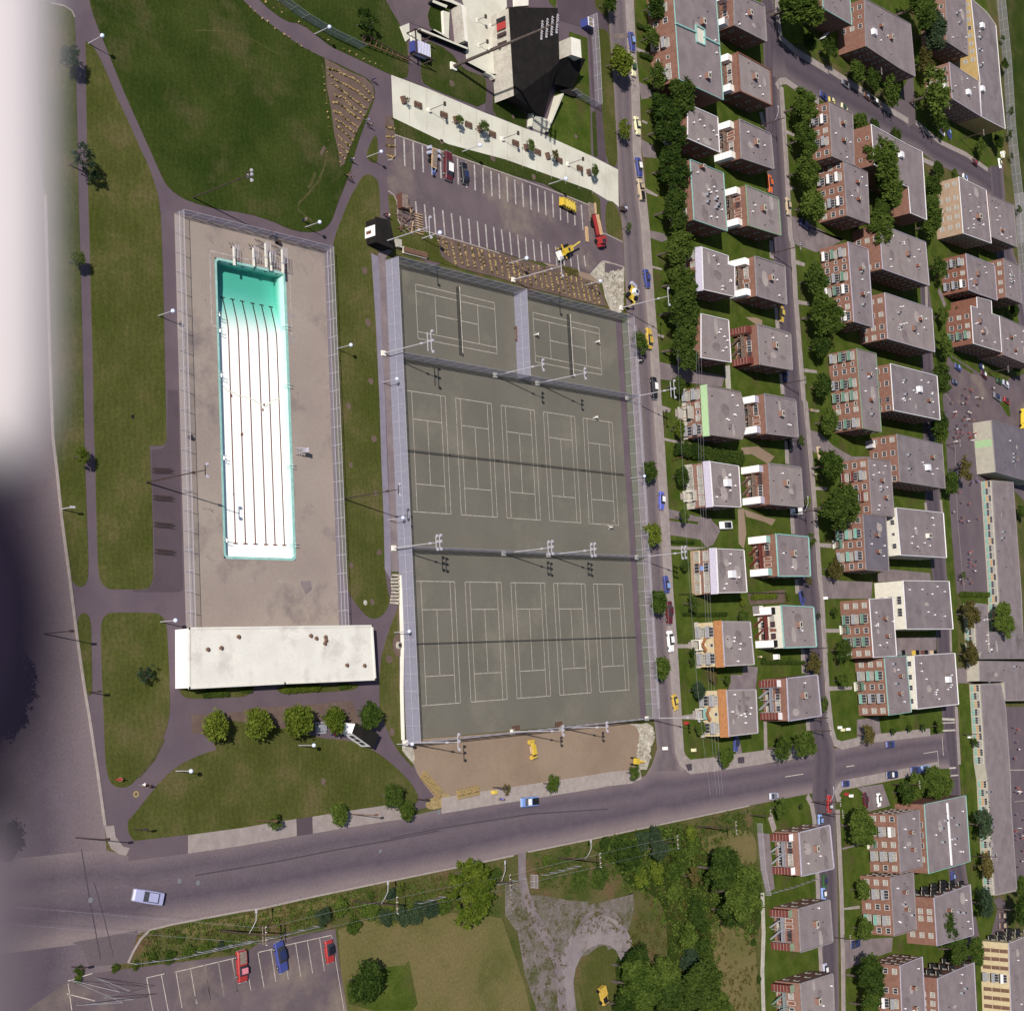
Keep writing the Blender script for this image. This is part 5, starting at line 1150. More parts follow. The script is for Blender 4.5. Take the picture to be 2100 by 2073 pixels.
# ---------------------------------------------------------------- front row on the park street
GA, GB = 'front row houses facing the tennis courts', 'back to back duplexes with galleries and storage sheds'
h = House('apartment_house', 'long flat roofed brick apartment house with teal roof trim, top of the park street', 'apartment house', '30:673,-300 1002,-300 1080,785 735,625', 8.0, 'brick_red', 'roof_gravel', 'trim_teal', GA)
h.front([(.36, 'b'), (.47, 'w'), (.66, 'b'), (.78, 'small'), (.86, 'w'), (.93, 'b')], (2.2, 5.2), bal=('grey', 'teal')); h.roofstuff(((.6, .47, 'red'), (.62, .88, 'red')), 5, 2)
b = MB(); q = [p - h.c for p in G('30:705,185 865,255', 8.2)] + [p - h.c for p in G('30:925,290 1050,355', 8.2)]
for i in (0, 2): b.bar(V((*q[i].xy, 8.25)), V((*q[i + 1].xy, 8.25)), .35, .5, 'trim_teal')
b.build('fire_wall', h.t)
wl = [p - h.c for p in G('30:862,200 930,235 932,358 870,330', 8.1)]; b = MB()
for i in range(4): b.bar(V((*wl[i].xy, 8.2)), V((*wl[(i + 1) % 4].xy, 8.2)), .3, .5, 'trim_teal')
b.face([(p.x, p.y, 8.04) for p in wl], 'brick_white'); b.build('light_well', h.t)
h.band(.30, .36, 0.1, 7.4, 'brick_dull'); h.band(.60, .66, .1, 7.4, 'brick_dull')
def fronthouse(lb, roof, hh, wall, trim, mans=None, top='roof_gravel_b', cols=((.12, 'b'), (.35, 'w'), (.62, 'w'), (.85, 'b')), win=(1.7, 4.4), vents=6, chim=(), bal='grey', drop=1.7):
    h = House('duplex_house', lb, 'house', roof, hh, wall, top, trim, GA)
    if mans: h.mansard(mans, drop)
    h.front(cols, win, bal=bal); h.sidewins(4, (1.7, 4.5), ('dark',)); h.roofstuff(chim, vents, 2); return h
fronthouse('small house with white roof edge half hidden by a big street tree, second down', '30:800,817 1035,920 1050,1195 800,1085', 7.0, 'brick_red', 'trim_white')
fh = fronthouse('flat roofed house with pale teal trim and a cluster of roof vents, third down', '30:820,1250 1080,1355 1110,1810 850,1720', 7.0, 'brick_red', 'trim_teal', chim=((.3, .06, 'dark'),))
fh.roofstuff((), 3, 0, cool=((.42, .5), (.42, .62), (.68, .52), (.68, .66), (.74, .6)))
fh = fronthouse('flat roofed house with a notched corner and lilac mansard edge, fourth down', '31:912,410 1118,478 1118,545 1168,560 1170,797 922,740', 7.0, 'brick_red', 'trim_white', 'mansard_lilac')
fronthouse('flat roofed house with white edge mostly behind two dark trees, fifth down', '31:905,930 1120,980 1140,1310 905,1272', 7.0, 'brick_red', 'trim_white')
fh = fronthouse('house with scalloped light green mansard and brick front with grey balconies', '31:955,1490 1210,1540 1237,1640 1250,1830 1225,1912 975,1875', 7.4, 'brick_red', 'trim_grey', 'mansard_green', cols=((.14, 'b'), (.36, 'w'), (.5, 'small'), (.62, 'w'), (.86, 'b')))
b = MB(); k_ = fh.left(); a_, c_2, d_, nr_, rz_ = fh.frame(k_)
for f_ in (.3, .68): p_ = a_.lerp(c_2, f_) + nr_ * .6; b.face([V((*(p_ - d_ * .9).xy, 5.4)), V((*(p_ + d_ * .9).xy, 5.4)), V((*(p_ - nr_ * .6).xy, 6.7))], 'brick_brown')
b.build('gable', fh.t)
def porch(fh, f, m, w=2.6, dp=2.6, z=3.0, roof='concrete'):
    k = fh.left(); a, c, d, nr, rz = fh.frame(k); ff = 1 - f if a.y < c.y else f; p = a.lerp(c, ff) + nr * dp / 2; b = MB()
    b.box((p.x, p.y, z), (w, dp, .2), roof, math.atan2(d.y, d.x)); b.box((p.x, p.y, .3), (w, dp, .5), 'concrete', math.atan2(d.y, d.x))
    for q in (-1, 1): s_ = p + d * (q * w * .45) + nr * dp * .45; b.box((s_.x, s_.y, z / 2), (.16, .16, z), m)
    s_ = p + nr * (dp / 2 + .5); b.box((s_.x, s_.y, .15), (w * .6, 1.0, .3), 'sidewalk', math.atan2(d.y, d.x)); b.build('porch', fh.t)
porch(fh, .5, 'brick_red', 3.2, 2.4)
fh.band(-.02, 1.02, -.0, 1.1, 'concrete', 'plinth', .35)
fh = fronthouse('house with lilac mansard, brick and pale stone front, one dark vent by a white skylight', '32:975,560 1200,595 1218,915 1000,905', 7.4, 'brick_dull', 'trim_white', 'mansard_lilac', cols=((.16, 'wide_b'), (.4, 'wide_b'), (.6, 'wide_b'), (.85, 'wide_b')), top='roof_gravel_b')
fh.roofstuff((), 0, 0, hat=((.5, .45, True),)); fh.band(-.01, 1.01, 0, 2.2, 'concrete', 'stone_panel', .1); porch(fh, .72, 'white_concrete', 2.6, 1.6)
fh = fronthouse('house with lilac mansard and white, blue and brown panelled front, tall left windows', '32:1025,1240 1240,1250 1265,1580 1040,1585', 7.4, 'brick_red', 'trim_white', 'mansard_lilac', cols=((.14, 'wide_b'), (.4, 'wide'), (.62, 'wide_b'), (.86, 'wide_b')))
fh.roofstuff((), 0, 0, hat=((.45, .58, True),)); fh.band(-.01, 1.01, 0, 2.4, 'brick_tan', 'stone_panel', .1); fh.band(.36, .46, 2.6, 5.2, 'paint_sky_blue'); fh.band(.0, .3, 2.3, 2.7, 'brick_white'); fh.band(.55, 1, 2.3, 2.7, 'brick_white')
for lb, rf, awn in (('yellow brick house with orange tile mansard and pink flowers in front, upper one', '33:1070,283 1290,285 1322,620 1090,632', 0), ('yellow brick house with orange tile mansard and green awning porch, lower one', '33:1105,820 1335,815 1350,1155 1125,1180', 1)):
    fh = fronthouse(lb, rf, 7.6, 'brick_yellow', 'trim_lilac', 'mansard_orange', cols=((.22, 'b'), (.52, 'small'), (.82, 'b')), drop=2.1, top='roof_gravel_b')
    k = fh.left(); a, c, d, nr, rz = fh.frame(k); p = a.lerp(c, .5) + nr * 1.0; b = MB()
    A, B, T = p + d * 1.6 + nr * .6, p - d * 1.6 + nr * .6, p + nr * 1.3
    for q1, q2 in ((p + d * 1.6 - nr * .2, T), (T, p - d * 1.6 - nr * .2)): b.bar(V((*q1.xy, 3.3)), V((*q2.xy, 3.3)), .7, .3, 'mansard_orange')
    b.build('porch_roof', fh.t); porch(fh, .5, 'white_concrete', 2.6, 2.4, 2.4, 'trim_teal' if awn else 'white_concrete'); fh.band(-.02, 1.02, 0, .9, 'concrete', 'plinth', .5)
    if awn: fh.roofstuff((), 2, 1)
# ---------------------------------------------------------------- duplexes with galleries along the back street
ROWB = [('30:1160,-60 1400,45 1418,330 1165,200', 'top of the row, beside the bend of the curved street', 'trim_grey', 'shed_white', 'trim_grey', 'wood'),
        ('30:1190,410 1445,550 1460,830 1210,715', 'second from the top, with an orange rusty roof edge', 'trim_brown', 'shed_white', 'roof_white', 'wood'),
        ('30:1205,935 1450,1050 1475,1325 1220,1240', 'third from the top', 'trim_grey', 'shed_white', 'roof_white', 'wood'),
        ('30:1255,1450 1510,1555 1530,1845 1275,1765', 'fourth from the top, with a yellow object on its gallery', 'trim_green', 'shed_white', 'roof_white', 'wood'),
        ('31:1325,480 1560,555 1575,860 1340,790', 'fifth from the top', 'trim_grey', 'shed_white', 'shed_white', 'wood'),
        ('31:1345,1010 1605,1085 1620,1370 1365,1325', 'with dark red sheds, sixth from the top', 'trim_grey', 'shed_red', 'shed_red', 'wood'),
        ('31:1400,1555 1645,1605 1665,1895 1420,1866', 'with bright white and lilac sheds, seventh from the top', 'trim_grey', 'shed_white', 'mansard_lilac', 'wood'),
        ('32:1435,575 1685,605 1705,915 1450,893', 'with white and lilac sheds, eighth from the top', 'trim_grey', 'shed_white', 'mansard_lilac', 'wood'),
        ('32:1490,1125 1745,1148 1760,1455 1510,1455', 'with mint green roof trim and white sheds, upper of two', 'trim_teal', 'shed_white', 'trim_teal', 'shed_red'),
        ('33:1530,158 1785,170 1808,480 1555,490', 'with mint green roof trim and white walls, lower of two', 'trim_teal', 'shed_white', 'black', 'shed_red'),
        ('33:1575,728 1815,700 1845,1020 1590,1060', 'with maroon sheds at the street corner, last above the avenue', 'trim_lilac', 'shed_red', 'trim_white', 'grey_metal'),
        ('44:145,510 385,450 418,790 165,850', 'first below the avenue, maroon sheds with white tops', 'trim_lilac', 'shed_red', 'shed_white', 'grey_metal'),
        ('44:140,1105 385,1035 410,1365 158,1445', 'second below the avenue, maroon sheds', 'trim_grey', 'shed_red', 'trim_green', 'grey_metal'),
        ('44:155,1690 410,1610 425,2000 180,2075', 'at the bottom edge, maroon sheds and green railings', 'trim_grey', 'shed_red', 'trim_green', 'balcony_green')]
for i, (rf, lb, trim, face, rtop, stair) in enumerate(ROWB):
    wall = 'brick_white' if i == 9 else ('brick_red' if i < 11 else 'brick_dull')
    h = House('duplex_house', 'brick duplex, ' + lb, 'house', rf, 7.0, wall, ('roof_gravel', 'roof_gravel_b')[i % 2], trim, GB, .3, .28)
    h.gallery(face, rtop, 'bench_brown' if stair == 'wood' else stair, stairs='wood' if i < 8 else ('shed_red' if i < 10 else 'grey_metal'))
    h.sidewins(4, (1.6, 4.5), ('std_b',) if i > 10 else ('dark', 'std')); h.roofstuff(((.45, .45, 'red'),), 2, 3)
    if i in (8, 9): h.band(.0, 1, 5.3, 6.9, 'brick_white' if i == 9 else 'trim_white', off=.04) if i == 9 else None
# ---------------------------------------------------------------- brick apartment blocks
GC = 'brick apartment blocks east of the back street'
F3 = (2.0, 4.8, 7.5)
def block(lb, roof, wall='brick_red', hh=9.0, cols=None, floors=F3, trim='trim_grey', top='roof_gravel', bal=('grey', 'grey', 'white'), chim=(), vents=3, darkv=3, ants=0, hat=(), side=('dark', 'std'), cool=(), name='apartment_block', group=GC):
    h = House(name, lb, 'apartment block', roof, hh, wall, top, trim, group)
    if cols: h.front(cols, floors, bal=bal)
    if side: h.sidewins(0, floors, side)
    h.roofstuff(chim, vents, darkv, ants, hat, cool); return h
W4 = [(.10, 'w'), (.30, 'b'), (.5, 'w'), (.68, 'w'), (.9, 'w')]
W6 = [(.09, 'w'), (.25, 'b'), (.36, 'b'), (.5, 'w'), (.68, 'b'), (.8, 'b'), (.92, 'w')]
DD = ((.5, .3, 'dark'), (.5, .62, 'dark'))
block('dark red brick block at the corner of the curved street with a plain roof', '40:380,795 565,890 580,1300 405,1225', cols=[(.1, 'w'), (.3, 'b'), (.5, 'w'), (.7, 'b'), (.9, 'w')], chim=DD)
block('brick block just below it with a round tree against its lower corner', '40:492,1255 680,1350 697,1752 522,1687', cols=[(.08, 'w'), (.28, 'b'), (.5, 'w'), (.72, 'b'), (.92, 'w')], chim=DD)
block('block with green roof edge cut by the top of the picture', '40:320,-150 540,-60 560,200 335,70', 'brick_red', trim='trim_teal', cols=[(.3, 'w')], side=())
block('big brick block on the curved street with a yellow roof hatch and skylight frame', '40:655,-10 830,85 1018,190 1055,603 935,540 668,363', 'brick_red', cols=[(.15, 'w'), (.35, 'small'), (.55, 'w')], hat=((.25, .62, True),), chim=((.55, .4, 'dark'), (.88, .5, 'red')), ants=1, trim='trim_grey')
block('brick block with metal vents on its roof, between trees near the top edge', '40:1290,-80 1450,0 1470,440 1302,330', 'brick_dull', cols=[(.3, 'w'), (.5, 'b'), (.75, 'w')], trim='trim_grey', darkv=5, cool=((.5, .35), (.6, .5)))
block('long ochre brick block with two white roof huts beside the sports field', '40:1490,-10 1620,105 1685,200 1722,640 1760,1012 1572,915 1560,640', 'brick_ochre', cols=[(.06, 'std_b'), (.15, 'std_b'), (.24, 'std_b'), (.34, 'w'), (.43, 'std_b'), (.53, 'w'), (.62, 'std_b'), (.72, 'std_b')], hat=((.6, .2, True), (.7, .83, True)), cool=((.5, .35), (.4, .5), (.5, .65)), vents=8, trim='trim_white', top='roof_gravel_c', side=())
block('brick block with a pale roof hatch in front of the ochre block', '40:1320,490 1550,640 1570,915 1345,775', 'brick_dull', cols=[(.15, 'w'), (.4, 'w'), (.6, 'b')], hat=((.55, .55, True),), trim='trim_lilac', darkv=3)
block('stepped brick block behind the large trees on the curved street', '40:710,975 985,1130 1110,1190 1145,1722 1018,1668 1000,1465 940,1440 735,1290', 'brick_red', cols=[(.3, 'small'), (.8, 'small')], trim='trim_white', hat=((.85, .35, True),), side=())
h = block('lower front wing of the stepped brick block, with balcony', '40:1000,1465 1018,1470 1035,1672 1018,1668', 'brick_red', hh=8.9, cols=[(.2, 'b'), (.6, 'small')], side=(), vents=0, darkv=0) if 0 else None
block('tan brick block with white windows and white edged roof by the sports field', '40:1395,1385 1610,1490 1650,1905 1430,1826', 'brick_tan', cols=[(.1, 'std_b'), (.35, 'std_b'), (.52, 'std_b'), (.68, 'std_b'), (.85, 'std_b')], trim='trim_white', chim=((.55, .6, 'big'),), vents=9)
block('narrow roofed block with a dark shaft beside the sports field', '40:1630,1520 1825,1605 1850,1935 1655,1855', 'brick_dull', chim=((.4, .75, 'dark'),), vents=6, cols=None)
GREEN = ('grey', 'green', 'green')
block('long double brick block on the back street with white windows, upper', '41:528,368 685,425 728,1035 575,990', cols=[(.12, 'b'), (.22, 'small'), (.3, 'w'), (.42, 'b'), (.58, 'b'), (.7, 'small'), (.8, 'w'), (.92, 'b')], bal=('grey', 'white', 'green'), chim=DD, cool=((.55, .33), (.5, .75)), trim='trim_lilac')
block('wide roofed block with a red hatch and metal vents behind the upper double block', '41:775,228 1135,370 1165,710 800,580', 'brick_red', cols=[(.3, 'w'), (.9, 'w')], hat=((.55, .45, False),), chim=((.75, .65, 'dark'),), vents=8, trim='trim_lilac', top='roof_gravel_b')
block('wide roofed brick block with two square vents and a pink hatch', '41:815,765 1185,890 1208,1230 840,1125', 'brick_red', cols=[(.15, 'w'), (.45, 'w'), (.72, 'w'), (.92, 'w')], hat=((.55, .6, False),), chim=((.7, .35, 'dark'),), cool=((.25, .35), (.25, .68)), vents=10, trim='trim_lilac', top='roof_gravel_b')
block('long double brick block on the back street with green balconies, lower', '41:595,1200 748,1240 790,1855 645,1825', cols=[(.08, 'b'), (.18, 'small'), (.26, 'w'), (.42, 'b'), (.58, 'b'), (.68, 'small'), (.75, 'w'), (.92, 'b')], bal=GREEN, chim=DD, cool=((.5, .33), (.5, .8)), trim='trim_green')
block('wide roofed block with a bright white hut and many white vents', '41:860,1320 1225,1415 1250,1760 885,1685', 'brick_red', cols=[(.12, 'w'), (.4, 'w'), (.75, 'dark'), (.92, 'w')], hat=((.55, .42, True),), chim=((.75, .62, 'dark'),), cool=((.25, .3), (.25, .6)), vents=14, trim='trim_white', top='roof_gravel_c')
block('dark brick block with brown roof huts, upper of the pair by the school lot', '41:1450,460 1675,550 1697,825 1535,770 1475,745', 'brick_brown', cols=[(.2, 'b'), (.5, 'w'), (.8, 'b')], bal=('grey', 'white'), hat=((.5, .45, False), (.5, .72, False)), trim='trim_lilac', vents=6)
block('dark brick block with brown roof huts, lower of the pair by the school lot', '41:1535,800 1650,830 1655,930 1712,950 1732,1230 1510,1162 1490,868 1540,885', 'brick_brown', cols=[(.25, 'w'), (.5, 'w'), (.75, 'b')], bal=('green', 'green'), hat=((.5, .35, False), (.5, .6, False)), trim='trim_white', vents=6)
block('brick block with open white framed windows at the sports field fence', '41:1745,495 1865,550 1888,850 1765,800', 'brick_red', cols=[(.12, 'std_b'), (.35, 'std_b'), (.6, 'std_b'), (.82, 'std_b')], vents=6, cool=((.4, .4), (.4, .55)), trim='trim_grey')
block('brick block cut by the right edge above the school lot', '41:1715,945 1950,1050 1975,1345 1745,1250', 'brick_dull', chim=((.3, .45, 'dark'), (.4, .75, 'dark')), vents=7, trim='trim_grey')
block('weathered roof block with a bright white hut and stained gravel', '42:910,345 1265,425 1290,770 935,715', 'brick_red', cols=[(.1, 'w'), (.38, 'w'), (.7, 'w'), (.92, 'w')], hat=((.6, .6, True),), chim=((.72, .35, 'dark'),), cool=((.2, .4), (.2, .7)), top='roof_gravel_c', trim='trim_grey', vents=4)
block('brick block with maroon balconies behind two big trees', '42:685,530 860,555 890,990 715,970', 'brick_red', cols=[(.1, 'w'), (.3, 'b'), (.5, 'w'), (.68, 'b'), (.9, 'w')], bal=('grey', 'maroon'), chim=((.5, .38, 'dark'), (.62, .68, 'dark')), vents=9, cool=((.45, .55),), trim='trim_grey')
block('brick block with a slate coloured roof and teal balconies', '42:645,970 825,990 850,1418 670,1405', 'brick_red', cols=[(.1, 'w'), (.34, 'b'), (.53, 'w'), (.74, 'b'), (.92, 'w')], bal=('teal', 'grey', 'green'), chim=((.5, .36, 'dark'), (.5, .66, 'dark')), top='roof_slate', trim='trim_grey')
block('cream painted block with a square roof hut and white vents', '42:905,920 1275,960 1300,1310 940,1290', 'brick_white', cols=[(.3, 'w'), (.55, 'small'), (.8, 'w')], trim='trim_white', chim=((.6, .55, 'white'),), vents=10, top='roof_gravel')
block('wide cream walled block with a blue awning and stained grey roof', '42:960,1490 1320,1495 1352,1868 985,1868', 'brick_white', cols=[(.4, 'wide'), (.65, 'wide')], trim='trim_white', vents=8, darkv=3, top='roof_gravel_c')
block('brick block with grey balconies above the paved court, upper of two', '43:695,108 878,100 910,550 728,565', 'brick_red', cols=[(.1, 'std_b'), (.33, 'b'), (.53, 'w'), (.72, 'b'), (.92, 'std_b')], bal=('grey', 'green'), chim=((.55, .35, 'dark'), (.6, .65, 'dark')), vents=7, trim='trim_white')
block('brick block with teal railed balconies at the avenue lawn, lower of two', '43:812,570 985,548 1025,990 848,1015', 'brick_red', cols=[(.1, 'std_b'), (.3, 'b'), (.5, 'w'), (.7, 'b'), (.92, 'std_b')], bal=('teal', 'grey'), chim=((.6, .35, 'dark'), (.5, .65, 'dark')), vents=2, cool=((.35, .12), (.4, .47)), trim='trim_teal')
block('block with a cream wall strip and many white roof vents beside the rear lane', '43:1045,550 1365,530 1395,930 1070,968', 'brick_white', cols=[(.15, 'std'), (.4, 'std'), (.6, 'std'), (.85, 'std')], trim='trim_white', vents=12, hat=((.75, .5, True),))
block('brick block below the avenue with a dark vent pair and big street tree in front', '44:912,370 1085,330 1110,780 940,830', 'brick_red', cols=[(.08, 'w'), (.3, 'b'), (.52, 'w'), (.72, 'b'), (.92, 'w')], bal=('grey', 'white'), chim=((.5, .35, 'dark'), (.55, .65, 'dark')), vents=4, side=('std',), trim='trim_grey')
block('wide roof with a long white ridge pipe and teal vents, teal edged block', '44:1125,290 1450,220 1485,735 1160,830', 'brick_red', cols=[(.3, 'w'), (.45, 'w'), (.6, 'w'), (.8, 'w')], trim='trim_teal', vents=7, cool=((.35, .4), (.45, .3), (.35, .6), (.6, .28), (.72, .4), (.65, .6)), side=())
b = MB(); q = G('44:1297,278 1332,765', 9.1); 
o_ = [o for o in C.objects if o.get('label', '').startswith('wide roof with a long')][0]
b.bar(q[0] - o_.location + V((0, 0, .35)), q[1] - o_.location + V((0, 0, .35)), .5, .5, 'trim_white'); b.build('ridge_duct', o_)
block('brick block with green balconies two below the avenue', '44:862,860 1040,820 1065,1270 890,1320', 'brick_red', cols=[(.1, 'std_b'), (.3, 'b'), (.52, 'w'), (.74, 'b'), (.92, 'w')], bal=('green', 'grey', 'teal'), chim=((.5, .3, 'dark'), (.55, .6, 'dark')), vents=4, cool=((.45, .5), (.8, .72)), side=('std',), trim='trim_grey')
h = block('brick block with white cross windows and dark rear balconies behind it', '44:1200,1020 1485,915 1512,1310 1225,1395', 'brick_red', cols=[(.3, 'std_b'), (.45, 'std_b'), (.8, 'std_b')], trim='trim_lilac', chim=((.35, .35, 'dark'),), cool=((.6, .45), (.75, .5)), side=())
h2 = block('brick block at the bottom edge with a tree pressed against its front', '44:935,1550 1110,1480 1140,2020 955,2060', 'brick_red', cols=[(.1, 'w'), (.4, 'w'), (.6, 'b')], chim=((.5, .4, 'dark'), (.5, .7, 'dark')), side=('std',), trim='trim_lilac')
h3 = block('brick block with white cross windows at the bottom edge', '44:1228,1650 1515,1525 1540,2010 1245,2100', 'brick_red', cols=[(.3, 'std_b'), (.45, 'std_b'), (.6, 'std_b')], trim='trim_lilac', cool=((.6, .4), (.7, .35)), side=())
h4 = block('yellow brick block with brown louvred windows in the bottom right corner', '44:1785,1375 1995,1290 2005,2000 1810,2050', 'brick_yellow', cols=[(.1, 'tall'), (.2, 'tall'), (.3, 'tall'), (.42, 'b'), (.56, 'tall'), (.66, 'tall'), (.76, 'tall'), (.88, 'tall')], trim='trim_lilac', side=())
for hh_, n_ in ((h, 4), (h3, 3), (h4, 3)):      # dark rear balconies on the upper side
    for k in range(hh_.n):
        if k != hh_.left() and hh_.visible(k):
            a, c, d, nr, rz = hh_.frame(k)
            if nr.y > .5:
                for z in (1.6, 4.4, 7.2):
                    for i in range(n_): hh_.put(BM['dark'], 'balcony', k, (i + .5) / n_, z); hh_.put(WM['std_b'], 'window', k, (i + .5) / n_, z + 1.1)
# entrance porches of the blocks, green lattice
b = MB(); b.box((0, 0, 2.2), (2.3, 2.6, .15), 'balcony_green')
for x in (-1, -.5, 0, .5, 1): b.box((x, -1.2, 1.1), (.1, .1, 2.2), 'balcony_green')
for x in (-1.05, 1.05): b.box((x, 0, 1.1), (.1, 2.4, 2.2), 'balcony_green')
b.box((0, 0, .12), (2.5, 3, .25), 'white_concrete'); PCH = b.mesh('entrance_porch')
for s_, lb in (('43:485,350', 'green lattice entrance porch of the upper grey balcony block'), ('43:598,792', 'green lattice entrance porch of the teal railed block'), ('42:430,1207', 'green lattice entrance porch in front of the slate roofed block'), ('44:700,598', 'lattice entrance porch behind the big tree below the avenue')):
    o = obj('entrance_porch', PCH, None, G1(s_, .05), R(-90)); tag(o, lb, 'porch', 'entrance porches of the blocks')

# ---------------------------------------------------------------- school
sg = House('school_gym', 'school gymnasium with dark slate roof and cream front wall beside the yard', 'school', '42:1650,235 1990,335 2000,730 1685,640', 6.5, 'school_wall', 'roof_slate', 'trim_grey')
sg.band(.36, .5, .3, 6, 'mansard_green', 'wall_panel'); sg.roofstuff((), 1, 2, cool=((.45, .55), (.45, .62), (.43, .7)))
def wing(lb, roof, hh=3.9, n=0, bot=None, m='roof_gravel', name='school_wing', orange=0, wins=True):
    h = House(name, lb, 'school', roof, hh, 'school_wall', m, 'trim_grey', 'wings of the school')
    k = h.left(); a, c, d, nr, rz = h.frame(k); L_ = (c - a).length; nn = n or int(L_ / 2.4)
    b = MB(); b.box((0, -.05, 0), (2.1, .1, 2.9), 'win_frame')
    for x in (-.68, 0, .68):
        for z, mm in ((-.95, 'teal_panel'), (-.05, 'glass_dark'), (.9, 'blind')): b.box((x, -.12, z), (.6, .05, .8), mm)
    W1 = b.mesh('window')
    b = MB(); b.box((0, -.05, 0), (2.1, .1, 2.9), 'win_frame')
    for x in (-.68, 0, .68):
        for z, mm in ((-.95, 'teal_panel'), (-.05, 'orange_panel'), (.9, 'glass_dark')): b.box((x, -.12, z), (.6, .05, .8), mm)
    W2 = b.mesh('window')
    if wins:
        for k in range(h.n):
            a, c, d, nr, rz = h.frame(k); nn = int((c - a).length / 2.4)
            if nr.x < -.8 and nn > 2:
                for i in range(nn): h.put(W2 if (i * 7 % 11) < orange else W1, 'window', k, (i + .5) / nn, 2.0)
    return h
w1 = wing('long school wing with teal panelled windows facing the yard', '42:1655,705 1820,720 1885,1600 1905,2100 1720,2100 1712,1600', orange=4); w1.roofstuff((), 0, 6, cool=((.55, .35), (.5, .4)))
w2 = wing('school link block behind the yard tree, teal window band', '43:1520,140 1615,150 1640,545 1540,520', orange=1); w2.roofstuff((), 5, 1)
w3 = wing('broad central school block with dark vents on its roof', '43:1632,365 1990,375 1990,572 1560,575 1575,520 1640,545', wins=False, m='roof_gravel_c', hh=4.3); w3.roofstuff((), 2, 3, cool=((.3, .9),))
w4 = wing('central school block with a dark smudge on its roof', '43:1557,592 1990,600 1990,900 1762,903 1755,752 1562,748', wins=False, m='roof_gravel', hh=4.3); w4.roofstuff((), 0, 2, cool=((.7, .25),))
w5 = wing('long lower school wing with teal and orange window bands along the lawn', '43:1567,772 1722,766 1762,950 1775,1150 1800,1500 44:1805,300 1850,965 1682,1002 1655,640 1625,100 43:1605,1400 1590,1150', orange=5); w5.roofstuff((), 0, 9, cool=((.6, .2), (.5, .55), (.6, .8), (.7, .45)))
h = block('school building cut by the right edge beyond the gym', '42:1905,100 2100,170 2100,300 1905,230', 'school_wall', 6, cols=None, side=(), name='school_annex', group=None) if 0 else None

# ---------------------------------------------------------------- park buildings
pv = House('pool_pavilion', 'long white roofed pool pavilion with stained roof vents below the pool', 'pavilion', '03:1478,338 13:1383,318 1408,735 700,765 03:1480,803', 3.6, 'white_concrete', 'roof_white', 'roof_white', None, .2, .35)
k = pv.left(); pv.band(-.0, 1, .0, 3.5, 'shed_white', 'end_wall', .08)
for s_ in ('03:1620,502', '03:1725,490', '03:1860,403', '13:900,395', '13:1020,430', '13:1010,455', '13:1183,625', '13:1320,628', '13:943,415', '13:1015,405'):
    p = G1(s_, 3.65) - pv.c; b = MB(); b.tube((0, 0, 0), (0, 0, .35), .3, .25, 'wood', 8); b.tube((0, 0, .35), (.0, 0, .5), .38, .1, 'bench_brown', 8); b.build('roof_vent', pv.t, (p.x, p.y, 3.61))
# kiosk hut with mono pitch roof by the row of trees
def hut(name, label, cat, foot, top, wall, roof, ridge=0):
    P = G(foot, 0); T = G(top, 3.0); c_ = sum(T, V((0, 0, 0))) / len(T); c_.z = 0
    t = thing(name, label, cat, c_); b = MB(); b.prism([((p - c_).x, (p - c_).y) for p in T], 0, 2.8, wall); b.build('wall', t)
    b = MB(); b.prism([((p - c_).x * 1.08, (p - c_).y * 1.08) for p in T], 2.8, 3.0, roof); b.build('roof', t); return t, [p - c_ for p in T]
t, q = hut('ticket_hut', 'small white hut with a dark brown flat roof at the end of the tree row', 'hut', '13:1170,1150 1225,1060 1275,1058', '13:1265,1082 1432,1165 1388,1262 1240,1157', 'shed_white', 'black_roof')
b = MB(); f_ = q[3] - q[2]
for i_ in range(3):
    p = q[2].lerp(q[3], .25 + .25 * i_); nn_ = V((f_.y, -f_.x, 0)).normalized(); nn_ = -nn_ if nn_.y > 0 else nn_
    b.box((p.x + nn_.x * .05, p.y + nn_.y * .05, 1.5), (.9, .08, 1.0), 'glass_dark', math.atan2(f_.y, f_.x))
b.build('window', t)
b = MB(); sp = q[0].lerp(q[3], .5); b.prism([(q[3].x, q[3].y), (q[0].x, q[0].y), (q[0].x - 2.2, q[0].y + .3), (q[3].x - 2.2, q[3].y + .3)], 0, 2.4, 'shed_white'); b.build('annex', t)
t, q = hut('electrical_hut', 'small hut with a black roof and white wall beside the parking lot', 'hut', '', '11:1417,180 1520,202 1548,330 1548,415 1425,365 1420,320', 'black_roof', 'black_roof')
b = MB(); p0, p1 = q[5].lerp(q[0], .02), q[5].lerp(q[0], .62); b.bar(V((p0.x - .15, p0.y, 1.4)), V((p1.x - .15, p1.y, 1.4)), .25, 2.8, 'shed_white'); b.build('front_wall', t)
b = MB(); m_ = p0.lerp(p1, .45); b.box((m_.x - .32, m_.y, 1.2), (.1, .6, 1.3), 'paint_rust'); b.build('door', t)
# stone block by the hut and long bench wall
b = MB(); p = G1('11:1575,385', 0); b.box((0, 0, .4), (1.3, 1.6, .8), 'concrete'); tag(b.build('stone_block', None, (p.x, p.y, .1)), 'grey stone block beside the black roofed hut', 'block')
b = MB(); a, c = G('11:1622,430 1805,478', .15); b.bar(a + V((0, 0, .45)), c + V((0, 0, .45)), 1.0, .35, 'bench_brown'); b.bar(a + V((0, 0, .15)), c + V((0, 0, .15)), 1.3, .3, 'white_concrete'); tag(b.build('long_bench'), 'long dark bench on a pale base above the corner of the courts', 'bench')

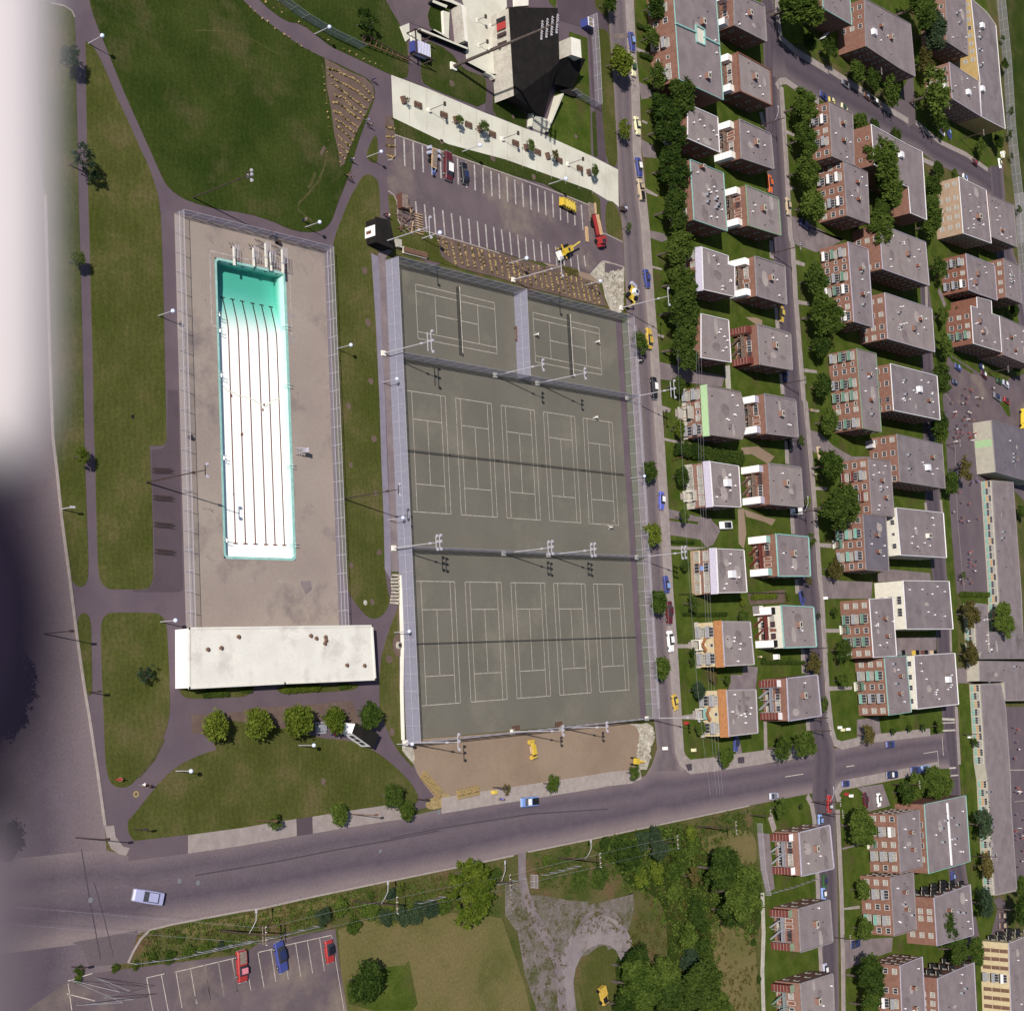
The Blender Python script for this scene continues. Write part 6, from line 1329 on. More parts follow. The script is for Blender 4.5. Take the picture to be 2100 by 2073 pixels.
# chalet with sculpted black roof
RZ = 6.0
ct = thing('chalet', 'angular park chalet with a folded black roof and pale concrete side walls', 'chalet', G1('20:1130,400', 0))
def cp_(s_, z): return [V((p.x, p.y, z)) - ct.location for p in G(s_, z)]
main = cp_('20:932,58 1312,65 1325,480 1265,545 975,752', RZ)
b = MB(); b.prism([(p.x, p.y) for p in main], RZ - .25, RZ, 'black_roof', bottom=True); b.build('roof', ct)
b = MB(); inn = [p * .985 for p in main]; b.prism([(p.x, p.y) for p in inn], 0, RZ - .26, 'concrete'); b.build('wall', ct)
edge_hi = cp_('20:975,752 1265,545 1325,480', RZ)
low = cp_('20:890,785 1060,885 1100,895', .4) 
b = MB()
A = edge_hi[0]; B_ = edge_hi[1]; D_ = edge_hi[2]
L0 = cp_('20:885,785', .5)[0]; L1 = cp_('20:1080,890', .3)[0]; L2 = cp_('20:1195,925', 1.0)[0]; L3 = cp_('20:1255,700', 3.6)[0]; L4 = cp_('20:1440,440', 5.2)[0]; L5 = cp_('20:1530,465', 4.6)[0]; L6 = cp_('20:1425,695', .6)[0]; L7 = cp_('20:1270,655', 3.2)[0]
for q in ((A, L0, L1), (A, L1, L2, B_), (B_, L2, L3), (B_, L3, D_), (D_, L3, L7, L4), (L4, L7, L6, L5)):
    b.face(q, 'black_roof')
for q in ((A, L1, L2), ):
    pass
fo = b.build('folded_roof', ct)
b = MB()
for q in (cp_('20:1290,700 1430,755 1490,745 1330,620', .8),): b.face(q, 'black_roof')
b.build('lower_canopy', ct)
b = MB(); cc = cp_('20:1440,303 1480,310 1490,452 1443,442', 6.8); b.prism([(p.x - 1.2, p.y) if i in (0, 3) else (p.x + .4, p.y) for i, p in enumerate(cc)], 0, 6.8, 'concrete', top='white_concrete'); b.build('chimney_block', ct)
b = MB(); a, c = cp_('20:862,110 870,780', 0); wl_ = cp_('20:935,95 972,755', RZ)
d_ = (wl_[1] - wl_[0])
for f0, f1, m_ in ((.03, .08, 'paint_black_paint'), (.09, .17, 'paint_red'), (.21, .25, 'pole_dark'), (.32, .36, 'pole_dark')):
    p = wl_[0] + d_ * (f0 + f1) / 2; b.box((p.x - .2, p.y, 3.6), (.3, d_.length * (f1 - f0), 2.4), m_)
b.build('openings', ct)
b = MB(); p0, p1 = cp_('20:1285,760 1205,1040', .0); top0 = p0 + V((0, 0, 2.6)); top1 = p1 + V((0, 0, .9)); sd = V((.25, 0, 0))
b.face([p0 - sd, p1 - sd, top1 - sd, top0 - sd], 'plaza'); b.face([top0 - sd, top1 - sd, top1 + sd, top0 + sd], 'plaza'); b.face([p1 + sd, p0 + sd, top0 + sd, top1 + sd], 'plaza')
q0, q1 = cp_('20:1085,880 1075,1000', 0)
b.bar(q0 + V((0, 0, .7)), q1 + V((0, 0, .5)), .5, 1.4, 'plaza'); b.build('wing_wall', ct)
s0, s1 = cp_('20:1095,930 1110,990', 0); e0 = cp_('20:1225,985', 0)[0]
for k in range(8):
    f_ = k / 7; p = cp_('20:1105,%g' % (920 + 75 * f_), 0)[0]; q_ = cp_('20:%g,%g' % (1222 - 20 * f_, 965 + 70 * f_), 0)[0]; b = MB()
    b.bar(V((p.x, p.y, .12 + .14 * (7 - k))), V((q_.x, q_.y, .12 + .14 * (7 - k))), .5, .18, 'plaza'); b.build('step', ct)
sheet('asphalt_apron', G('20:1060,1000 1080,985 1200,1045 1190,1065'), .125, 'driveway')
# upper terrace of pale slabs and its walls
sheet('terrace', G('20:560,-200 890,-200 900,60 870,120 860,500 870,620 600,500 585,400 610,390 580,60 560,0'), .5, 'plaza', thick=.45)
sheet('terrace', G('20:950,-200 1075,-200 1070,50 960,58'), .45, 'white_concrete', thick=.4)
def slab(name, pts, z0, z1, m, top, label, cat):
    P = G(pts, z1); c_ = sum(P, V((0, 0, 0))) / len(P); b = MB(); b.prism([((p - c_).x, (p - c_).y) for p in P], z0, z1, m, top=top); o = b.build(name, None, (c_.x, c_.y, 0)); return tag(o, label, cat)
slab('terrace_block', '20:556,38 580,45 610,330 585,320 575,200', 0, 3.0, 'concrete', 'white_concrete', 'tall rough concrete block wall left of the upper terrace', 'wall')
slab('terrace_wall', '20:415,85 465,100 460,290 425,270', 0, .8, 'white_concrete', 'plaza', 'low white bench wall left of the terrace block', 'wall')
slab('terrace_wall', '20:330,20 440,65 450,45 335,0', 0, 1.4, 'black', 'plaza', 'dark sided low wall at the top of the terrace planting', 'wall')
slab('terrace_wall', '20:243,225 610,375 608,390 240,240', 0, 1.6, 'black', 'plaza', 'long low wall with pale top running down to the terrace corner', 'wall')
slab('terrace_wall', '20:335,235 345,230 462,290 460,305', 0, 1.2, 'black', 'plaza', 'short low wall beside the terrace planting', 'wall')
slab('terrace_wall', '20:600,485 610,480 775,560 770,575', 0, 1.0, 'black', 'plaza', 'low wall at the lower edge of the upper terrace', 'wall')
slab('terrace_wall', '20:740,570 775,565 822,600 820,620 790,590', 0, 1.3, 'white_concrete', 'plaza', 'angled pale gate block at the path into the terrace', 'wall')
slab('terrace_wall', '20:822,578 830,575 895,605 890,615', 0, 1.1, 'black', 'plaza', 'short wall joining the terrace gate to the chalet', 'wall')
slab('paved_slab', '20:80,210 150,182 155,300 125,325', 0, .35, 'white_concrete', 'plaza', 'slanted white slab beside the dark path at the terrace', 'slab')
slab('paved_slab', '20:160,255 240,222 245,355 175,345', 0, .5, 'white_concrete', 'plaza', 'square pale slab with a rust streak beside the blue structure', 'slab')
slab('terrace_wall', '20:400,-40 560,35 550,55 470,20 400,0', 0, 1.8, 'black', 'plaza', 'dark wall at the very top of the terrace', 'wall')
sheet('dark_path', G('20:-90,-200 0,-10 80,210 130,320 150,180 310,240 290,120 330,0 320,-200'), .13, 'asphalt_lot')
sheet('dark_path', G('20:140,500 235,500 240,650 300,700 100,620'), .118, 'path_new'); sheet('dark_path', G('20:745,590 805,600 815,910 740,880'), .118, 'path_new')
sheet('dark_path', G('20:1290,-100 1590,-100 1600,60 1700,150 1710,280 1640,225 1605,240 1630,500 1665,1000 1690,1270 1620,1230 1570,600 1545,230 1320,160 1312,60'), .118, 'path_new')
# blue lattice kiosk and blue kiosk
t = thing('play_structure', 'blue and dark timber play structure below the pale slabs', 'play structure', G1('20:210,410', .1))
b = MB(); b.box((0, 0, 1.4), (3.2, 2.6, 1.6), 'paint_lilac')
for x in np.linspace(-1.6, 1.6, 8): b.box((x, 0, 2.22), (.12, 2.7, .06), 'trim_white')
b.build('deck', t); b = MB()
for x, y in ((-3, -2), (-3, 3), (1.8, -2), (1.8, 3)): b.box((x, y, 1.4), (.22, .22, 2.8), 'pole_dark')
for y in (-2, 3): b.bar((-3.4, y, 2.8), (2.2, y, 2.8), .2, .25, 'pole_dark')
b.bar((-3, -2, 2.7), (-3, 3, 2.7), .2, .25, 'pole_dark'); b.build('frame', t); b = MB(); b.box((-2.2, 0, 1.2), (1.2, 2.2, 1.2), 'paint_blue'); b.build('blue_panel', t)
t = thing('play_rails', 'low dark timber rails running from the fence strip to the play structure', 'timber rails', G1('10:1280,300', .1))
b = MB(); q = [p - t.location for p in G('10:1285,300 1320,292 1640,470', 0)]; q2 = [p - t.location for p in G('10:1290,345 1660,490', 0)]
for a, c in zip(q, q[1:]): b.bar(V((*a.xy, .8)), V((*c.xy, .8)), .15, .2, 'pole_dark')
b.bar(V((*q2[0].xy, .8)), V((*q2[1].xy, .8)), .15, .2, 'bench_brown'); b.bar(V((*q[0].xy, .8)), V((*q2[0].xy, .8)), .15, .2, 'pole_dark')
for k in range(9): p, r_ = q[1].lerp(q[2], k / 8), q2[0].lerp(q2[1], k / 8); b.bar(V((*p.xy, .7)), V((*r_.xy, .7)), .1, .12, 'bench_brown')
b.build('rails', t)
t = thing('phone_booth', 'small blue and white open topped kiosk at the top right of the chalet', 'kiosk', G1('20:1510,200', .1))
b = MB(); b.box((0, 0, 1.1), (2.0, 1.9, 2.2), 'paint_blue'); b.build('body', t); b = MB()
for x in (-.9, .9): b.box((x, 0, 2.3), (.15, 2.1, .2), 'trim_white')
for y in (-1, 0, 1): b.box((0, y, 2.3), (2.0, .12, .2), 'trim_white')
b.box((0, 0, 2.26), (1.7, 1.8, .06), 'wood'); b.build('roof', t)
sheds = [('32:1335,195 ', 0)]
# dwellings' small backyard sheds
for s_, lb, m_, sz_ in (('33:1480,560', 'little white garden shed frame', 'shed_white', .6), ('42:215,395', '', '', 0), ('42:680,430', 'lilac garden shed in the shade behind the brick block', 'trim_lilac', 1.0), ('33:1325,195', 'round grey storage tank shed beside the mint trimmed duplex', 'trim_grey', .9)):
    if sz_: b = MB(); b.box((0, 0, 1.1 * sz_), (2 * sz_, 2.2 * sz_, 2.2 * sz_), m_, top='roof_white'); tag(b.build('garden_shed', None, G1(s_, .05)), lb, 'shed')
# ================================================================ trees
def crown_mesh(seed, clumps, per, leaf, spread=.2, flat=.8, shell=.55, lobes=None, ragged=.0):
    """unit crown: leaf sized faces gathered in clumps through the volume"""
    rs = np.random.RandomState(seed); V_ = []; 
    lob = lobes or [(0, 0, 0, 1.0)]
    cs = []
    for i in range(clumps):
        L_ = lob[rs.randint(len(lob))]; d = rs.normal(size=3); d /= np.linalg.norm(d); d[2] = d[2] if d[2] > -.35 else -d[2] * .5
        r = L_[3] * (shell + (1 - shell) * rs.rand() ** .5) * (1 + ragged * rs.normal() * .5); cs.append(np.array(L_[:3]) + d * r * np.array([1, 1, flat]))
    cs = np.array(cs)
    c = np.repeat(cs, per, 0) + rs.normal(size=(clumps * per, 3)) * spread * np.array([1, 1, .7])
    n = len(c); u = rs.normal(size=(n, 3)); u /= np.linalg.norm(u, axis=1)[:, None]
    w_ = rs.normal(size=(n, 3)); w_[:, 2] *= .5; v = np.cross(u, w_); v /= np.linalg.norm(v, axis=1)[:, None]
    s = leaf * (.6 + .8 * rs.rand(n))[:, None]
    q = np.stack([c - u * s, c + v * s * .7, c + u * s, c - v * s * .7], 1).reshape(-1, 3)
    me = bpy.data.meshes.new('crown'); me.vertices.add(n * 4); me.vertices.foreach_set('co', q.ravel())
    me.loops.add(n * 4); me.loops.foreach_set('vertex_index', np.arange(n * 4, dtype=np.int32))
    me.polygons.add(n); me.polygons.foreach_set('loop_start', np.arange(0, n * 4, 4, dtype=np.int32)); me.polygons.foreach_set('loop_total', np.full(n, 4, dtype=np.int32))
    me.update(calc_edges=True); me.validate(); me.materials.append(MAT['leaf_mid']); return me
def lb_(seed, n, r):
    rs = random.Random(seed); return [(0, 0, 0, .62)] + [(math.cos(a) * r, math.sin(a) * r, rs.uniform(-.15, .2), rs.uniform(.36, .52)) for a in [rs.uniform(0, .7) + 6.28 * k / n for k in range(n)]]
CR = dict(round=[crown_mesh(s, 110, 44, .075, .13, .8, .6, lb_(s, 5, .45)) for s in (1, 2, 3, 14)], loose=[crown_mesh(s, 62, 34, .072, .11, .85, .5, lb_(s, 6, .58), .2) for s in (4, 5, 6)],
          sparse=[crown_mesh(s, 30, 24, .075, .10, .9, .3, lb_(s, 5, .6), .3) for s in (7, 8)], wide=[crown_mesh(s, 130, 60, .052, .082, .6, .6, lb_(s, 8, .64), .2) for s in (9, 10, 11)], star=[crown_mesh(12, 170, 40, .046, .06, .6, .35, [(math.cos(a) * r, math.sin(a) * r, .25 - .3 * r, .34 - .22 * r) for a in np.linspace(0, 5.9, 13) for r in (.3, .6, .85, 1.05)], .15)],
          bush=[crown_mesh(s, 60, 44, .085, .14, .62, .6, lb_(s, 5, .5), .1) for s in (13, 15)])
def trunk_mesh(seed, forks=5, m='bark', thick=.075):
    rs = random.Random(seed); b = MB(); b.tube((0, 0, -1.6), (.03, .02, -.6), thick, thick * .75, m, 7, False)
    for k in range(forks):
        a = 6.28 * k / forks + rs.uniform(-.4, .4); e = V((math.cos(a) * .42, math.sin(a) * .42, rs.uniform(-.15, .25))); b.tube((.03, .02, -.65), e, thick * .55, thick * .25, m, 5, False)
        f = e + V((math.cos(a + .5) * .3, math.sin(a + .5) * .3, .25)); b.tube(e, f, thick * .25, thick * .1, m, 4, False)
        f = e + V((math.cos(a - .6) * .28, math.sin(a - .6) * .28, .1)); b.tube(e, f, thick * .22, thick * .08, m, 4, False)
    return b.mesh('trunk')
TR = [trunk_mesh(s) for s in (1, 2, 3)]; TRT = [trunk_mesh(5, 5, 'bark', .05)]
LEAF = dict(d='leaf_dark', m='leaf_mid', l='leaf_light', o='leaf_olive', b='leaf_blue')
TONE = dict(d='dark green', m='green', l='yellow green', o='olive brown', b='blue green')
ORD = 'first second third fourth fifth sixth seventh eighth ninth tenth eleventh twelfth thirteenth fourteenth fifteenth sixteenth seventeenth eighteenth nineteenth twentieth'.split()
def ordn(i): return ORD[i] if i < 20 else 'twenty-' + ORD[i - 20]
def tree(s_, r_px, tone, form='round', label='', group=None, cat='tree', hf=1.1, name='tree'):
    """crown centre and radius as seen; the crown's real height above the ground is hf x its radius"""
    p = rd(s_)[0]
    g = gp(p, 4); R_ = r_px / K / (px((g.x, g.y + 1, 4))[1] - px((g.x, g.y, 4))[1]) * -1; R_ = abs(R_)
    zk = dict(wide=1.5, round=1.2, bush=1.0).get(form, 1.05); R_ *= 1.08 if form in ('wide', 'loose') else 1.0; zc = R_ * (hf + (.1 if form == 'wide' else 0)) + (.7 if form not in ('bush',) else -.35 * R_); zc = max(zc, .3)
    g = gp(p, zc); t = thing(name, label, cat, (g.x, g.y, 0), 0, group)
    me = random.choice(CR[form]); R_ *= .96; o = obj('crown', me, t, (0, 0, zc), random.uniform(0, 6.28)); o.scale = (R_, R_ * random.uniform(.92, 1.08) * (.82 if form == 'wide' else 1), R_ * zk * random.uniform(.92, 1.05))
    o.material_slots[0].link = 'OBJECT'; o.material_slots[0].material = MAT[LEAF[tone]]
    if form != 'bush':
        k = obj('trunk', random.choice(TR), t, (0, 0, zc), random.uniform(0, 6.28)); k.scale = (R_ * .9, R_ * .9, zc / 1.6)
    return t
SZ = lambda r: 'small' if r < 60 else ('big' if r > 125 else '')
def grove(where, group, items, order='from the top', cat='tree', name='tree', hf=1.0):
    for i, it in enumerate(items):
        s_, r, tone = it[:3]; r *= .9 if 'front row' in where and r > 120 else 1; form = it[3] if len(it) > 3 else ('round' if r >= 45 else 'loose'); extra = it[4] if len(it) > 4 else ''
        lb = ' '.join(('%s %s %s %s, %s %s%s' % (SZ(r), TONE[tone], {'round': 'leafy', 'loose': 'loose crowned', 'sparse': 'thin', 'wide': 'spreading', 'star': 'star shaped', 'bush': 'dense'}[form], cat, ordn(i) + ' ' + order + ' ' + where, ', ' if extra else '', extra)).split())
        tree(s_, r, tone, form, lb, group, cat, hf, name)
grove('along the long left path', 'trees along the long left path', [('00:545,435,'.rstrip(','), 78, 'b', 'loose'), ('00:650,1235', 110, 'b', 'sparse'), ('01:608,498', 62, 'l', 'round'), ('02:648,512', 62, 'l', 'loose')], hf=1.5)
tree('00:700,1330', 80, 'b', 'sparse', 'blue green thin tree leaning over the long left path beside its larger neighbour', None, hf=1.1)
tree('03:1130,690', 88, 'b', 'sparse', 'thin dark tree standing alone on the lawn left of the white pavilion', None, hf=.9)
grove('on the brick paving', 'row of five trees below the white pavilion', [('13:160,1092', 128, 'l'), ('13:490,1075', 130, 'l'), ('13:805,1062', 140, 'l'), ('13:1088,1045', 115, 'l'), ('13:1362,1015', 118, 'm')], 'from the left')
grove('along the avenue pavement', 'young trees along the avenue pavement', [('13:620,1850', 62, 'm', 'loose'), ('13:1128,1785', 90, 'm'), ('13:1550,1640', 100, 'd'), ('13:1650,1755', 90, 'm'), ('23:905,1595', 50, 'o', 'sparse'), ('23:1272,1550', 70, 'm', 'loose'), ('33:382,1465', 55, 'm', 'loose')], 'from the left')
grove('in the plaza planters', 'young trees in the plaza planters', [('20:140,785', 25, 'o', 'sparse'), ('20:545,935', 34, 'm', 'loose'), ('20:735,985', 42, 'm', 'loose'), ('20:1102,1135', 42, 'm', 'loose'), ('20:1290,1208', 34, 'o', 'loose'), ('20:1602,1332', 38, 'm', 'loose')], 'from the left', hf=1.6)
tree('10:1345,165', 105, 'd', 'sparse', 'dark thin tree on the lawn above the play structure', None, hf=.8)
grove('on the park side of the street', 'park side street trees', [('20:1715,20', 75, 'm', 'loose'), ('20:1800,480', 112, 'l'), ('20:1825,1010', 62, 'l', 'loose'), ('30:340,1775', 38, 'm', 'sparse'), ('31:430,1150', 78, 'm', 'loose'), ('32:500,630', 84, 'd'), ('32:530,1130', 92, 'l', 'loose'), ('32:565,1655', 95, 'm'), ('33:598,640', 98, 'm')])
grove('before the front row houses', 'tall trees before the front row houses', [('30:550,50', 95, 'd'), ('30:520,290', 75, 'm', 'loose'), ('30:560,590', 95, 'm', 'loose'), ('30:740,760', 150, 'd', 'wide'), ('30:590,840', 110, 'd'), ('30:660,1000', 165, 'd', 'wide'), ('30:680,1310', 150, 'd', 'wide'), ('30:700,1640', 155, 'd', 'wide'),
      ('31:720,430', 150, 'm', 'wide'), ('31:750,680', 145, 'm', 'wide'), ('31:750,900', 165, 'd', 'wide'), ('31:770,1190', 170, 'd', 'wide'), ('31:725,1490', 75, 'd'), ('31:738,1825', 62, 'l', 'loose'), ('32:755,670', 72, 'd'), ('32:770,985', 55, 'm', 'loose'), ('32:785,1370', 48, 'd'), ('32:840,1665', 75, 'd', 'sparse'), ('33:840,520', 35, 'd'), ('33:840,600', 32, 'd'), ('33:885,820', 70, 'b'), ('33:900,1115', 55, 'm'), ('33:1100,1345', 85, 'm')])
grove('between the house rows', 'garden trees between the rows of houses', [('33:1000,720', 55, 'o', 'bush'), ('33:1112,735', 40, 'm', 'loose'), ('33:1240,240', 55, 'm'), ('33:1400,590', 28, 'd', 'bush'), ('33:1610,580', 24, 'm', 'bush'), ('33:1590,90', 30, 'l', 'bush'), ('33:1230,130', 34, 'l', 'bush')], cat='shrub', name='shrub')
grove('on the corner lot above the avenue', None, [('33:1540,1275', 92, 'm', 'loose'), ('33:1715,1240', 110, 'm', 'wide')], 'from the left', hf=1.1)
grove('along the back street pavement', 'small street trees on the back street', [('32:1690,385', 50, 'm', 'sparse'), ('32:1740,870', 50, 'l', 'sparse'), ('32:1765,1165', 62, 'm', 'sparse'), ('32:1745,1485', 52, 'o', 'sparse'), ('33:1825,235', 28, 'd', 'sparse'), ('33:1790,620', 80, 'o', 'loose'), ('33:1870,930', 52, 'm', 'loose')])
grove('beside the curved street', 'trees beside the curved street', [('40:150,40', 190, 'm', 'wide'), ('40:220,330', 80, 'd'), ('40:385,380', 75, 'd', 'loose'), ('40:600,550', 85, 'm'), ('40:725,615', 82, 'd', 'loose'), ('40:860,715', 95, 'm', 'loose'), ('40:1080,60', 160, 'd', 'wide'), ('40:1200,250', 130, 'b', 'wide'), ('40:1130,490', 88, 'o', 'loose'), ('40:1200,740', 165, 'm', 'loose'), ('40:1260,960', 68, 'd', 'loose'), ('40:1705,1110', 55, 'd'), ('40:1565,1150', 55, 'm', 'loose')])
grove('along the back street verge', 'big trees before the brick blocks', [('40:180,830', 125, 'm', 'wide'), ('40:190,1090', 115, 'm', 'wide'), ('40:200,1335', 125, 'm', 'wide'), ('40:250,1610', 128, 'm', 'round'), ('41:270,660', 118, 'd', 'round'), ('41:345,930', 150, 'm', 'wide'), ('41:320,1180', 98, 'd'), ('41:335,1490', 98, 'd'), ('41:380,1770', 102, 'm'), ('42:390,590', 122, 'm', 'wide'), ('42:462,905', 182, 'd', 'wide'), ('42:430,1395', 80, 'o', 'loose'), ('43:425,205', 35, 'd', 'loose'), ('43:490,505', 82, 'd', 'loose'), ('43:490,740', 62, 'm', 'loose')])
grove('among the upper brick blocks', 'trees among the brick blocks', [('40:620,960', 80, 'm'), ('40:745,985', 52, 'd', 'bush'), ('40:905,1070', 62, 'd', 'bush'), ('40:790,1250', 165, 'm', 'wide'), ('40:840,1450', 150, 'm', 'wide'), ('40:780,1690', 105, 'm', 'wide'), ('40:1232,1330', 65, 'd'), ('40:1365,1360', 38, 'm', 'bush'), ('40:1195,1460', 88, 'd'), ('40:1180,1660', 115, 'm', 'wide'), ('40:1325,1710', 60, 'd', 'sparse'), ('41:770,260', 135, 'm', 'wide'), ('41:760,430', 100, 'm', 'wide'), ('41:1170,240', 100, 'm'), ('41:1240,560', 78, 'd', 'loose'), ('41:740,930', 38, 'm', 'loose'), ('41:1270,940', 65, 'm', 'loose'), ('41:1290,1180', 88, 'm', 'loose'), ('41:1240,1430', 112, 'd', 'wide'), ('41:1240,1790', 100, 'd'), ('41:1380,910', 45, 'd', 'sparse'), ('42:1245,310', 95, 'm'), ('42:1330,720', 88, 'd')])
grove('beside the sports field fence', 'young trees at the sports field fence', [('40:1740,300', 30, 'd', 'sparse'), ('40:1755,500', 42, 'd', 'loose'), ('40:1810,870', 36, 'd', 'sparse'), ('40:1800,1050', 36, 'd', 'sparse'), ('40:1810,1225', 28, 'd', 'sparse'), ('40:1870,1640', 34, 'd', 'sparse'), ('41:1850,1350', 55, 'd', 'loose'), ('41:1830,900', 55, 'd')])
grove('in and around the school yard', 'trees of the school grounds', [('42:1440,600', 115, 'o', 'sparse'), ('42:1430,1450', 38, 'm', 'sparse'), ('42:1740,1790', 112, 'm', 'wide'), ('42:1490,1745', 98, 'o', 'loose'), ('43:1490,535', 90, 'o', 'loose'), ('43:1520,1225', 32, 'd', 'loose'), ('44:1590,445', 112, 'b', 'loose'), ('44:1610,775', 92, 'o', 'loose'), ('44:1600,1060', 105, 'b', 'loose'), ('42:1895,950', 60, 'd')])
tree('44:1890,1120', 120, 'd', 'round', 'dark conifer like tree at the right edge below the school wing', None, hf=1.6)
tree('44:1890,930', 80, 'd', 'round', 'dark tree at the right edge beside the end of the school wing', None, hf=1.2)
grove('on the corner lawn', 'small trees on the corner lawn', [('43:690,1170', 72, 'o', 'loose'), ('43:885,1140', 26, 'd', 'loose'), ('43:1012,1118', 28, 'd', 'loose'), ('43:1120,1112', 28, 'd', 'loose'), ('43:1240,1100', 50, 'm', 'loose')], 'from the left')
grove('in the clump behind the avenue cars', 'tree clump below the avenue', [('43:985,1620', 95, 'd'), ('43:1050,1570', 110, 'm'), ('43:1185,1545', 115, 'm', 'wide'), ('43:1290,1560', 90, 'm')], 'from the left')
grove('before the lower brick blocks', 'trees before the lower brick blocks', [('44:630,460', 135, 'm', 'wide'), ('44:640,960', 85, 'm'), ('44:660,1260', 88, 'm'), ('44:700,1640', 155, 'd', 'wide'), ('44:700,1860', 130, 'm', 'wide'), ('44:1280,1255', 140, 'd', 'wide'), ('44:1385,1430', 118, 'd', 'wide'), ('44:1525,1440', 100, 'm', 'wide')])
tree('24:640,985', 235, 'l', 'star', 'big bright yellow green tree with radiating branches beside the avenue', None, hf=1.0)
tree('24:600,830', 80, 'l', 'loose', 'upper bough like yellow green tree touching the avenue kerb above the big bright tree', None, hf=1.2)
tree('14:1345,1685', 172, 'd', 'round', 'round dark bushy tree beside the car park at the bottom', None, hf=1.0)
grove('in the avenue shrub belt', 'shrub belt by the avenue', [('14:1000,1170', 72, 'b', 'loose'), ('14:1140,1100', 85, 'm', 'bush'), ('14:1245,1235', 80, 'm', 'bush'), ('14:1370,1120', 85, 'm', 'bush'), ('14:1380,1010', 34, 'd', 'bush'), ('14:1530,990', 55, 'b', 'bush'), ('14:1610,940', 45, 'l', 'sparse'), ('14:1490,1180', 70, 'b', 'bush'), ('14:1620,1160', 85, 'b', 'bush'), ('14:1740,1135', 88, 'b', 'bush'),
      ('24:320,1110', 75, 'b', 'bush'), ('24:420,1085', 75, 'm', 'bush'), ('24:825,840', 65, 'd', 'bush'), ('24:1390,650', 38, 'd', 'bush'), ('24:1215,730', 50, 'm', 'bush'), ('24:1480,870', 95, 'd', 'bush'), ('24:1640,850', 90, 'd', 'bush'), ('24:1660,620', 34, 'd', 'bush'), ('24:1850,690', 125, 'd', 'wide')], 'from the left', 'shrub', 'shrub', .8)
grove('on the car park bank', 'weedy shrubs above the car park', [('04:1060,1550', 40, 'm', 'bush'), ('04:1190,1500', 50, 'm', 'bush'), ('04:1330,1480', 60, 'm', 'bush'), ('04:1410,1340', 45, 'm', 'bush'), ('04:1480,1440', 65, 'm', 'bush'), ('04:1620,1420', 55, 'm', 'bush'), ('04:1780,1400', 55, 'm', 'bush'), ('14:40,1440', 45, 'm', 'bush'), ('14:200,1400', 45, 'b', 'bush'), ('04:900,1570', 40, 'm', 'bush'), ('04:620,1590', 45, 'm', 'bush'), ('04:610,1660', 40, 'm', 'bush')], 'from the left', 'shrub', 'shrub', .7)
grove('in the upper scrub land', 'trees of the scrub land', [('34:150,590', 55, 'd', 'bush'), ('34:245,640', 70, 'd', 'bush'), ('34:350,650', 90, 'd', 'bush'), ('34:450,570', 85, 'b', 'bush'), ('34:540,520', 75, 'b', 'bush'), ('34:570,640', 95, 'b', 'wide'), ('34:400,760', 90, 'm', 'bush'), ('34:440,870', 90, 'l', 'bush'), ('34:560,830', 85, 'l', 'bush'), ('34:700,640', 90, 'm', 'bush'), ('34:830,520', 70, 'l', 'bush'), ('34:840,620', 70, 'm', 'bush'), ('34:700,800', 90, 'm', 'bush'), ('34:850,850', 95, 'o', 'sparse'), ('34:700,960', 80, 'm', 'bush'),
      ('34:1060,790', 160, 'd', 'wide'), ('34:1210,980', 200, 'm', 'wide'), ('34:1140,1120', 130, 'd', 'wide'), ('34:860,1100', 90, 'd', 'bush'), ('34:900,1210', 90, 'd', 'bush')], 'from the left', hf=1.0)
grove('at the bottom edge of the scrub', 'trees of the scrub land, bottom', [('34:810,1330', 110, 'm', 'bush'), ('34:920,1400', 90, 'd', 'bush'), ('34:820,1500', 110, 'b', 'bush'), ('34:960,1550', 85, 'd', 'bush'), ('34:370,1560', 150, 'd', 'wide'), ('34:420,1700', 200, 'm', 'wide'), ('34:600,1650', 150, 'm', 'wide'), ('34:880,1700', 200, 'd', 'wide'), ('34:640,1860', 190, 'd', 'wide'), ('34:330,1860', 150, 'd', 'wide'), ('34:1000,1880', 160, 'm', 'wide'), ('34:1320,1370', 36, 'd', 'bush'), ('34:1360,1660', 32, 'd', 'bush')], 'from the left', hf=1.0)
grove('on the crossing corner', None, [('34:1530,320', 72, 'm', 'loose'), ('34:1690,305', 24, 'd', 'loose')], 'from the left')
def tufts(poly, n, r, m, label, per=16, seed=1):
    rs = np.random.RandomState(seed); P = G(poly); xs = [p.x for p in P]; ys = [p.y for p in P]; cs = []
    while len(cs) < n:
        x, y = rs.uniform(min(xs), max(xs)), rs.uniform(min(ys), max(ys)); c_ = False
        for i in range(len(P)):
            a, d = P[i], P[i - 1]
            if (a.y > y) != (d.y > y) and x < (d.x - a.x) * (y - a.y) / (d.y - a.y) + a.x: c_ = not c_
        if c_: cs.append((x, y, r * .35))
    c = np.repeat(np.array(cs), per, 0) + rs.normal(size=(n * per, 3)) * r * .55 * np.array([1, 1, .5]); u = rs.normal(size=c.shape); u /= np.linalg.norm(u, axis=1)[:, None]; v = np.cross(u, rs.normal(size=c.shape)); v /= np.linalg.norm(v, axis=1)[:, None]
    s_ = r * .3 * (.5 + rs.rand(len(c)))[:, None]; q = np.stack([c - u * s_, c + v * s_ * .7, c + u * s_, c - v * s_ * .7], 1).reshape(-1, 3)
    me = bpy.data.meshes.new('weeds'); me.from_pydata(q.tolist(), [], [tuple(range(4 * i, 4 * i + 4)) for i in range(len(c))]); me.materials.append(MAT[m]); o = obj('weeds', me); o['label'] = label; stuff(o)
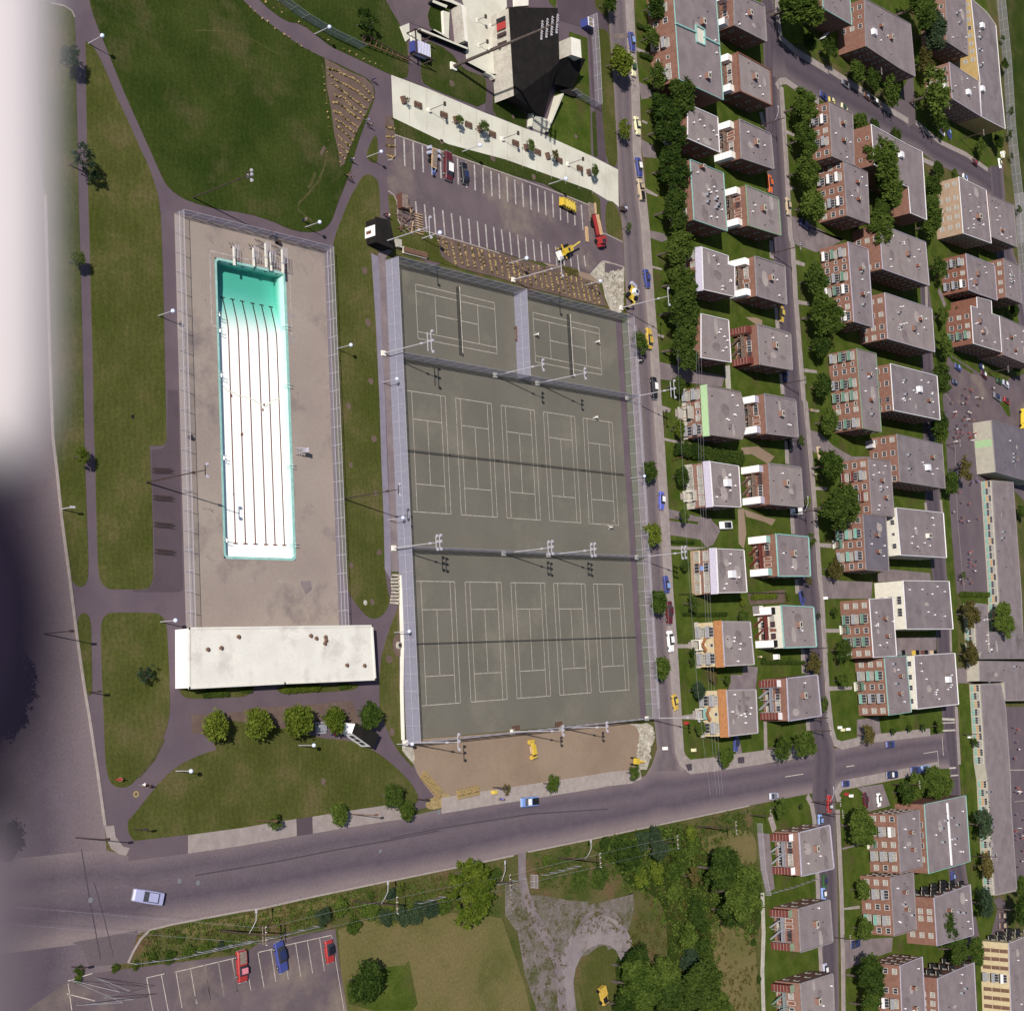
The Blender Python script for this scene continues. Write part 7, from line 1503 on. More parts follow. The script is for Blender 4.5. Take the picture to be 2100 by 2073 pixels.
tufts('34:130,560 560,470 900,480 980,700 1340,780 1380,1100 1340,1400 1000,1250 1100,1900 200,1900 640,1400 480,1000 300,950', 560, .9, 'leaf_mid', 'loose green weeds over the scrub land')
tufts('34:130,560 900,480 1340,780 1350,1900 1000,1900 300,1400 480,1000', 500, .6, 'leaf_olive', 'olive weeds over the scrub land', seed=2)
tufts('24:900,930 1060,1000 1600,1060 34:280,1150 360,1300 24:1500,1300 1380,1400 1350,2000 1200,2000 1050,1600', 260, .45, 'leaf_olive', 'sparse weeds on the gravel lot', seed=3)
tufts('04:1150,1290 1907,1150 14:900,1040 1500,920 24:0,930 900,740 900,900 500,1080 14:1500,1240 1100,1200 500,1380 04:1400,1500 1050,1560 1060,1400', 620, .5, 'leaf_mid', 'weeds on the bank below the avenue', seed=4)
tufts('04:1150,1290 1907,1150 14:900,1040 24:900,740 900,850 14:1500,1100 500,1300 04:1060,1400', 260, .4, 'leaf_olive', 'dry weeds on the bank below the avenue', seed=5)
tufts('24:1100,680 1907,520 34:1280,330 1300,500 900,640 24:1400,1000 1180,940', 420, .6, 'leaf_mid', 'weeds between the track and the clearing', seed=6)
# dark hedges
def hedge(pts, w_, h_, label, tone='d', n=None):
    P = G(pts); t = thing('hedge', label, 'hedge', P[0]); b = []
    L_ = sum((c - a).length for a, c in zip(P, P[1:])); n = n or int(L_ / (w_ * .55)) + 1
    for q in resample(P, n):
        o = obj('foliage', random.choice(CR['bush']), t, (q.x - P[0].x, q.y - P[0].y, h_ * .5), random.uniform(0, 6)); o.scale = (w_ * .5, w_ * .5, h_ * .6)
        o.material_slots[0].link = 'OBJECT'; o.material_slots[0].material = MAT[LEAF[tone]]
hedge('32:690,465 820,480 950,505 1050,530 1170,530', 3.4, 3.0, 'tall dark hedge running across the garden below the green trimmed house')
hedge('32:760,1752 900,1757 1090,1752', .9, 1.0, 'thin low dark hedge across the garden above the orange tiled houses')
hedge('32:670,1188 840,1192', .8, .8, 'thin low hedge on the lawn beside the driveway')
hedge('30:400,205 460,230', 1.3, 1.2, 'short clipped hedge by the pavement, upper'); hedge('30:420,430 530,475', 1.3, 1.2, 'short clipped hedge by the pavement, lower')
hedge('33:1370,605 1700,605', 1.0, 1.1, 'low hedge across the back garden of the upper orange tiled house')
hedge('03:1590,850 1750,845', 1.3, 1.0, 'green shrubs under the pavilion edge, far left', 'm'); hedge('13:60,850 250,840', 1.3, 1.0, 'green shrubs under the pavilion edge, left bed', 'm') if 0 else None
hedge('13:360,815 420,812', 1.2, .9, 'green shrub at the right end of the left pavilion bed', 'm')
hedge('13:690,815 940,800', 1.4, 1.1, 'green shrubs in the right pavilion bed', 'l'); hedge('13:1120,795 1190,785', 1.0, .9, 'small shrubs at the end of the right pavilion bed', 'm')
hedge('43:1400,70 1640,75', 1.6, 1.4, 'clipped hedge at the lower end of the school yard', 'm')
hedge('32:1300,1620 1480,1610', 1.6, .8, 'vegetable rows in the back garden beside the mint trimmed duplexes', 'l')
# trees west of the boulevard: their shadows fall on the carriageway, the crowns stand left of the picture
for i, (y, h_) in enumerate(((-3.5, 6.5), (-16, 9.5), (-21, 8), (-39, 7.0))):
    t = thing('tree', 'roadside tree on the boulevard median at the left picture edge, %s from the top' % ORD[i], 'tree', (-57.0 - (h_ * .35), y + 2, 0), 0, 'trees of the boulevard median')
    o = obj('crown', random.choice(CR['loose']), t, (0, 0, h_ * .7)); o.scale = (h_ * .36, h_ * .42, h_ * .33); o.material_slots[0].link = 'OBJECT'; o.material_slots[0].material = MAT['leaf_dark']
    k = obj('trunk', TR[0], t, (0, 0, h_ * .7)); k.scale = (h_ * .3, h_ * .3, h_ * .7 / 1.6)

# ================================================================ vehicles
def loft(b, secs, m, cap=True):
    """secs: list of rings of equal length"""
    i = len(b.v); n = len(secs[0]); q = b.mi(m)
    for s in secs: b.v += [tuple(p) for p in s]
    for k in range(len(secs) - 1):
        for j in range(n): b.f.append((i + k * n + j, i + k * n + (j + 1) % n, i + (k + 1) * n + (j + 1) % n, i + (k + 1) * n + j)); b.m.append(q)
    if cap: b.f.append(tuple(i + j for j in reversed(range(n)))); b.m.append(q); b.f.append(tuple(i + (len(secs) - 1) * n + j for j in range(n))); b.m.append(q)
def car_parts():
    P = {}
    b = MB(); S = []      # body: sections along x (front +x)
    for x, w_, z0, z1 in ((-2.55, .80, .42, .72), (-2.45, .90, .30, .86), (-1.5, .93, .28, .92), (-.2, .94, .28, .92), (1.0, .93, .28, .92), (2.3, .89, .30, .84), (2.5, .80, .40, .68)):
        S.append([(x, -w_, z0), (x, w_, z0), (x, w_, z1 - .12), (x, w_ * .86, z1), (x, -w_ * .86, z1), (x, -w_, z1 - .12)])
    loft(b, S, 'paint_white'); P['body'] = b.mesh('body')
    b = MB(); loft(b, [[(-1.75, -.74, .90), (.95, -.74, .90), (.95, .74, .90), (-1.75, .74, .90)][::1], [(-1.15, -.60, 1.36), (.30, -.60, 1.36), (.30, .60, 1.36), (-1.15, .60, 1.36)]], 'glass_dark'); P['cabin'] = b.mesh('window')
    b = MB(); b.box((-.42, 0, 1.385), (1.5, 1.24, .05), 'paint_white'); P['roof'] = b.mesh('roof')
    b = MB(); b.tube((0, -.11, 0), (0, .11, 0), .33, .33, 'tyre', 12); b.tube((0, -.12, 0), (0, .12, 0), .17, .17, 'chrome', 10); P['wheel'] = b.mesh('wheel')
    b = MB(); b.box((0, 0, 0), (.14, 1.78, .16), 'chrome'); P['bumper'] = b.mesh('bumper')
    b = MB(); b.tube((0, 0, 0), (.05, 0, 0), .1, .1, 'lamp_glass', 8); P['headlight'] = b.mesh('headlight')
    b = MB(); b.box((-1.35, 0, .935), (2.0, 1.5, .04), 'black'); b.box((-1.35, 0, 1.0), (2.05, 1.62, .1), 'paint_white'); P['bed'] = b.mesh('load_bed')
    b = MB(); b.box((-1.4, 0, .96), (1.95, 1.35, .02), 'black'); P['bedfloor'] = b.mesh('load_floor')
    return P
CP = car_parts()
def recolor(o, m, idx=0): o.material_slots[idx].link = 'OBJECT'; o.material_slots[idx].material = MAT[m]
def car(s_, label, color, top=None, cat='car', L_=None, detail=True, pickup=False, flip=False, z=.05, wsc=1.0, bed='black', name='car'):
    a, c = G(s_, .5); mid = (a + c) / 2; d = c - a; ln_ = L_ or d.length; rz = math.atan2(d.y, d.x)
    ln_ = max(3.8, min(ln_, 6.2)); t = thing(name, label, cat, (mid.x, mid.y, z), rz); k = ln_ / 5.1; t.scale = (k, .5 + .5 * k if wsc == 1 else wsc, .5 + .5 * k)
    o = obj('body', CP['body'], t); recolor(o, 'paint_' + color)
    if pickup:
        w_ = obj('cab_window', CP['cabin'], t, (.95, 0, 0)); w_.scale = (.62, 1, 1); r_ = obj('roof', CP['roof'], t, (.93, 0, 0)); r_.scale = (.62, 1, 1); recolor(r_, 'paint_' + (top or color))
        o = obj('load_bed', CP['bed'], t); recolor(o, 'paint_' + color, 1); o = obj('load_floor', CP['bedfloor'], t, (0, 0, .12)); recolor(o, bed)
    else:
        obj('window', CP['cabin'], t); r_ = obj('roof', CP['roof'], t); recolor(r_, 'paint_' + (top or color))
    if detail:
        for x in (-1.55, 1.55):
            for y in (-.84, .84): obj('wheel', CP['wheel'], t, (x, y, .33))
        for x in (-2.55, 2.55): obj('bumper', CP['bumper'], t, (x, 0, .5))
        for y in (-.62, .62): obj('headlight', CP['headlight'], t, (2.5, y, .6))
    return t
car('04:1270,1032 1035,995', 'lilac grey sedan driving on the avenue near the boulevard crossing', 'lilac')
car('30:352,255 372,405', 'blue car parked on the park street near the top', 'blue', 'light_blue'); car('30:366,470 380,600', 'pale green car with a dark roof, half under the light tree', 'cream', 'green')
car('30:395,915 415,1058', 'cream yellow convertible parked opposite the plaza', 'cream', 'cream'); car('30:408,1235 428,1385', 'dark blue car with white roof just above the tan pickup', 'blue', 'white')
car('30:445,1568 420,1400', 'tan pickup with dark load parked behind the blue and white car', 'tan', 'tan', 'pickup', pickup=True); car('31:470,583 490,727', 'deep blue car on the park street beside the rubble corner', 'blue')
car('31:500,1205 492,1040', 'gold and black taxi beside the street tree by the courts', 'gold', 'gold'); car('31:530,1425 542,1598', 'long white and black car parked below the gold taxi', 'black_paint', 'white')
car('32:595,795 596,935', 'violet blue car with white roof parked below a street tree', 'violet_blue', 'white'); car('32:640,1585 625,1450', 'blue and white car parked above the lower street tree', 'blue', 'light_blue')
car('32:650,1650 658,1832', 'long dark maroon car beside the lower street tree', 'maroon', 'maroon'); car('33:655,355 672,522', 'white car parked in front of the upper orange tiled house', 'white', 'white')
car('33:690,855 712,975', 'yellow car parked in front of the lower orange tiled house', 'gold', 'yellow'); car('32:1142,1055 1048,1058', 'white car with dark roof at the end of the driveway', 'white', 'black_paint')
car('33:1182,1195 1175,1285', 'dark blue car in the driveway of the lower orange tiled house', 'blue', 'navy'); car('30:1435,1370 1448,1510', 'orange red boat like car in the gap of the duplex row', 'orange', 'orange')
car('30:1578,1550 1590,1685', 'tan convertible on the back street by the round tree', 'tan', 'tan'); car('31:1532,870 1535,995', 'yellow car parked between two duplexes', 'gold', 'yellow')
car('31:1560,1380 1565,1440', 'dark car end in the shade of the duplex with maroon sheds', 'navy', 'navy', detail=False)
car('32:1600,395 1608,465', 'small black vehicle on the kerb of the back street', 'black_paint', 'grey', detail=False); car('32:1690,945 1600,945', 'small white car on the kerb below the eighth duplex', 'white', 'white', detail=False)
car('32:1680,1570 1705,1680', 'blue pickup beside the lower mint trimmed duplex', 'blue', 'blue', 'pickup', pickup=True); car('32:1825,465 1835,520', 'tan car on the gravel drive across the back street', 'tan', 'olive', detail=False)
car('33:1440,1650 1508,1648', 'blue grey car on the avenue left of the crossing', 'silver', 'grey'); car('33:1425,1650 1430,1650', '', 'grey') if 0 else None
car('34:1835,395 1838,455', 'light blue car on the back street below the crossing', 'light_blue', 'light_blue'); car('43:378,1640 382,1780', 'red truck with white roof crossing on the back street', 'red', 'white', 'pickup', pickup=True, bed='paint_red')
car('43:825,1245 890,1242', 'dark blue car parked on the avenue above the turning', 'blue', 'navy'); car('43:930,1475 805,1485', 'blue pickup with white front parked on the avenue', 'navy', 'white', 'pickup', pickup=True, bed='paint_navy')
car('43:1015,1448 1090,1442', 'blue car in front of the tree clump, left of two', 'blue', 'navy'); car('43:1100,1436 1160,1428', 'blue car in front of the tree clump, right of two', 'light_blue', 'navy')
car('43:480,1552 538,1548', 'small blue car at the corner kerb of the avenue', 'blue', 'navy'); car('43:655,1620 672,1750', 'maroon car on the side lot below the avenue', 'maroon', 'maroon'); car('43:765,1625 775,1730', 'white convertible on the side lot below the avenue', 'white', 'white')
car('44:345,860 345,930', 'dark green car on the back street below the first lower duplex', 'green', 'navy', detail=False); car('44:335,975 338,1020', 'pale blue car end beside the second lower duplex', 'light_blue', 'white', detail=False)
car('44:350,1580 352,1600', 'pale grey car at the third lower duplex', 'silver', 'white', detail=False); car('44:550,1395 620,1370', 'dark blue car on the driveway between the lower blocks', 'navy', 'navy'); car('44:1345,820 1350,905', 'blue car on the rear lane below the avenue', 'blue', 'light_blue')
car('44:1710,1160 1765,1158', 'dark red brown car by the conifer, upper', 'brown', 'tan'); car('44:1712,1238 1768,1232', 'dark red brown car by the conifer, lower', 'brown', 'tan')
car('40:310,730 365,780', 'blue car parked on the curved street by the dark red block', 'blue', 'navy'); car('40:378,778 425,800', 'yellow car behind the roof edge on the curved street', 'yellow', 'cream', detail=False)
car('40:480,635 535,680', 'grey car by the trees on the curved street', 'grey', 'black_paint'); car('40:655,735 700,775', 'rusty white car on the curved street, left of two', 'rust', 'silver'); car('40:715,775 770,820', 'black and white car on the curved street, right of two', 'black_paint', 'white')
car('40:1500,1255 1540,1290', 'red car on the far end of the curved street', 'maroon', 'red'); car('40:1245,1010 1285,1055', 'white and orange boat like car by the long brick block', 'white', 'orange', detail=False); car('40:1300,1000 1335,1085', 'blue and white car by the long brick block', 'blue', 'light_blue')
car('40:1712,1250 1722,1310', 'white car end beside the pile of white bags', 'white', 'cream', detail=False); car('40:150,1730 230,1790', 'blue car in the shade of the round tree', 'navy', 'blue', detail=False)
car('40:485,830 515,860', 'pale green car end behind the dark red block', 'cream', 'green', detail=False); car('40:1430,1375 1460,1410', 'white car by the shrub on the curved street', 'white', 'light_blue', detail=False)
car('41:1365,1330 1410,1370', 'blue car in the school lot, top left', 'blue', 'light_blue'); car('41:1345,1455 1385,1475', 'dark blue car below it in the school lot', 'navy', 'grey', detail=False); car('41:1565,1330 1585,1375', 'white car on the school lot entrance', 'navy', 'white', detail=False)
car('41:1570,1385 1615,1430', 'red car with white roof at the school lot entrance', 'maroon', 'white'); car('41:1690,1445 1730,1470', 'dark green car on the school lot verge', 'green', 'green', detail=False); car('41:1738,1460 1785,1500', 'white car on the school lot verge', 'silver', 'white')
car('41:1665,1560 1720,1600', 'dark grey car by the yard corner', 'grey', 'navy', detail=False); car('41:1748,1595 1790,1625', 'red car by the verge corner of the school lot', 'red', 'maroon', detail=False)
car('24:1150,262 1018,277', 'light blue and white pickup on the avenue by the straw bales', 'sky_blue', 'white', 'pickup', pickup=True, bed='black')
car('14:355,1430 370,1680', 'pink and red pickup in the car park, wooden slats in its bed', 'red', 'pink', 'pickup', pickup=True, bed='wood'); car('14:645,1365 690,1600', 'deep blue car with a dark roof in the car park', 'blue', 'navy')
car('14:1038,1350 1058,1530', 'small red convertible with a dark top in the car park', 'red', 'black_paint')
car('20:450,1410 450,1190', 'maroon car with a white roof in the first bays of the parking lot', 'maroon', 'white', L_=6.2); car('20:585,1440 570,1270', 'black car in the parking bays', 'black_paint', 'navy')
# wagon, truck, buses and machines
def machine(name, s_, label, cat, parts, z=.1):
    a, c = G(s_, .4); mid = (a + c) / 2; d = c - a; t = thing(name, label, cat, (mid.x, mid.y, z), math.atan2(d.y, d.x))
    for nm, fn in parts:
        b = MB(); fn(b); b.build(nm, t)
    return t
def wheels(b, xs, y, r=.45, w_=.3):
    for x in xs:
        for s in (-1, 1): b.tube((x, s * (y - w_ / 2), r), (x, s * (y + w_ / 2), r), r, r, 'tyre', 12)
machine('trailer', '20:335,1170 330,1320', 'trailer with pale blue barrels and a plank deck in the parking bays', 'trailer', [('deck', lambda b: [b.box((0, 0, .8), (4.2, 1.6, .15), 'wood_plank'), b.box((0, 0, .95), (3.6, 1.2, .25), 'wood')]), *[('barrel', lambda b, k=k, s=s: [b.tube((-2.0 + k, s * 1.25, .1), (-2.0 + k, s * 1.25, 1.0), .38, .38, 'paint_silver', 10)]) for k in (0, 1.1) for s in (-1, 1)],
        ('drawbar', lambda b: [b.bar((2.1, .6, .7), (3.6, 0, .6), .12, .12, 'paint_light_blue'), b.bar((2.1, -.6, .7), (3.6, 0, .6), .12, .12, 'paint_light_blue'), b.box((3.3, 0, .8), (.5, .5, .4), 'paint_blue')]), ('wheel', lambda b: wheels(b, (-.6, .6), .95, .4))])
machine('paint_truck', '20:1300,1570 1448,1645', 'yellow open service truck parked across the bays near the street', 'truck', [('chassis', lambda b: [b.box((0, 0, .7), (5.2, 1.9, .5), 'paint_machine_yellow'), b.box((2.5, 0, .7), (.8, 1.7, .6), 'paint_machine_yellow')]),
        ('cab', lambda b: [b.box((-1.9, 0, 1.2), (.9, 1.8, .8), 'paint_machine_yellow')]), ('rack', lambda b: [b.box((-.9 + k * .8, 0, 1.3), (.12, 1.9, .8), 'paint_yellow') for k in range(4)] + [b.box((.4, s * .95, 1.7), (3.4, .1, .12), 'paint_yellow') for s in (-1, 1)]), ('load_floor', lambda b: [b.box((.3, 0, .97), (2.6, 1.5, .06), 'black')]), ('wheel', lambda b: wheels(b, (-1.7, 1.7), .95))])
machine('flatbed_truck', '20:1590,1720 1625,1880', 'dark red flatbed truck carrying timber beside the parking exit', 'truck', [('cab', lambda b: [b.box((2.6, 0, 1.3), (1.6, 2.1, 1.6), 'paint_red'), b.box((3.6, 0, .9), (.9, 1.7, .9), 'paint_red'), b.box((2.9, 0, 2.11), (.8, 1.5, .04), 'glass_dark')]), ('flatbed', lambda b: [b.box((-1.0, 0, 1.0), (5.2, 2.3, .25), 'paint_maroon')]),
        ('timber', lambda b: [b.box((-1.0, .1 + .25 * k, 1.3 + .08 * (k % 2)), (4.8, .18, .2), 'wood_plank') for k in range(4)]), ('side_tank', lambda b: [b.box((-1, -.7, 1.25), (4.6, .8, .4), 'paint_red')]), ('wheel', lambda b: wheels(b, (-2.4, -1.3, 2.6), 1.05, .5))])
machine('grader', '21:1270,500 1420,400', 'yellow mobile crane with a pointed boom on the parking lot', 'construction machine', [('chassis', lambda b: [b.box((0, 0, .9), (4.6, 1.1, .5), 'paint_machine_yellow'), b.box((-2.4, 0, 1.1), (.8, 2.0, 1.0), 'paint_white')]), ('engine_hood', lambda b: [b.box((1.3, 0, 1.5), (2.0, 1.2, .9), 'paint_machine_yellow')]), ('cab', lambda b: [b.box((.1, .2, 1.8), (1.0, 1.1, 1.2), 'paint_machine_yellow'), b.box((.1, .2, 2.42), (.7, .8, .03), 'glass_dark')]),
        ('boom', lambda b: [b.bar((1.5, .1, 1.7), (5.0, .3, 2.3), .3, .3, 'paint_yellow'), b.bar((-2, -.5, 1.3), (.5, -.5, 1.6), .15, .15, 'paint_yellow'), b.bar((-2, .5, 1.3), (.5, .5, 1.6), .15, .15, 'paint_yellow')]), ('outrigger', lambda b: [b.box((.4, 0, .6), (.3, 3.4, .2), 'paint_machine_yellow'), b.box((-1.3, 0, .6), (.3, 3.0, .2), 'paint_machine_yellow')]), ('wheel', lambda b: wheels(b, (-2.0, -.9, 2.0), .9, .55, .4))])
machine('backhoe', '21:1895,700 1855,850', 'yellow backhoe digging at the corner of the courts by the street', 'construction machine', [('chassis', lambda b: [b.box((0, 0, 1.0), (3.2, 1.2, .7), 'paint_machine_yellow')]), ('cab', lambda b: [b.box((-.2, 0, 1.9), (1.2, 1.3, 1.1), 'paint_white'), b.box((-.2, 0, 2.47), (.9, 1.0, .03), 'paint_navy')]), ('front_bucket', lambda b: [b.box((-2.6, 0, .7), (.7, 2.0, .7), 'paint_silver'), b.bar((-1.2, .7, 1), (-2.4, .7, .8), .15, .2, 'paint_yellow'), b.bar((-1.2, -.7, 1), (-2.4, -.7, .8), .15, .2, 'paint_yellow')]),
        ('digging_arm', lambda b: [b.bar((1.5, 0, 1.2), (2.9, .3, 2.4), .25, .3, 'paint_yellow'), b.bar((2.9, .3, 2.4), (3.8, .2, .7), .2, .25, 'paint_yellow'), b.box((3.8, .2, .5), (.6, .7, .6), 'black')]), ('wheel', lambda b: [wheels(b, (.9,), .85, .7, .4), wheels(b, (-1.5,), .85, .45, .3)])])
machine('road_roller', '23:1118,1355 1100,1225', 'yellow road roller on the brown dirt lot below the courts', 'construction machine', [('body', lambda b: [b.box((.2, .1, 1.2), (2.6, 1.3, .8), 'paint_machine_yellow'), b.box((1.6, .1, 1.0), (.8, 1.0, .5), 'paint_yellow')]), ('side_panel', lambda b: [b.box((.3, .95, 1.0), (2.0, .5, .5), 'wood_plank')]), ('seat', lambda b: [b.box((-1.3, .1, 1.1), (.5, .9, .6), 'black')]), ('drum', lambda b: [b.tube((2.3, -.7, .6), (2.3, .9, .6), .6, .6, 'paint_gold', 14), b.tube((-1.8, -.7, .6), (-1.8, .9, .6), .6, .6, 'paint_gold', 14)]), ('canopy_frame', lambda b: [b.bar((-1.9, -.9, 1.5), (-1.9, 1.1, 1.5), .15, .15, 'paint_yellow'), b.bar((2.5, -.9, 1.2), (2.5, 1.1, 1.2), .15, .15, 'paint_yellow')])])
machine('mini_excavator', '33:350,1372 440,1385', 'small yellow excavator at the right end of the dirt lot', 'construction machine', [('tracks', lambda b: [b.box((-.6, s * .7, .3), (2.2, .35, .55), 'black') for s in (-1, 1)]), ('body', lambda b: [b.box((-.6, 0, 1.0), (1.3, 1.3, .8), 'paint_machine_yellow')]), ('arm', lambda b: [b.bar((0, 0, 1.2), (1.4, .1, 1.9), .22, .25, 'paint_gold'), b.bar((1.4, .1, 1.9), (2.1, .1, .6), .18, .2, 'paint_machine_yellow')]), ('bucket', lambda b: [b.box((2.1, .1, .4), (.5, .6, .5), 'paint_machine_yellow')])])
machine('jeep', '24:1640,1730 1665,1830', 'orange yellow jeep with a black seat area parked on the grass by the trees', 'jeep', [('body', lambda b: [b.box((0, 0, .8), (3.8, 1.7, .7), 'paint_gold'), b.box((-.9, 0, 1.2), (2.0, 1.7, .5), 'paint_gold')]), ('seat_area', lambda b: [b.box((.9, 0, 1.18), (.9, 1.3, .08), 'black')]), ('windscreen', lambda b: [b.box((1.4, 0, 1.4), (.08, 1.5, .5), 'glass_dark')]), ('wheel', lambda b: wheels(b, (-1.3, 1.3), .85, .42))])
[o for o in C.objects if o.name == 'road_roller'][0].scale = (.78,) * 3
t = machine('delivery_truck', '41:1885,1850 1885,1660', 'bright yellow box truck with white panel and red lettering in the school lot', 'truck', [('cargo_box', lambda b: [b.box((.8, 0, 1.9), (5.6, 2.4, 2.6), 'paint_bus_yellow')]), ('cab', lambda b: [b.box((-3.0, 0, 1.3), (1.8, 2.2, 1.7), 'paint_bus_yellow'), b.box((-3.6, 0, 1.7), (.1, 1.8, .7), 'glass_dark')]), ('sign_panel', lambda b: [b.box((1.2, .2, 3.22), (3.6, 1.3, .04), 'paint_white')] + [b.box((.1 + .55 * k, .2, 3.26), (.4, .8, .04), 'paint_red') for k in range(5)]), ('wheel', lambda b: wheels(b, (-2.8, 2.4), 1.1, .5))])
# a motor bike pair at the street, skip-like things, bales
def bales(name, s_, label, n, rz):
    p = G1(s_, .1); t = thing(name, label, 'straw bales', p, rz); b = MB(); b.box((0, 0, .22), (1.0, .55, .42), 'straw'); me = b.mesh('bale')
    for i in range(n):
        for j in range(3): obj('bale', me, t, ((i - n / 2) * 1.05, (j - 1) * .6 * (1 + .05 * (i % 2)), .0), random.uniform(-.06, .06))
        if i % 2 == 0: obj('bale', me, t, ((i - n / 2) * 1.05 + .2, .2, .43), .05)
bales('straw_bales', '23:620,1615', 'long stack of straw bales on the dirt lot above the avenue', 6, R(3)); bales('straw_bales', '23:330,1570', 'slanting stack of straw bales beside the path at the dirt lot corner', 6, R(-42))
t = thing('timber_pile', 'pile of brown timber and pallets at the corner of the parking lot', 'timber pile', G1('11:1650,180', .1))
b = MB()
for k in range(26): b.box((random.uniform(-1.8, 1.8), random.uniform(-3, 2.2), .15 + .06 * (k % 5)), (random.uniform(1.5, 3), .18, .12), random.choice(('wood', 'wood_plank', 'bench_brown')), random.uniform(-.6, .6) + (1.57 if k % 3 == 0 else 0))
b.build('timber', t); b = MB()
for k in range(9): b.box((3.4, -2.6 + k * .5, .3), (2.2, .16, .08), 'wood_plank')
b.box((3.4, -.6, .2), (.15, 4.4, .12), 'wood'); b.build('pallet', t)
b = MB(); b.box((0, 0, .7), (1.9, 3.0, 1.4), 'paint_brown'); b.box((0, 0, 1.42), (1.7, 2.8, .05), 'wood'); tag(b.build('skip', None, G1('11:1605,60', .1), ), 'brown timber skip at the corner of the parking lot', 'skip')
b = MB(); b.box((0, 0, .2), (1.9, 4.5, .3), 'wood'); tag(b.build('timber_pile', None, G1('20:1572,1665', .1)), 'flat brown timber stack in the last bay near the street', 'timber pile')
b = MB(); b.box((0, 0, .15), (.5, 5.5, .3), 'wood_plank'); b.box((-3.9, -5.5, .15), (.9, 3.6, .25), 'wood_plank'); tag(b.build('planks', None, G1('20:1605,1680', .1)), 'pale planks lying at the edge of the parking lot', 'planks')
b = MB(); b.box((0, 0, .5), (1.4, 1.0, .9), 'pole_dark'); b.box((.9, .4, .9), (.7, .6, .5), 'paint_silver'); b.bar((-.5, .8, .6), (1.5, 1.8, .8), .12, .12, 'pole_dark'); b.bar((-.5, -.8, .6), (1.3, -1.9, .7), .12, .12, 'pole_dark')
tag(b.build('motorcycle', None, G1('20:1805,1640', .1)), 'parked motorcycles with riders gear where the plaza meets the street', 'motorcycle')
b = MB()
for k in range(7): b.box((random.uniform(-1, 1), random.uniform(-1.6, 1.6), .5), (random.uniform(.8, 1.6), random.uniform(.6, 1.2), random.uniform(.6, 1.2)), random.choice(('paint_white', 'paint_cream', 'shed_white')), random.uniform(0, 1.5))
tag(b.build('bag_pile', None, G1('40:1730,1205', .1)), 'heap of white bags at the end of the curved street', 'bag pile')
b = MB(); t = thing('laundry_line', 'white sheets drying on a line beside the green edged block', 'laundry', G1('40:330,290', .05)); b.bar((-3, -2, 2.0), (3, 3, 2.0), .04, .04, 'grey_metal')
for x, y in ((-3, -2), (3, 3)): b.bar((x, y, 0), (x, y, 2), .1, .1, 'grey_metal')
b.build('line', t)
for k, (x, y, w_) in enumerate(((-1.4, -.7, 2.4), (.9, 1.2, 2.6))): b = MB(); b.bar((x - w_ * .4, y - w_ * .33, 1.2), (x + w_ * .4, y + w_ * .33, 1.2), .25, 1.6, 'shed_white'); b.build('sheet', t)
for s_, lb, m_ in (('33:503,0 ', '', ''),): pass
for s_, lb, m_ in (('43:507,1632', 'red bin on the corner lawn below the avenue', 'paint_red'), ('43:543,1645', 'white bin on the corner lawn below the avenue', 'paint_white'), ('43:455,1112', 'left white box of three on the corner lawn above the avenue', 'paint_white'), ('43:478,1130', 'middle cream box of three on the corner lawn above the avenue', 'paint_cream'), ('43:520,1125', 'right white box of three on the corner lawn above the avenue', 'paint_white'),
                   ('33:835,1288', 'white box on the lawn below the lower orange tiled house', 'paint_cream'), ('33:612,1275', 'white sign board at the mouth of the park street', 'paint_white'), ('33:778,1077', 'small red object on the lawn by the porch with green awning', 'paint_red'), ('43:1470,1185', 'white notice by the small tree on the school lawn', 'paint_white'), ('23:800,1617', 'bright yellow sign by the straw bales', 'paint_yellow'), ('42:343,1627', 'white box by the gravel drive', 'paint_white'), ('33:1467,1311', 'white bin by the tree at the avenue kerb', 'paint_white')):
    b = MB(); b.box((0, 0, .45), (.8, .7, .9), m_); b.box((0, 0, .93), (.86, .76, .07), m_); tag(b.build('box', None, G1(s_, .1)), lb, 'box')
# dumpsters
for i, x in enumerate((930, 1040, 1110, 1180)):
    b = MB(); b.box((0, 0, .7), (2.0, 1.4, 1.3), ('paint_grey', 'paint_gold', 'paint_brown', 'paint_tan')[i]); b.box((0, 0, 1.4), (2.1, 1.5, .12), 'black'); b.box((0, -.74, .9), (1.6, .06, .2), 'trim_grey'); tag(b.build('dumpster', None, G1('43:%d,528' % x, .06)), '%s waste container in the paved court, %s from the left' % (('grey', 'yellow', 'brown', 'tan')[i], ORD[i]), 'container', 'waste containers in the paved court')

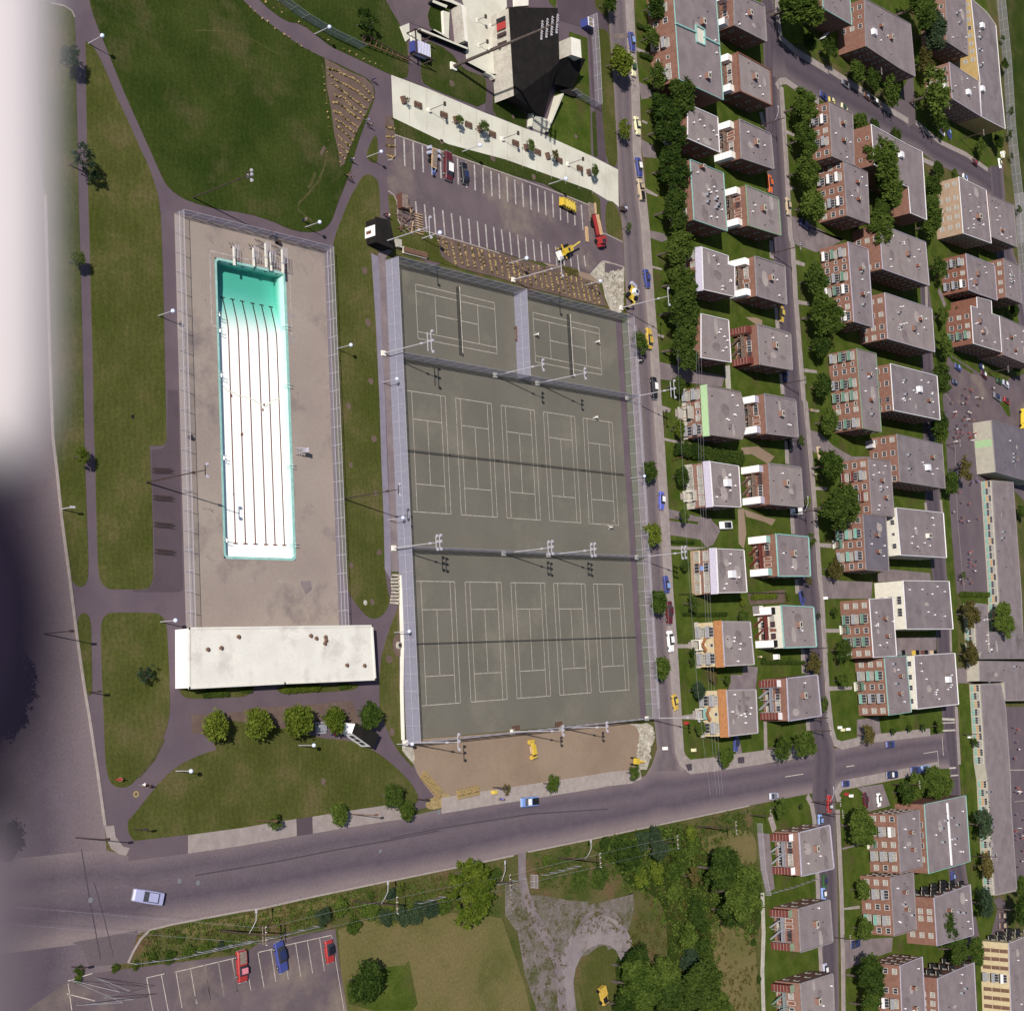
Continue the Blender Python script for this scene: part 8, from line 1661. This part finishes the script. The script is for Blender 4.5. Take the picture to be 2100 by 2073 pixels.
# ================================================================ poles and wires
def upole(base, top, label, arm=1.2, color='pole_dark', cross=1, lamp=None, h=None, group='utility poles'):
    b0 = rd(base)[0]; g = gp(b0); h = h or height_at(b0, rd(top)[0]); h = min(max(h, 5), 13)
    t = thing('utility_pole', label, 'utility pole', (g.x, g.y, 0), 0, group); b = MB(); b.tube((0, 0, 0), (0, 0, h), .16, .11, color, 7); b.build('pole', t)
    if cross:
        b = MB()
        for k in range(cross): b.bar((0, -arm, h - .4 - .7 * k), (0, arm, h - .4 - .7 * k), .12, .12, 'wood')
        b.build('crossarm', t); b = MB()
        for y in (-arm, -arm * .4, arm * .4, arm): b.tube((0, y, h - .35), (0, y, h - .1), .07, .05, 'trim_white', 6)
        b.build('insulator', t)
    if lamp:
        b = MB(); pp = [V((0, 0, h * .62)), V((-.2, 1.0, h * .72)), V((0, 2.2, h * .78)), V((.1, 3.4, h * .78))]
        for a, c in zip(pp, pp[1:]): b.tube(a, c, .06, .05, 'pole_white', 6)
        b.build('lamp_arm', t); b = MB(); b.box((.1, 3.7, h * .78), (.3, .7, .15), 'pole_white'); b.build('lamp_head', t)
    return g, h
tp = []
for b_, tp_, lb in (('04:1330,1560', '04:1560,1580', ''), ('14:190,1275', '14:565,1310', 'three armed utility pole above the red pickup'), ('14:1240,1048', '14:1590,1085', 'utility pole among the shrubs behind the avenue lamp'), ('24:745,885', '24:950,885', 'utility pole beside the big yellow green tree'), ('24:1310,708', '24:1655,728', 'utility pole right of the dirt track gate'), ('34:485,575', '34:735,583', 'bare pole in the shrubs above the scrub land'), ('34:875,463', '34:1190,485', 'leaning pole above the scrub land clearing'), ('34:1290,375', '34:1460,395', 'utility pole at the corner path by the crossing')):
    if lb: tp.append(upole(b_, tp_, lb, 1.4, 'pole_dark', 2 if 'three' in lb else 1, lamp=('bare' not in lb and 'leaning' not in lb and 'corner path' not in lb)))
for i, (b_, t_) in enumerate((('30:1375,120', '30:1510,95'), ('30:1370,985', '30:1560,930'), ('31:1450,460', '31:1690,390'), ('31:1540,1480', '31:1730,1440'), ('32:1600,965', '32:1790,935'), ('33:1700,500', '33:1900,485'), ('33:1745,1040', '33:1900,1020'), ('44:240,270', '44:480,270'), ('44:290,360', '44:500,355'), ('44:410,1330', '44:560,1335'))):
    tp.append(upole(b_, t_, 'dark utility pole on the back street, %s from the top' % ORD[i], .9, lamp=i % 3 == 1))
for s_, t_, lb in (('40:640,610', '40:800,555', 'utility pole with crossarm on the curved street'), ('40:1150,885', '40:1330,830', 'utility pole at the corner of the pale hatch block'), ('40:1410,1090', '40:1600,1040', 'utility pole by the boats on the curved street'), ('41:1620,1390', '41:1790,1350', 'utility pole at the school lot entrance'), ('42:1300,430', '42:1400,412', 'short pole beside the weathered block and the yard'), ('43:870,1555', '43:1100,1550', 'utility pole in front of the tree clump'), ('43:1420,1165', '43:1530,1160', 'pole on the school lawn with a small tree'), ('44:1490,692', '44:1700,700', 'utility pole crossing the school wing roof'), ('43:215,1140', '43:400,1140', 'pale lamp pole at the avenue corner of the back street'), ('24:1785,10', '24:1840,30', '')):
    if lb: upole(s_, t_, lb, 1.0, 'pole_dark', 1)
def lamppost(s_, t_, label, m='pole_dark'):
    b0 = rd(s_)[0]; g = gp(b0); h = min(height_at(b0, rd(t_)[0]), 10); t = thing('street_lamp', label, 'street lamp', (g.x, g.y, .05)); b = MB(); b.tube((0, 0, 0), (0, 0, h), .1, .07, m, 7); b.build('pole', t); b = MB(); b.box((.2, 0, h), (.8, .35, .2), m); b.build('lamp_head', t)
lamppost('13:1225,1790', '13:1410,1790', 'slim lamp post on the avenue pavement beside a young tree', 'bench_brown'); lamppost('13:480,1838', '13:620,1850', 'short brown stake lamp beside the leftmost pavement tree', 'bench_brown'); lamppost('13:1725,1672', '13:1805,1678', 'short dark bollard lamp at the path end', 'pole_dark')
lamppost('04:1035,483', '04:1130,490', 'short dark bollard lamp on the lower lawn tip', 'pole_dark'); lamppost('03:340,380', '03:550,365', 'lamp post on the boulevard edge'); lamppost('04:590,550', '04:835,520', 'twin lamp post at the boulevard crossing'); lamppost('03:690,835', '03:770,832', 'short post on the left verge')
lamppost('04:560,1560', '04:665,1400', 'curved lamp post at the lower left crossing'); lamppost('23:800,1580', '23:905,1600', 'dark stake by the thin tree at the straw bales'); lamppost('02:480,930', '02:560,930', 'short white post on the left verge', 'pole_white'); lamppost('33:1600,1000', '33:1650,1000', 'short post') if 0 else None
# timber frame signs in the car park corner
t = thing('power_tower', 'pale lattice power tower leg and crossed struts at the bottom left corner', 'power tower', G1('04:740,1830', .05)); o = t.location
b = MB(); pts = [p - o for p in G('04:740,1830 520,1770 530,1660 700,1570 810,1810', 0)]
F_ = [V((p.x, p.y, 0)) for p in G('04:600,1860 810,1800 740,1640 540,1660', 0)]; F_ = [p - V((o.x, o.y, 0)) for p in F_]; T_ = [V((p.x * .4, p.y * .4 + 1, 9)) for p in F_]
for i in range(4):
    b.bar(F_[i], T_[i], .06, .06, 'grey_metal'); b.bar(F_[i], T_[(i + 1) % 4], .035, .035, 'grey_metal')
b.build('lattice', t)
def wire(name, pts, label, n=14, sag=.8, r=.018, m='grey_metal'):
    b = MB(); last = None
    for A, B_ in zip(pts, pts[1:]):
        prev = None
        for k in range(n + 1):
            t_ = k / n; p = A.lerp(B_, t_); p.z -= sag * 4 * t_ * (1 - t_)
            if prev is not None: b.tube(prev, p, r, r, m, 4, False)
            prev = p
    tag(b.build(name), label, 'power line', 'overhead wires')
sp = [tp[0], tp[1], tp[2], tp[3]]
for y, lb in ((-1.2, 'lower'), (1.2, 'upper')):
    wire('power_line', [V((-60, -47 + y, 8.5))] + [V((g.x, g.y + y, h - .3)) for g, h in sp] + [V((tp[4][0].x, tp[4][0].y + y, 9))], lb + ' overhead wire along the shrub belt of the avenue')
for i, (x0, x1_) in enumerate(((724, 1010), (870, 1060), (888, 1085), (908, 1110))):
    pts = [gp(rd('31:%d,1210' % x0)[0], 14), gp(rd('32:%d,1900' % (x0 + (x1_ - x0) * .42))[0], 13.5), gp(rd('33:%g,1640' % (x1_ - 30))[0], 14)]
    wire('power_line', pts, 'thin pale overhead wire across the front gardens, %s from the left' % ORD[i], sag=.4, r=.013, m='trim_lilac')
for i in range(6):
    g, h = tp[7 + i]; g2, h2 = tp[8 + i]
    wire('power_line', [V((g.x, g.y, h - .2)), V((g2.x, g2.y, h2 - .2))], 'dark wire between back street poles, %s span from the top' % ORD[i], r=.03, m='pole_dark')

# ================================================================ people
def person_mesh(pose):
    """one continuous figure grown over a jointed skeleton"""
    J = dict(hip=(0, 0, .95), chest=(0, 0, 1.3), neck=(0, 0, 1.48), chin=(.01, 0, 1.56), head=(0, 0, 1.7))
    a = dict(walk=(.28, -.25, .18, -.2), stand=(.03, -.03, .02, -.02), play=(.38, -.3, .5, -.1), sit=(.5, .5, .2, .2))[pose]
    hz = .95 if pose != 'sit' else .5
    if pose == 'sit': J = {k: (x - .05, y, z - .45) for k, (x, y, z) in J.items()}
    lean = .12 if pose == 'play' else 0
    J = {k: (x + lean * (z - hz), y, z) for k, (x, y, z) in J.items()}
    vs = []; es = []; rs = []
    def add(p, r, par=None): vs.append(p); rs.append(r); 
    names = {}
    def v(n, p, r, par=None):
        names[n] = len(vs); vs.append(p); rs.append(r)
        if par is not None: es.append((names[par], names[n]))
    v('hip', J['hip'], (.15, .12)); v('waist', tuple((np.array(J['hip']) * .5 + np.array(J['chest']) * .5)), (.135, .11), 'hip'); v('chest', J['chest'], (.17, .12), 'waist'); v('neck', J['neck'], (.06, .06), 'chest'); v('chin', J['chin'], (.075, .085), 'neck'); v('head', J['head'], (.085, .095), 'chin')
    for s, sw, ar in ((1, a[0], a[2]), (-1, a[1], a[3])):
        n = 'R' if s > 0 else 'L'; cx = J['chest'][0]
        if pose == 'sit': v('kn' + n, (.42, .12 * s, .5), (.07, .07), 'hip'); v('an' + n, (.45, .12 * s, .1), (.045, .045), 'kn' + n); v('to' + n, (.62, .12 * s, .05), (.04, .03), 'an' + n)
        else: v('kn' + n, (sw * .6, .11 * s, .50), (.07, .07), 'hip'); v('an' + n, (sw * .85 - (.08 if sw < 0 else 0), .11 * s, .09), (.045, .045), 'kn' + n); v('to' + n, (sw * .85 + .16, .11 * s, .04), (.045, .03), 'an' + n)
        cz = J['chest'][2]
        v('sh' + n, (cx, .19 * s, cz + .08), (.06, .06), 'chest'); up = .35 if pose == 'play' and s > 0 else 0
        v('el' + n, (cx - ar * .3 + up, (.26 + .1 * up) * s, cz - .18 + up * .5), (.042, .042), 'sh' + n); v('wr' + n, (cx + ar * .7 + up, .27 * s, cz - .40 + up * 1.5), (.03, .03), 'el' + n)
        w_ = np.array(vs[names['wr' + n]]); e_ = np.array(vs[names['el' + n]]); dd = (w_ - e_) / np.linalg.norm(w_ - e_); v('pa' + n, tuple(w_ + dd * .08), (.035, .02), 'wr' + n)
        for q, (dx, ln_) in enumerate(((-.03, .075), (-.01, .09), (.012, .085), (.032, .065))): v('f%d' % q + n, tuple(w_ + dd * (.08 + ln_) + np.array([dx, 0, 0])), (.009, .009), 'pa' + n)
        v('th' + n, tuple(w_ + dd * .07 + np.array([.055, 0, 0])), (.011, .011), 'wr' + n)
    me = bpy.data.meshes.new('body'); me.from_pydata(vs, es, []); o = bpy.data.objects.new('tmp', me); C.objects.link(o)
    md = o.modifiers.new('s', 'SKIN'); md.use_smooth_shade = True
    for i, r in enumerate(rs): me.skin_vertices[0].data[i].radius = r
    me.skin_vertices[0].data[0].use_root = True
    o.modifiers.new('u', 'SUBSURF').levels = 1
    dg = bpy.context.evaluated_depsgraph_get(); dg.update(); out = bpy.data.meshes.new_from_object(o.evaluated_get(dg)); out.name = 'body'
    bpy.data.objects.remove(o); out.materials.clear()
    for m in ('skin', 'paint_white', 'paint_navy', 'black'): out.materials.append(MAT[m])
    hz2 = .95 if pose != 'sit' else .5; sh = J['chest'][2]
    for p in out.polygons:
        c = p.center
        if c.z > J['neck'][2] - .02: k = 0
        elif c.z < .09: k = 3
        elif c.z < hz2 + .02 and abs(c.y) < .21: k = 2
        elif abs(c.y) > .235: k = 0
        else: k = 1
        p.material_index = k
    b = MB(); h_ = J['head']; b.ball((h_[0] - .02, 0, h_[2] + .03), .112, 'hair', 10, 6, .95); hm = b.mesh('hair')
    b = MB(); f = h_[0] + .09
    for y in (-.035, .035): b.ball((f, y, h_[2] - .02), .012, 'black', 6, 4)
    b.ball((f + .015, 0, h_[2] - .05), .016, 'skin', 6, 4); b.box((f, 0, h_[2] - .085), (.01, .045, .01), 'paint_maroon'); fm = b.mesh('face')
    return out, hm, fm
PM = {k: person_mesh(k) for k in ('walk', 'stand', 'play', 'sit')}
def person(s_, label, shirt, trousers='navy', pose='walk', rz=0, sc_=1.0, group=None, face=True, z=.13):
    p = G1(s_, z); t = thing('person', label, 'person', p, rz, group); t.scale = (sc_,) * 3; bm_, hm, fm = PM[pose]
    o = obj('body', bm_, t); o.material_slots[1].link = 'OBJECT'; o.material_slots[1].material = MAT['paint_' + shirt]; o.material_slots[2].link = 'OBJECT'; o.material_slots[2].material = MAT['paint_' + trousers]
    obj('hair', hm, t)
    if face: obj('face', fm, t)
    return t
def racket(p, rz, label):
    b = MB(); b.tube((0, 0, 0), (.35, 0, .05), .02, .02, 'wood', 6); 
    for k in range(12):
        a0, a1 = k * math.pi / 6, (k + 1) * math.pi / 6; b.tube((.5 + math.cos(a0) * .15, math.sin(a0) * .12, .07), (.5 + math.cos(a1) * .15, math.sin(a1) * .12, .07), .012, .012, 'paint_white', 4, False)
    o = b.build('tennis_racket', None, p); o.rotation_euler[2] = rz; tag(o, label, 'racket')
for s_, rz, lb in (('21:1125,1095', 180, 'left player of the upper right court in white'), ('21:1603,1150', 190, 'right player of the upper right court in white'), ('22:1588,215', 200, 'player in white at the top right corner of the middle row'), ('22:1703,1075', 90, 'player in pale clothes at the baseline of the middle row right court')):
    person(s_, 'tennis ' + lb, 'white', 'white', 'play', R(rz)); a_ = R(rz); racket(G1(s_, .13) + V((math.cos(a_) * .85, math.sin(a_) * .85, 1.55)), a_, 'racket of the ' + lb)
person('04:925,95', 'person in a red top sitting on the tip of the left lawn', 'red', 'red', 'sit', R(180)); person('04:1095,135', 'person in white walking on the path by the lawn tip, front', 'white', 'grey', 'walk', R(170)); person('04:1130,145', 'person in dark clothes walking right behind the one in white', 'black_paint', 'black_paint', 'walk', R(170))
person('10:1378,630', 'person in blue standing at the path bend by the garden bed', 'navy', 'navy', 'stand'); person('10:1328,950', 'person in pale blue on the path, upper of two', 'light_blue', 'grey', 'walk', R(80)); person('10:1345,985', 'person in dark trousers just below the pale blue one', 'grey', 'black_paint', 'walk', R(80)); person('10:1208,1255', 'person in grey beside the tip of the garden bed', 'silver', 'navy', 'walk', R(80))
person('10:1172,1372', 'person in brown stepping onto the path, left of two', 'brown', 'black_paint', 'walk', R(-30)); person('10:1190,1400', 'person in dark clothes on the path, right of two', 'black_paint', 'black_paint', 'walk', R(-30)); person('11:1485,165', 'person in white and red above the black roofed hut', 'white', 'maroon', 'stand'); person('11:1470,155', 'second person standing above the black roofed hut', 'maroon', 'black_paint', 'stand')
person('11:835,200', 'person in dark clothes on the lawn above the pool corner lamp', 'grey', 'navy', 'stand'); person('24:845,248', 'person in violet walking on the avenue by the light blue pickup', 'violet_blue', 'navy', 'walk', R(180)); person('13:1060,1165', 'person in red beside the fourth tree of the row', 'red', 'navy', 'stand'); person('31:1740,1680', 'person in yellow on the pavement of the back street', 'yellow', 'brown', 'walk', R(80))
person('31:1765,1690', 'person in brown beside the one in yellow', 'brown', 'tan', 'walk', R(80)); person('32:1775,662', 'person in white and red walking on the back street pavement', 'white', 'maroon', 'walk', R(-80)); person('31:405,1300', 'white figure riding by under the park side tree shade', 'white', 'white', 'walk', R(-80)); person('33:1345,560', 'person in cream at the garden shed corner', 'cream', 'tan', 'stand')
b = MB(); b.box((0, 0, .4), (2.6, 1.2, .1), 'grey_metal'); b.box((0, -.9, .25), (2.6, .35, .08), 'grey_metal'); b.box((0, .9, .25), (2.6, .35, .08), 'grey_metal'); b.box((-.9, 0, .2), (.1, 1.8, .4), 'grey_metal'); b.box((.9, 0, .2), (.1, 1.8, .4), 'grey_metal'); tag(b.build('picnic_table', None, G1('13:975,1115', .08)), 'grey picnic table between the third and fourth trees of the row', 'picnic table')
# children on the school yard
def crowd(zone, n, cols, where, seed):
    rs = random.Random(seed); P = rd(zone); (x0, y0), (x1_, y1_) = P[0], P[1]
    for i in range(n):
        x, y = rs.uniform(x0, x1_), rs.uniform(y0, y1_); g = gp((x, y), .05); c_ = cols[i % len(cols)]
        t = thing('person', 'small child in %s %s' % (c_[1], where), 'person', g, rs.uniform(0, 6.28), 'children in %s %s' % (c_[1], where)); t.scale = (.95,) * 3
        o = obj('body', PM[rs.choice(('walk', 'play', 'stand'))][0], t)
        for k in (1, 2): o.material_slots[k].link = 'OBJECT'; o.material_slots[k].material = MAT['paint_' + (c_[0] if k == 1 else rs.choice(('navy', 'black_paint', c_[0])))]
        obj('hair', PM['stand'][1], t) if rs.random() < 0 else None
RB = [('red', 'red'), ('navy', 'dark blue'), ('maroon', 'dark red'), ('white', 'white')]
crowd('42:1320,100 1500,420', 34, RB, 'on the yard left of the gymnasium', 1); crowd('42:1460,330 1540,400', 10, [('red', 'red'), ('white', 'white')], 'crowding by the gymnasium corner', 2)
crowd('42:1470,690 1530,750', 9, [('violet_blue', 'violet'), ('navy', 'dark blue')], 'by the yard tree', 3); crowd('42:1330,770 1540,1060', 9, RB, 'in the middle of the yard', 4); crowd('42:1460,1240 1520,1420', 9, RB, 'in a line on the lower yard', 5)
crowd('42:1370,1420 1500,1530', 4, RB, 'near the hedge of the yard', 6); crowd('41:1380,1500 1660,1660', 12, RB, 'near the school parking', 7); crowd('43:1800,1100 1860,1360', 7, RB, 'on the lower yard beside the long wing', 8); crowd('43:1810,1580 1905,1640', 12, [('red', 'red'), ('white', 'white'), ('navy', 'dark blue')], 'bunched at the right edge', 9); crowd('44:1820,370 1905,800', 14, RB, 'along the right edge below', 10)

# ================================================================ the aircraft's own fairing, close to the lens and out of focus
def camp(x, y, d):
    v = V(((x - W_PX / 2) / F_PX * d, -(y - H_PX / 2) / F_PX * d, -d)); return CAM_R @ v + V((CX, CY, CZ))
mat('fairing_white', (.43, .385, .41), (.50, .46, .47), 9, .8, 0, 5); mat('fairing_tail', (.13, .104, .125), (.15, .12, .14), 3, .8, 0, 5); mat('fairing_black', (.013, .010, .020), None, 3, .8, 0, 5)
ac = thing('aircraft_fairing', 'blurred white and black aircraft fairing along the left edge of the view', 'aircraft part', camp(-150, 1000, .50))
def fairing(nm, y0, y1, edge, d, m, w_=330):
    b = MB(); rings = []; n = 12; ny = 16
    for j in range(ny + 1):
        y = y0 + (y1 - y0) * j / ny; xr = edge(j / ny); s_ = 1; ring = []
        for k in range(n):
            a = 2 * math.pi * k / n; ring.append(camp(xr - w_ * s_ + w_ * s_ * math.cos(a), y, d + .012 * math.sin(a)) - ac.location)
        rings.append(ring)
    loft(b, rings, m); o = b.build(nm, ac)
    for p in o.data.polygons: p.use_smooth = True
fairing('white_panel', -300, 1080, lambda t: 116 - 150 * max(0, (t - .8) / .2) ** 2, .34, 'fairing_white'); fairing('black_boot', 900, 1680, lambda t: -40 + 165 * math.sin(math.pi * min(1, max(0, t))) ** .7, .27, 'fairing_black'); fairing('tail_panel', 1500, 2500, lambda t: 60 - 140 * max(0, 1 - t / .15), .30, 'fairing_tail')
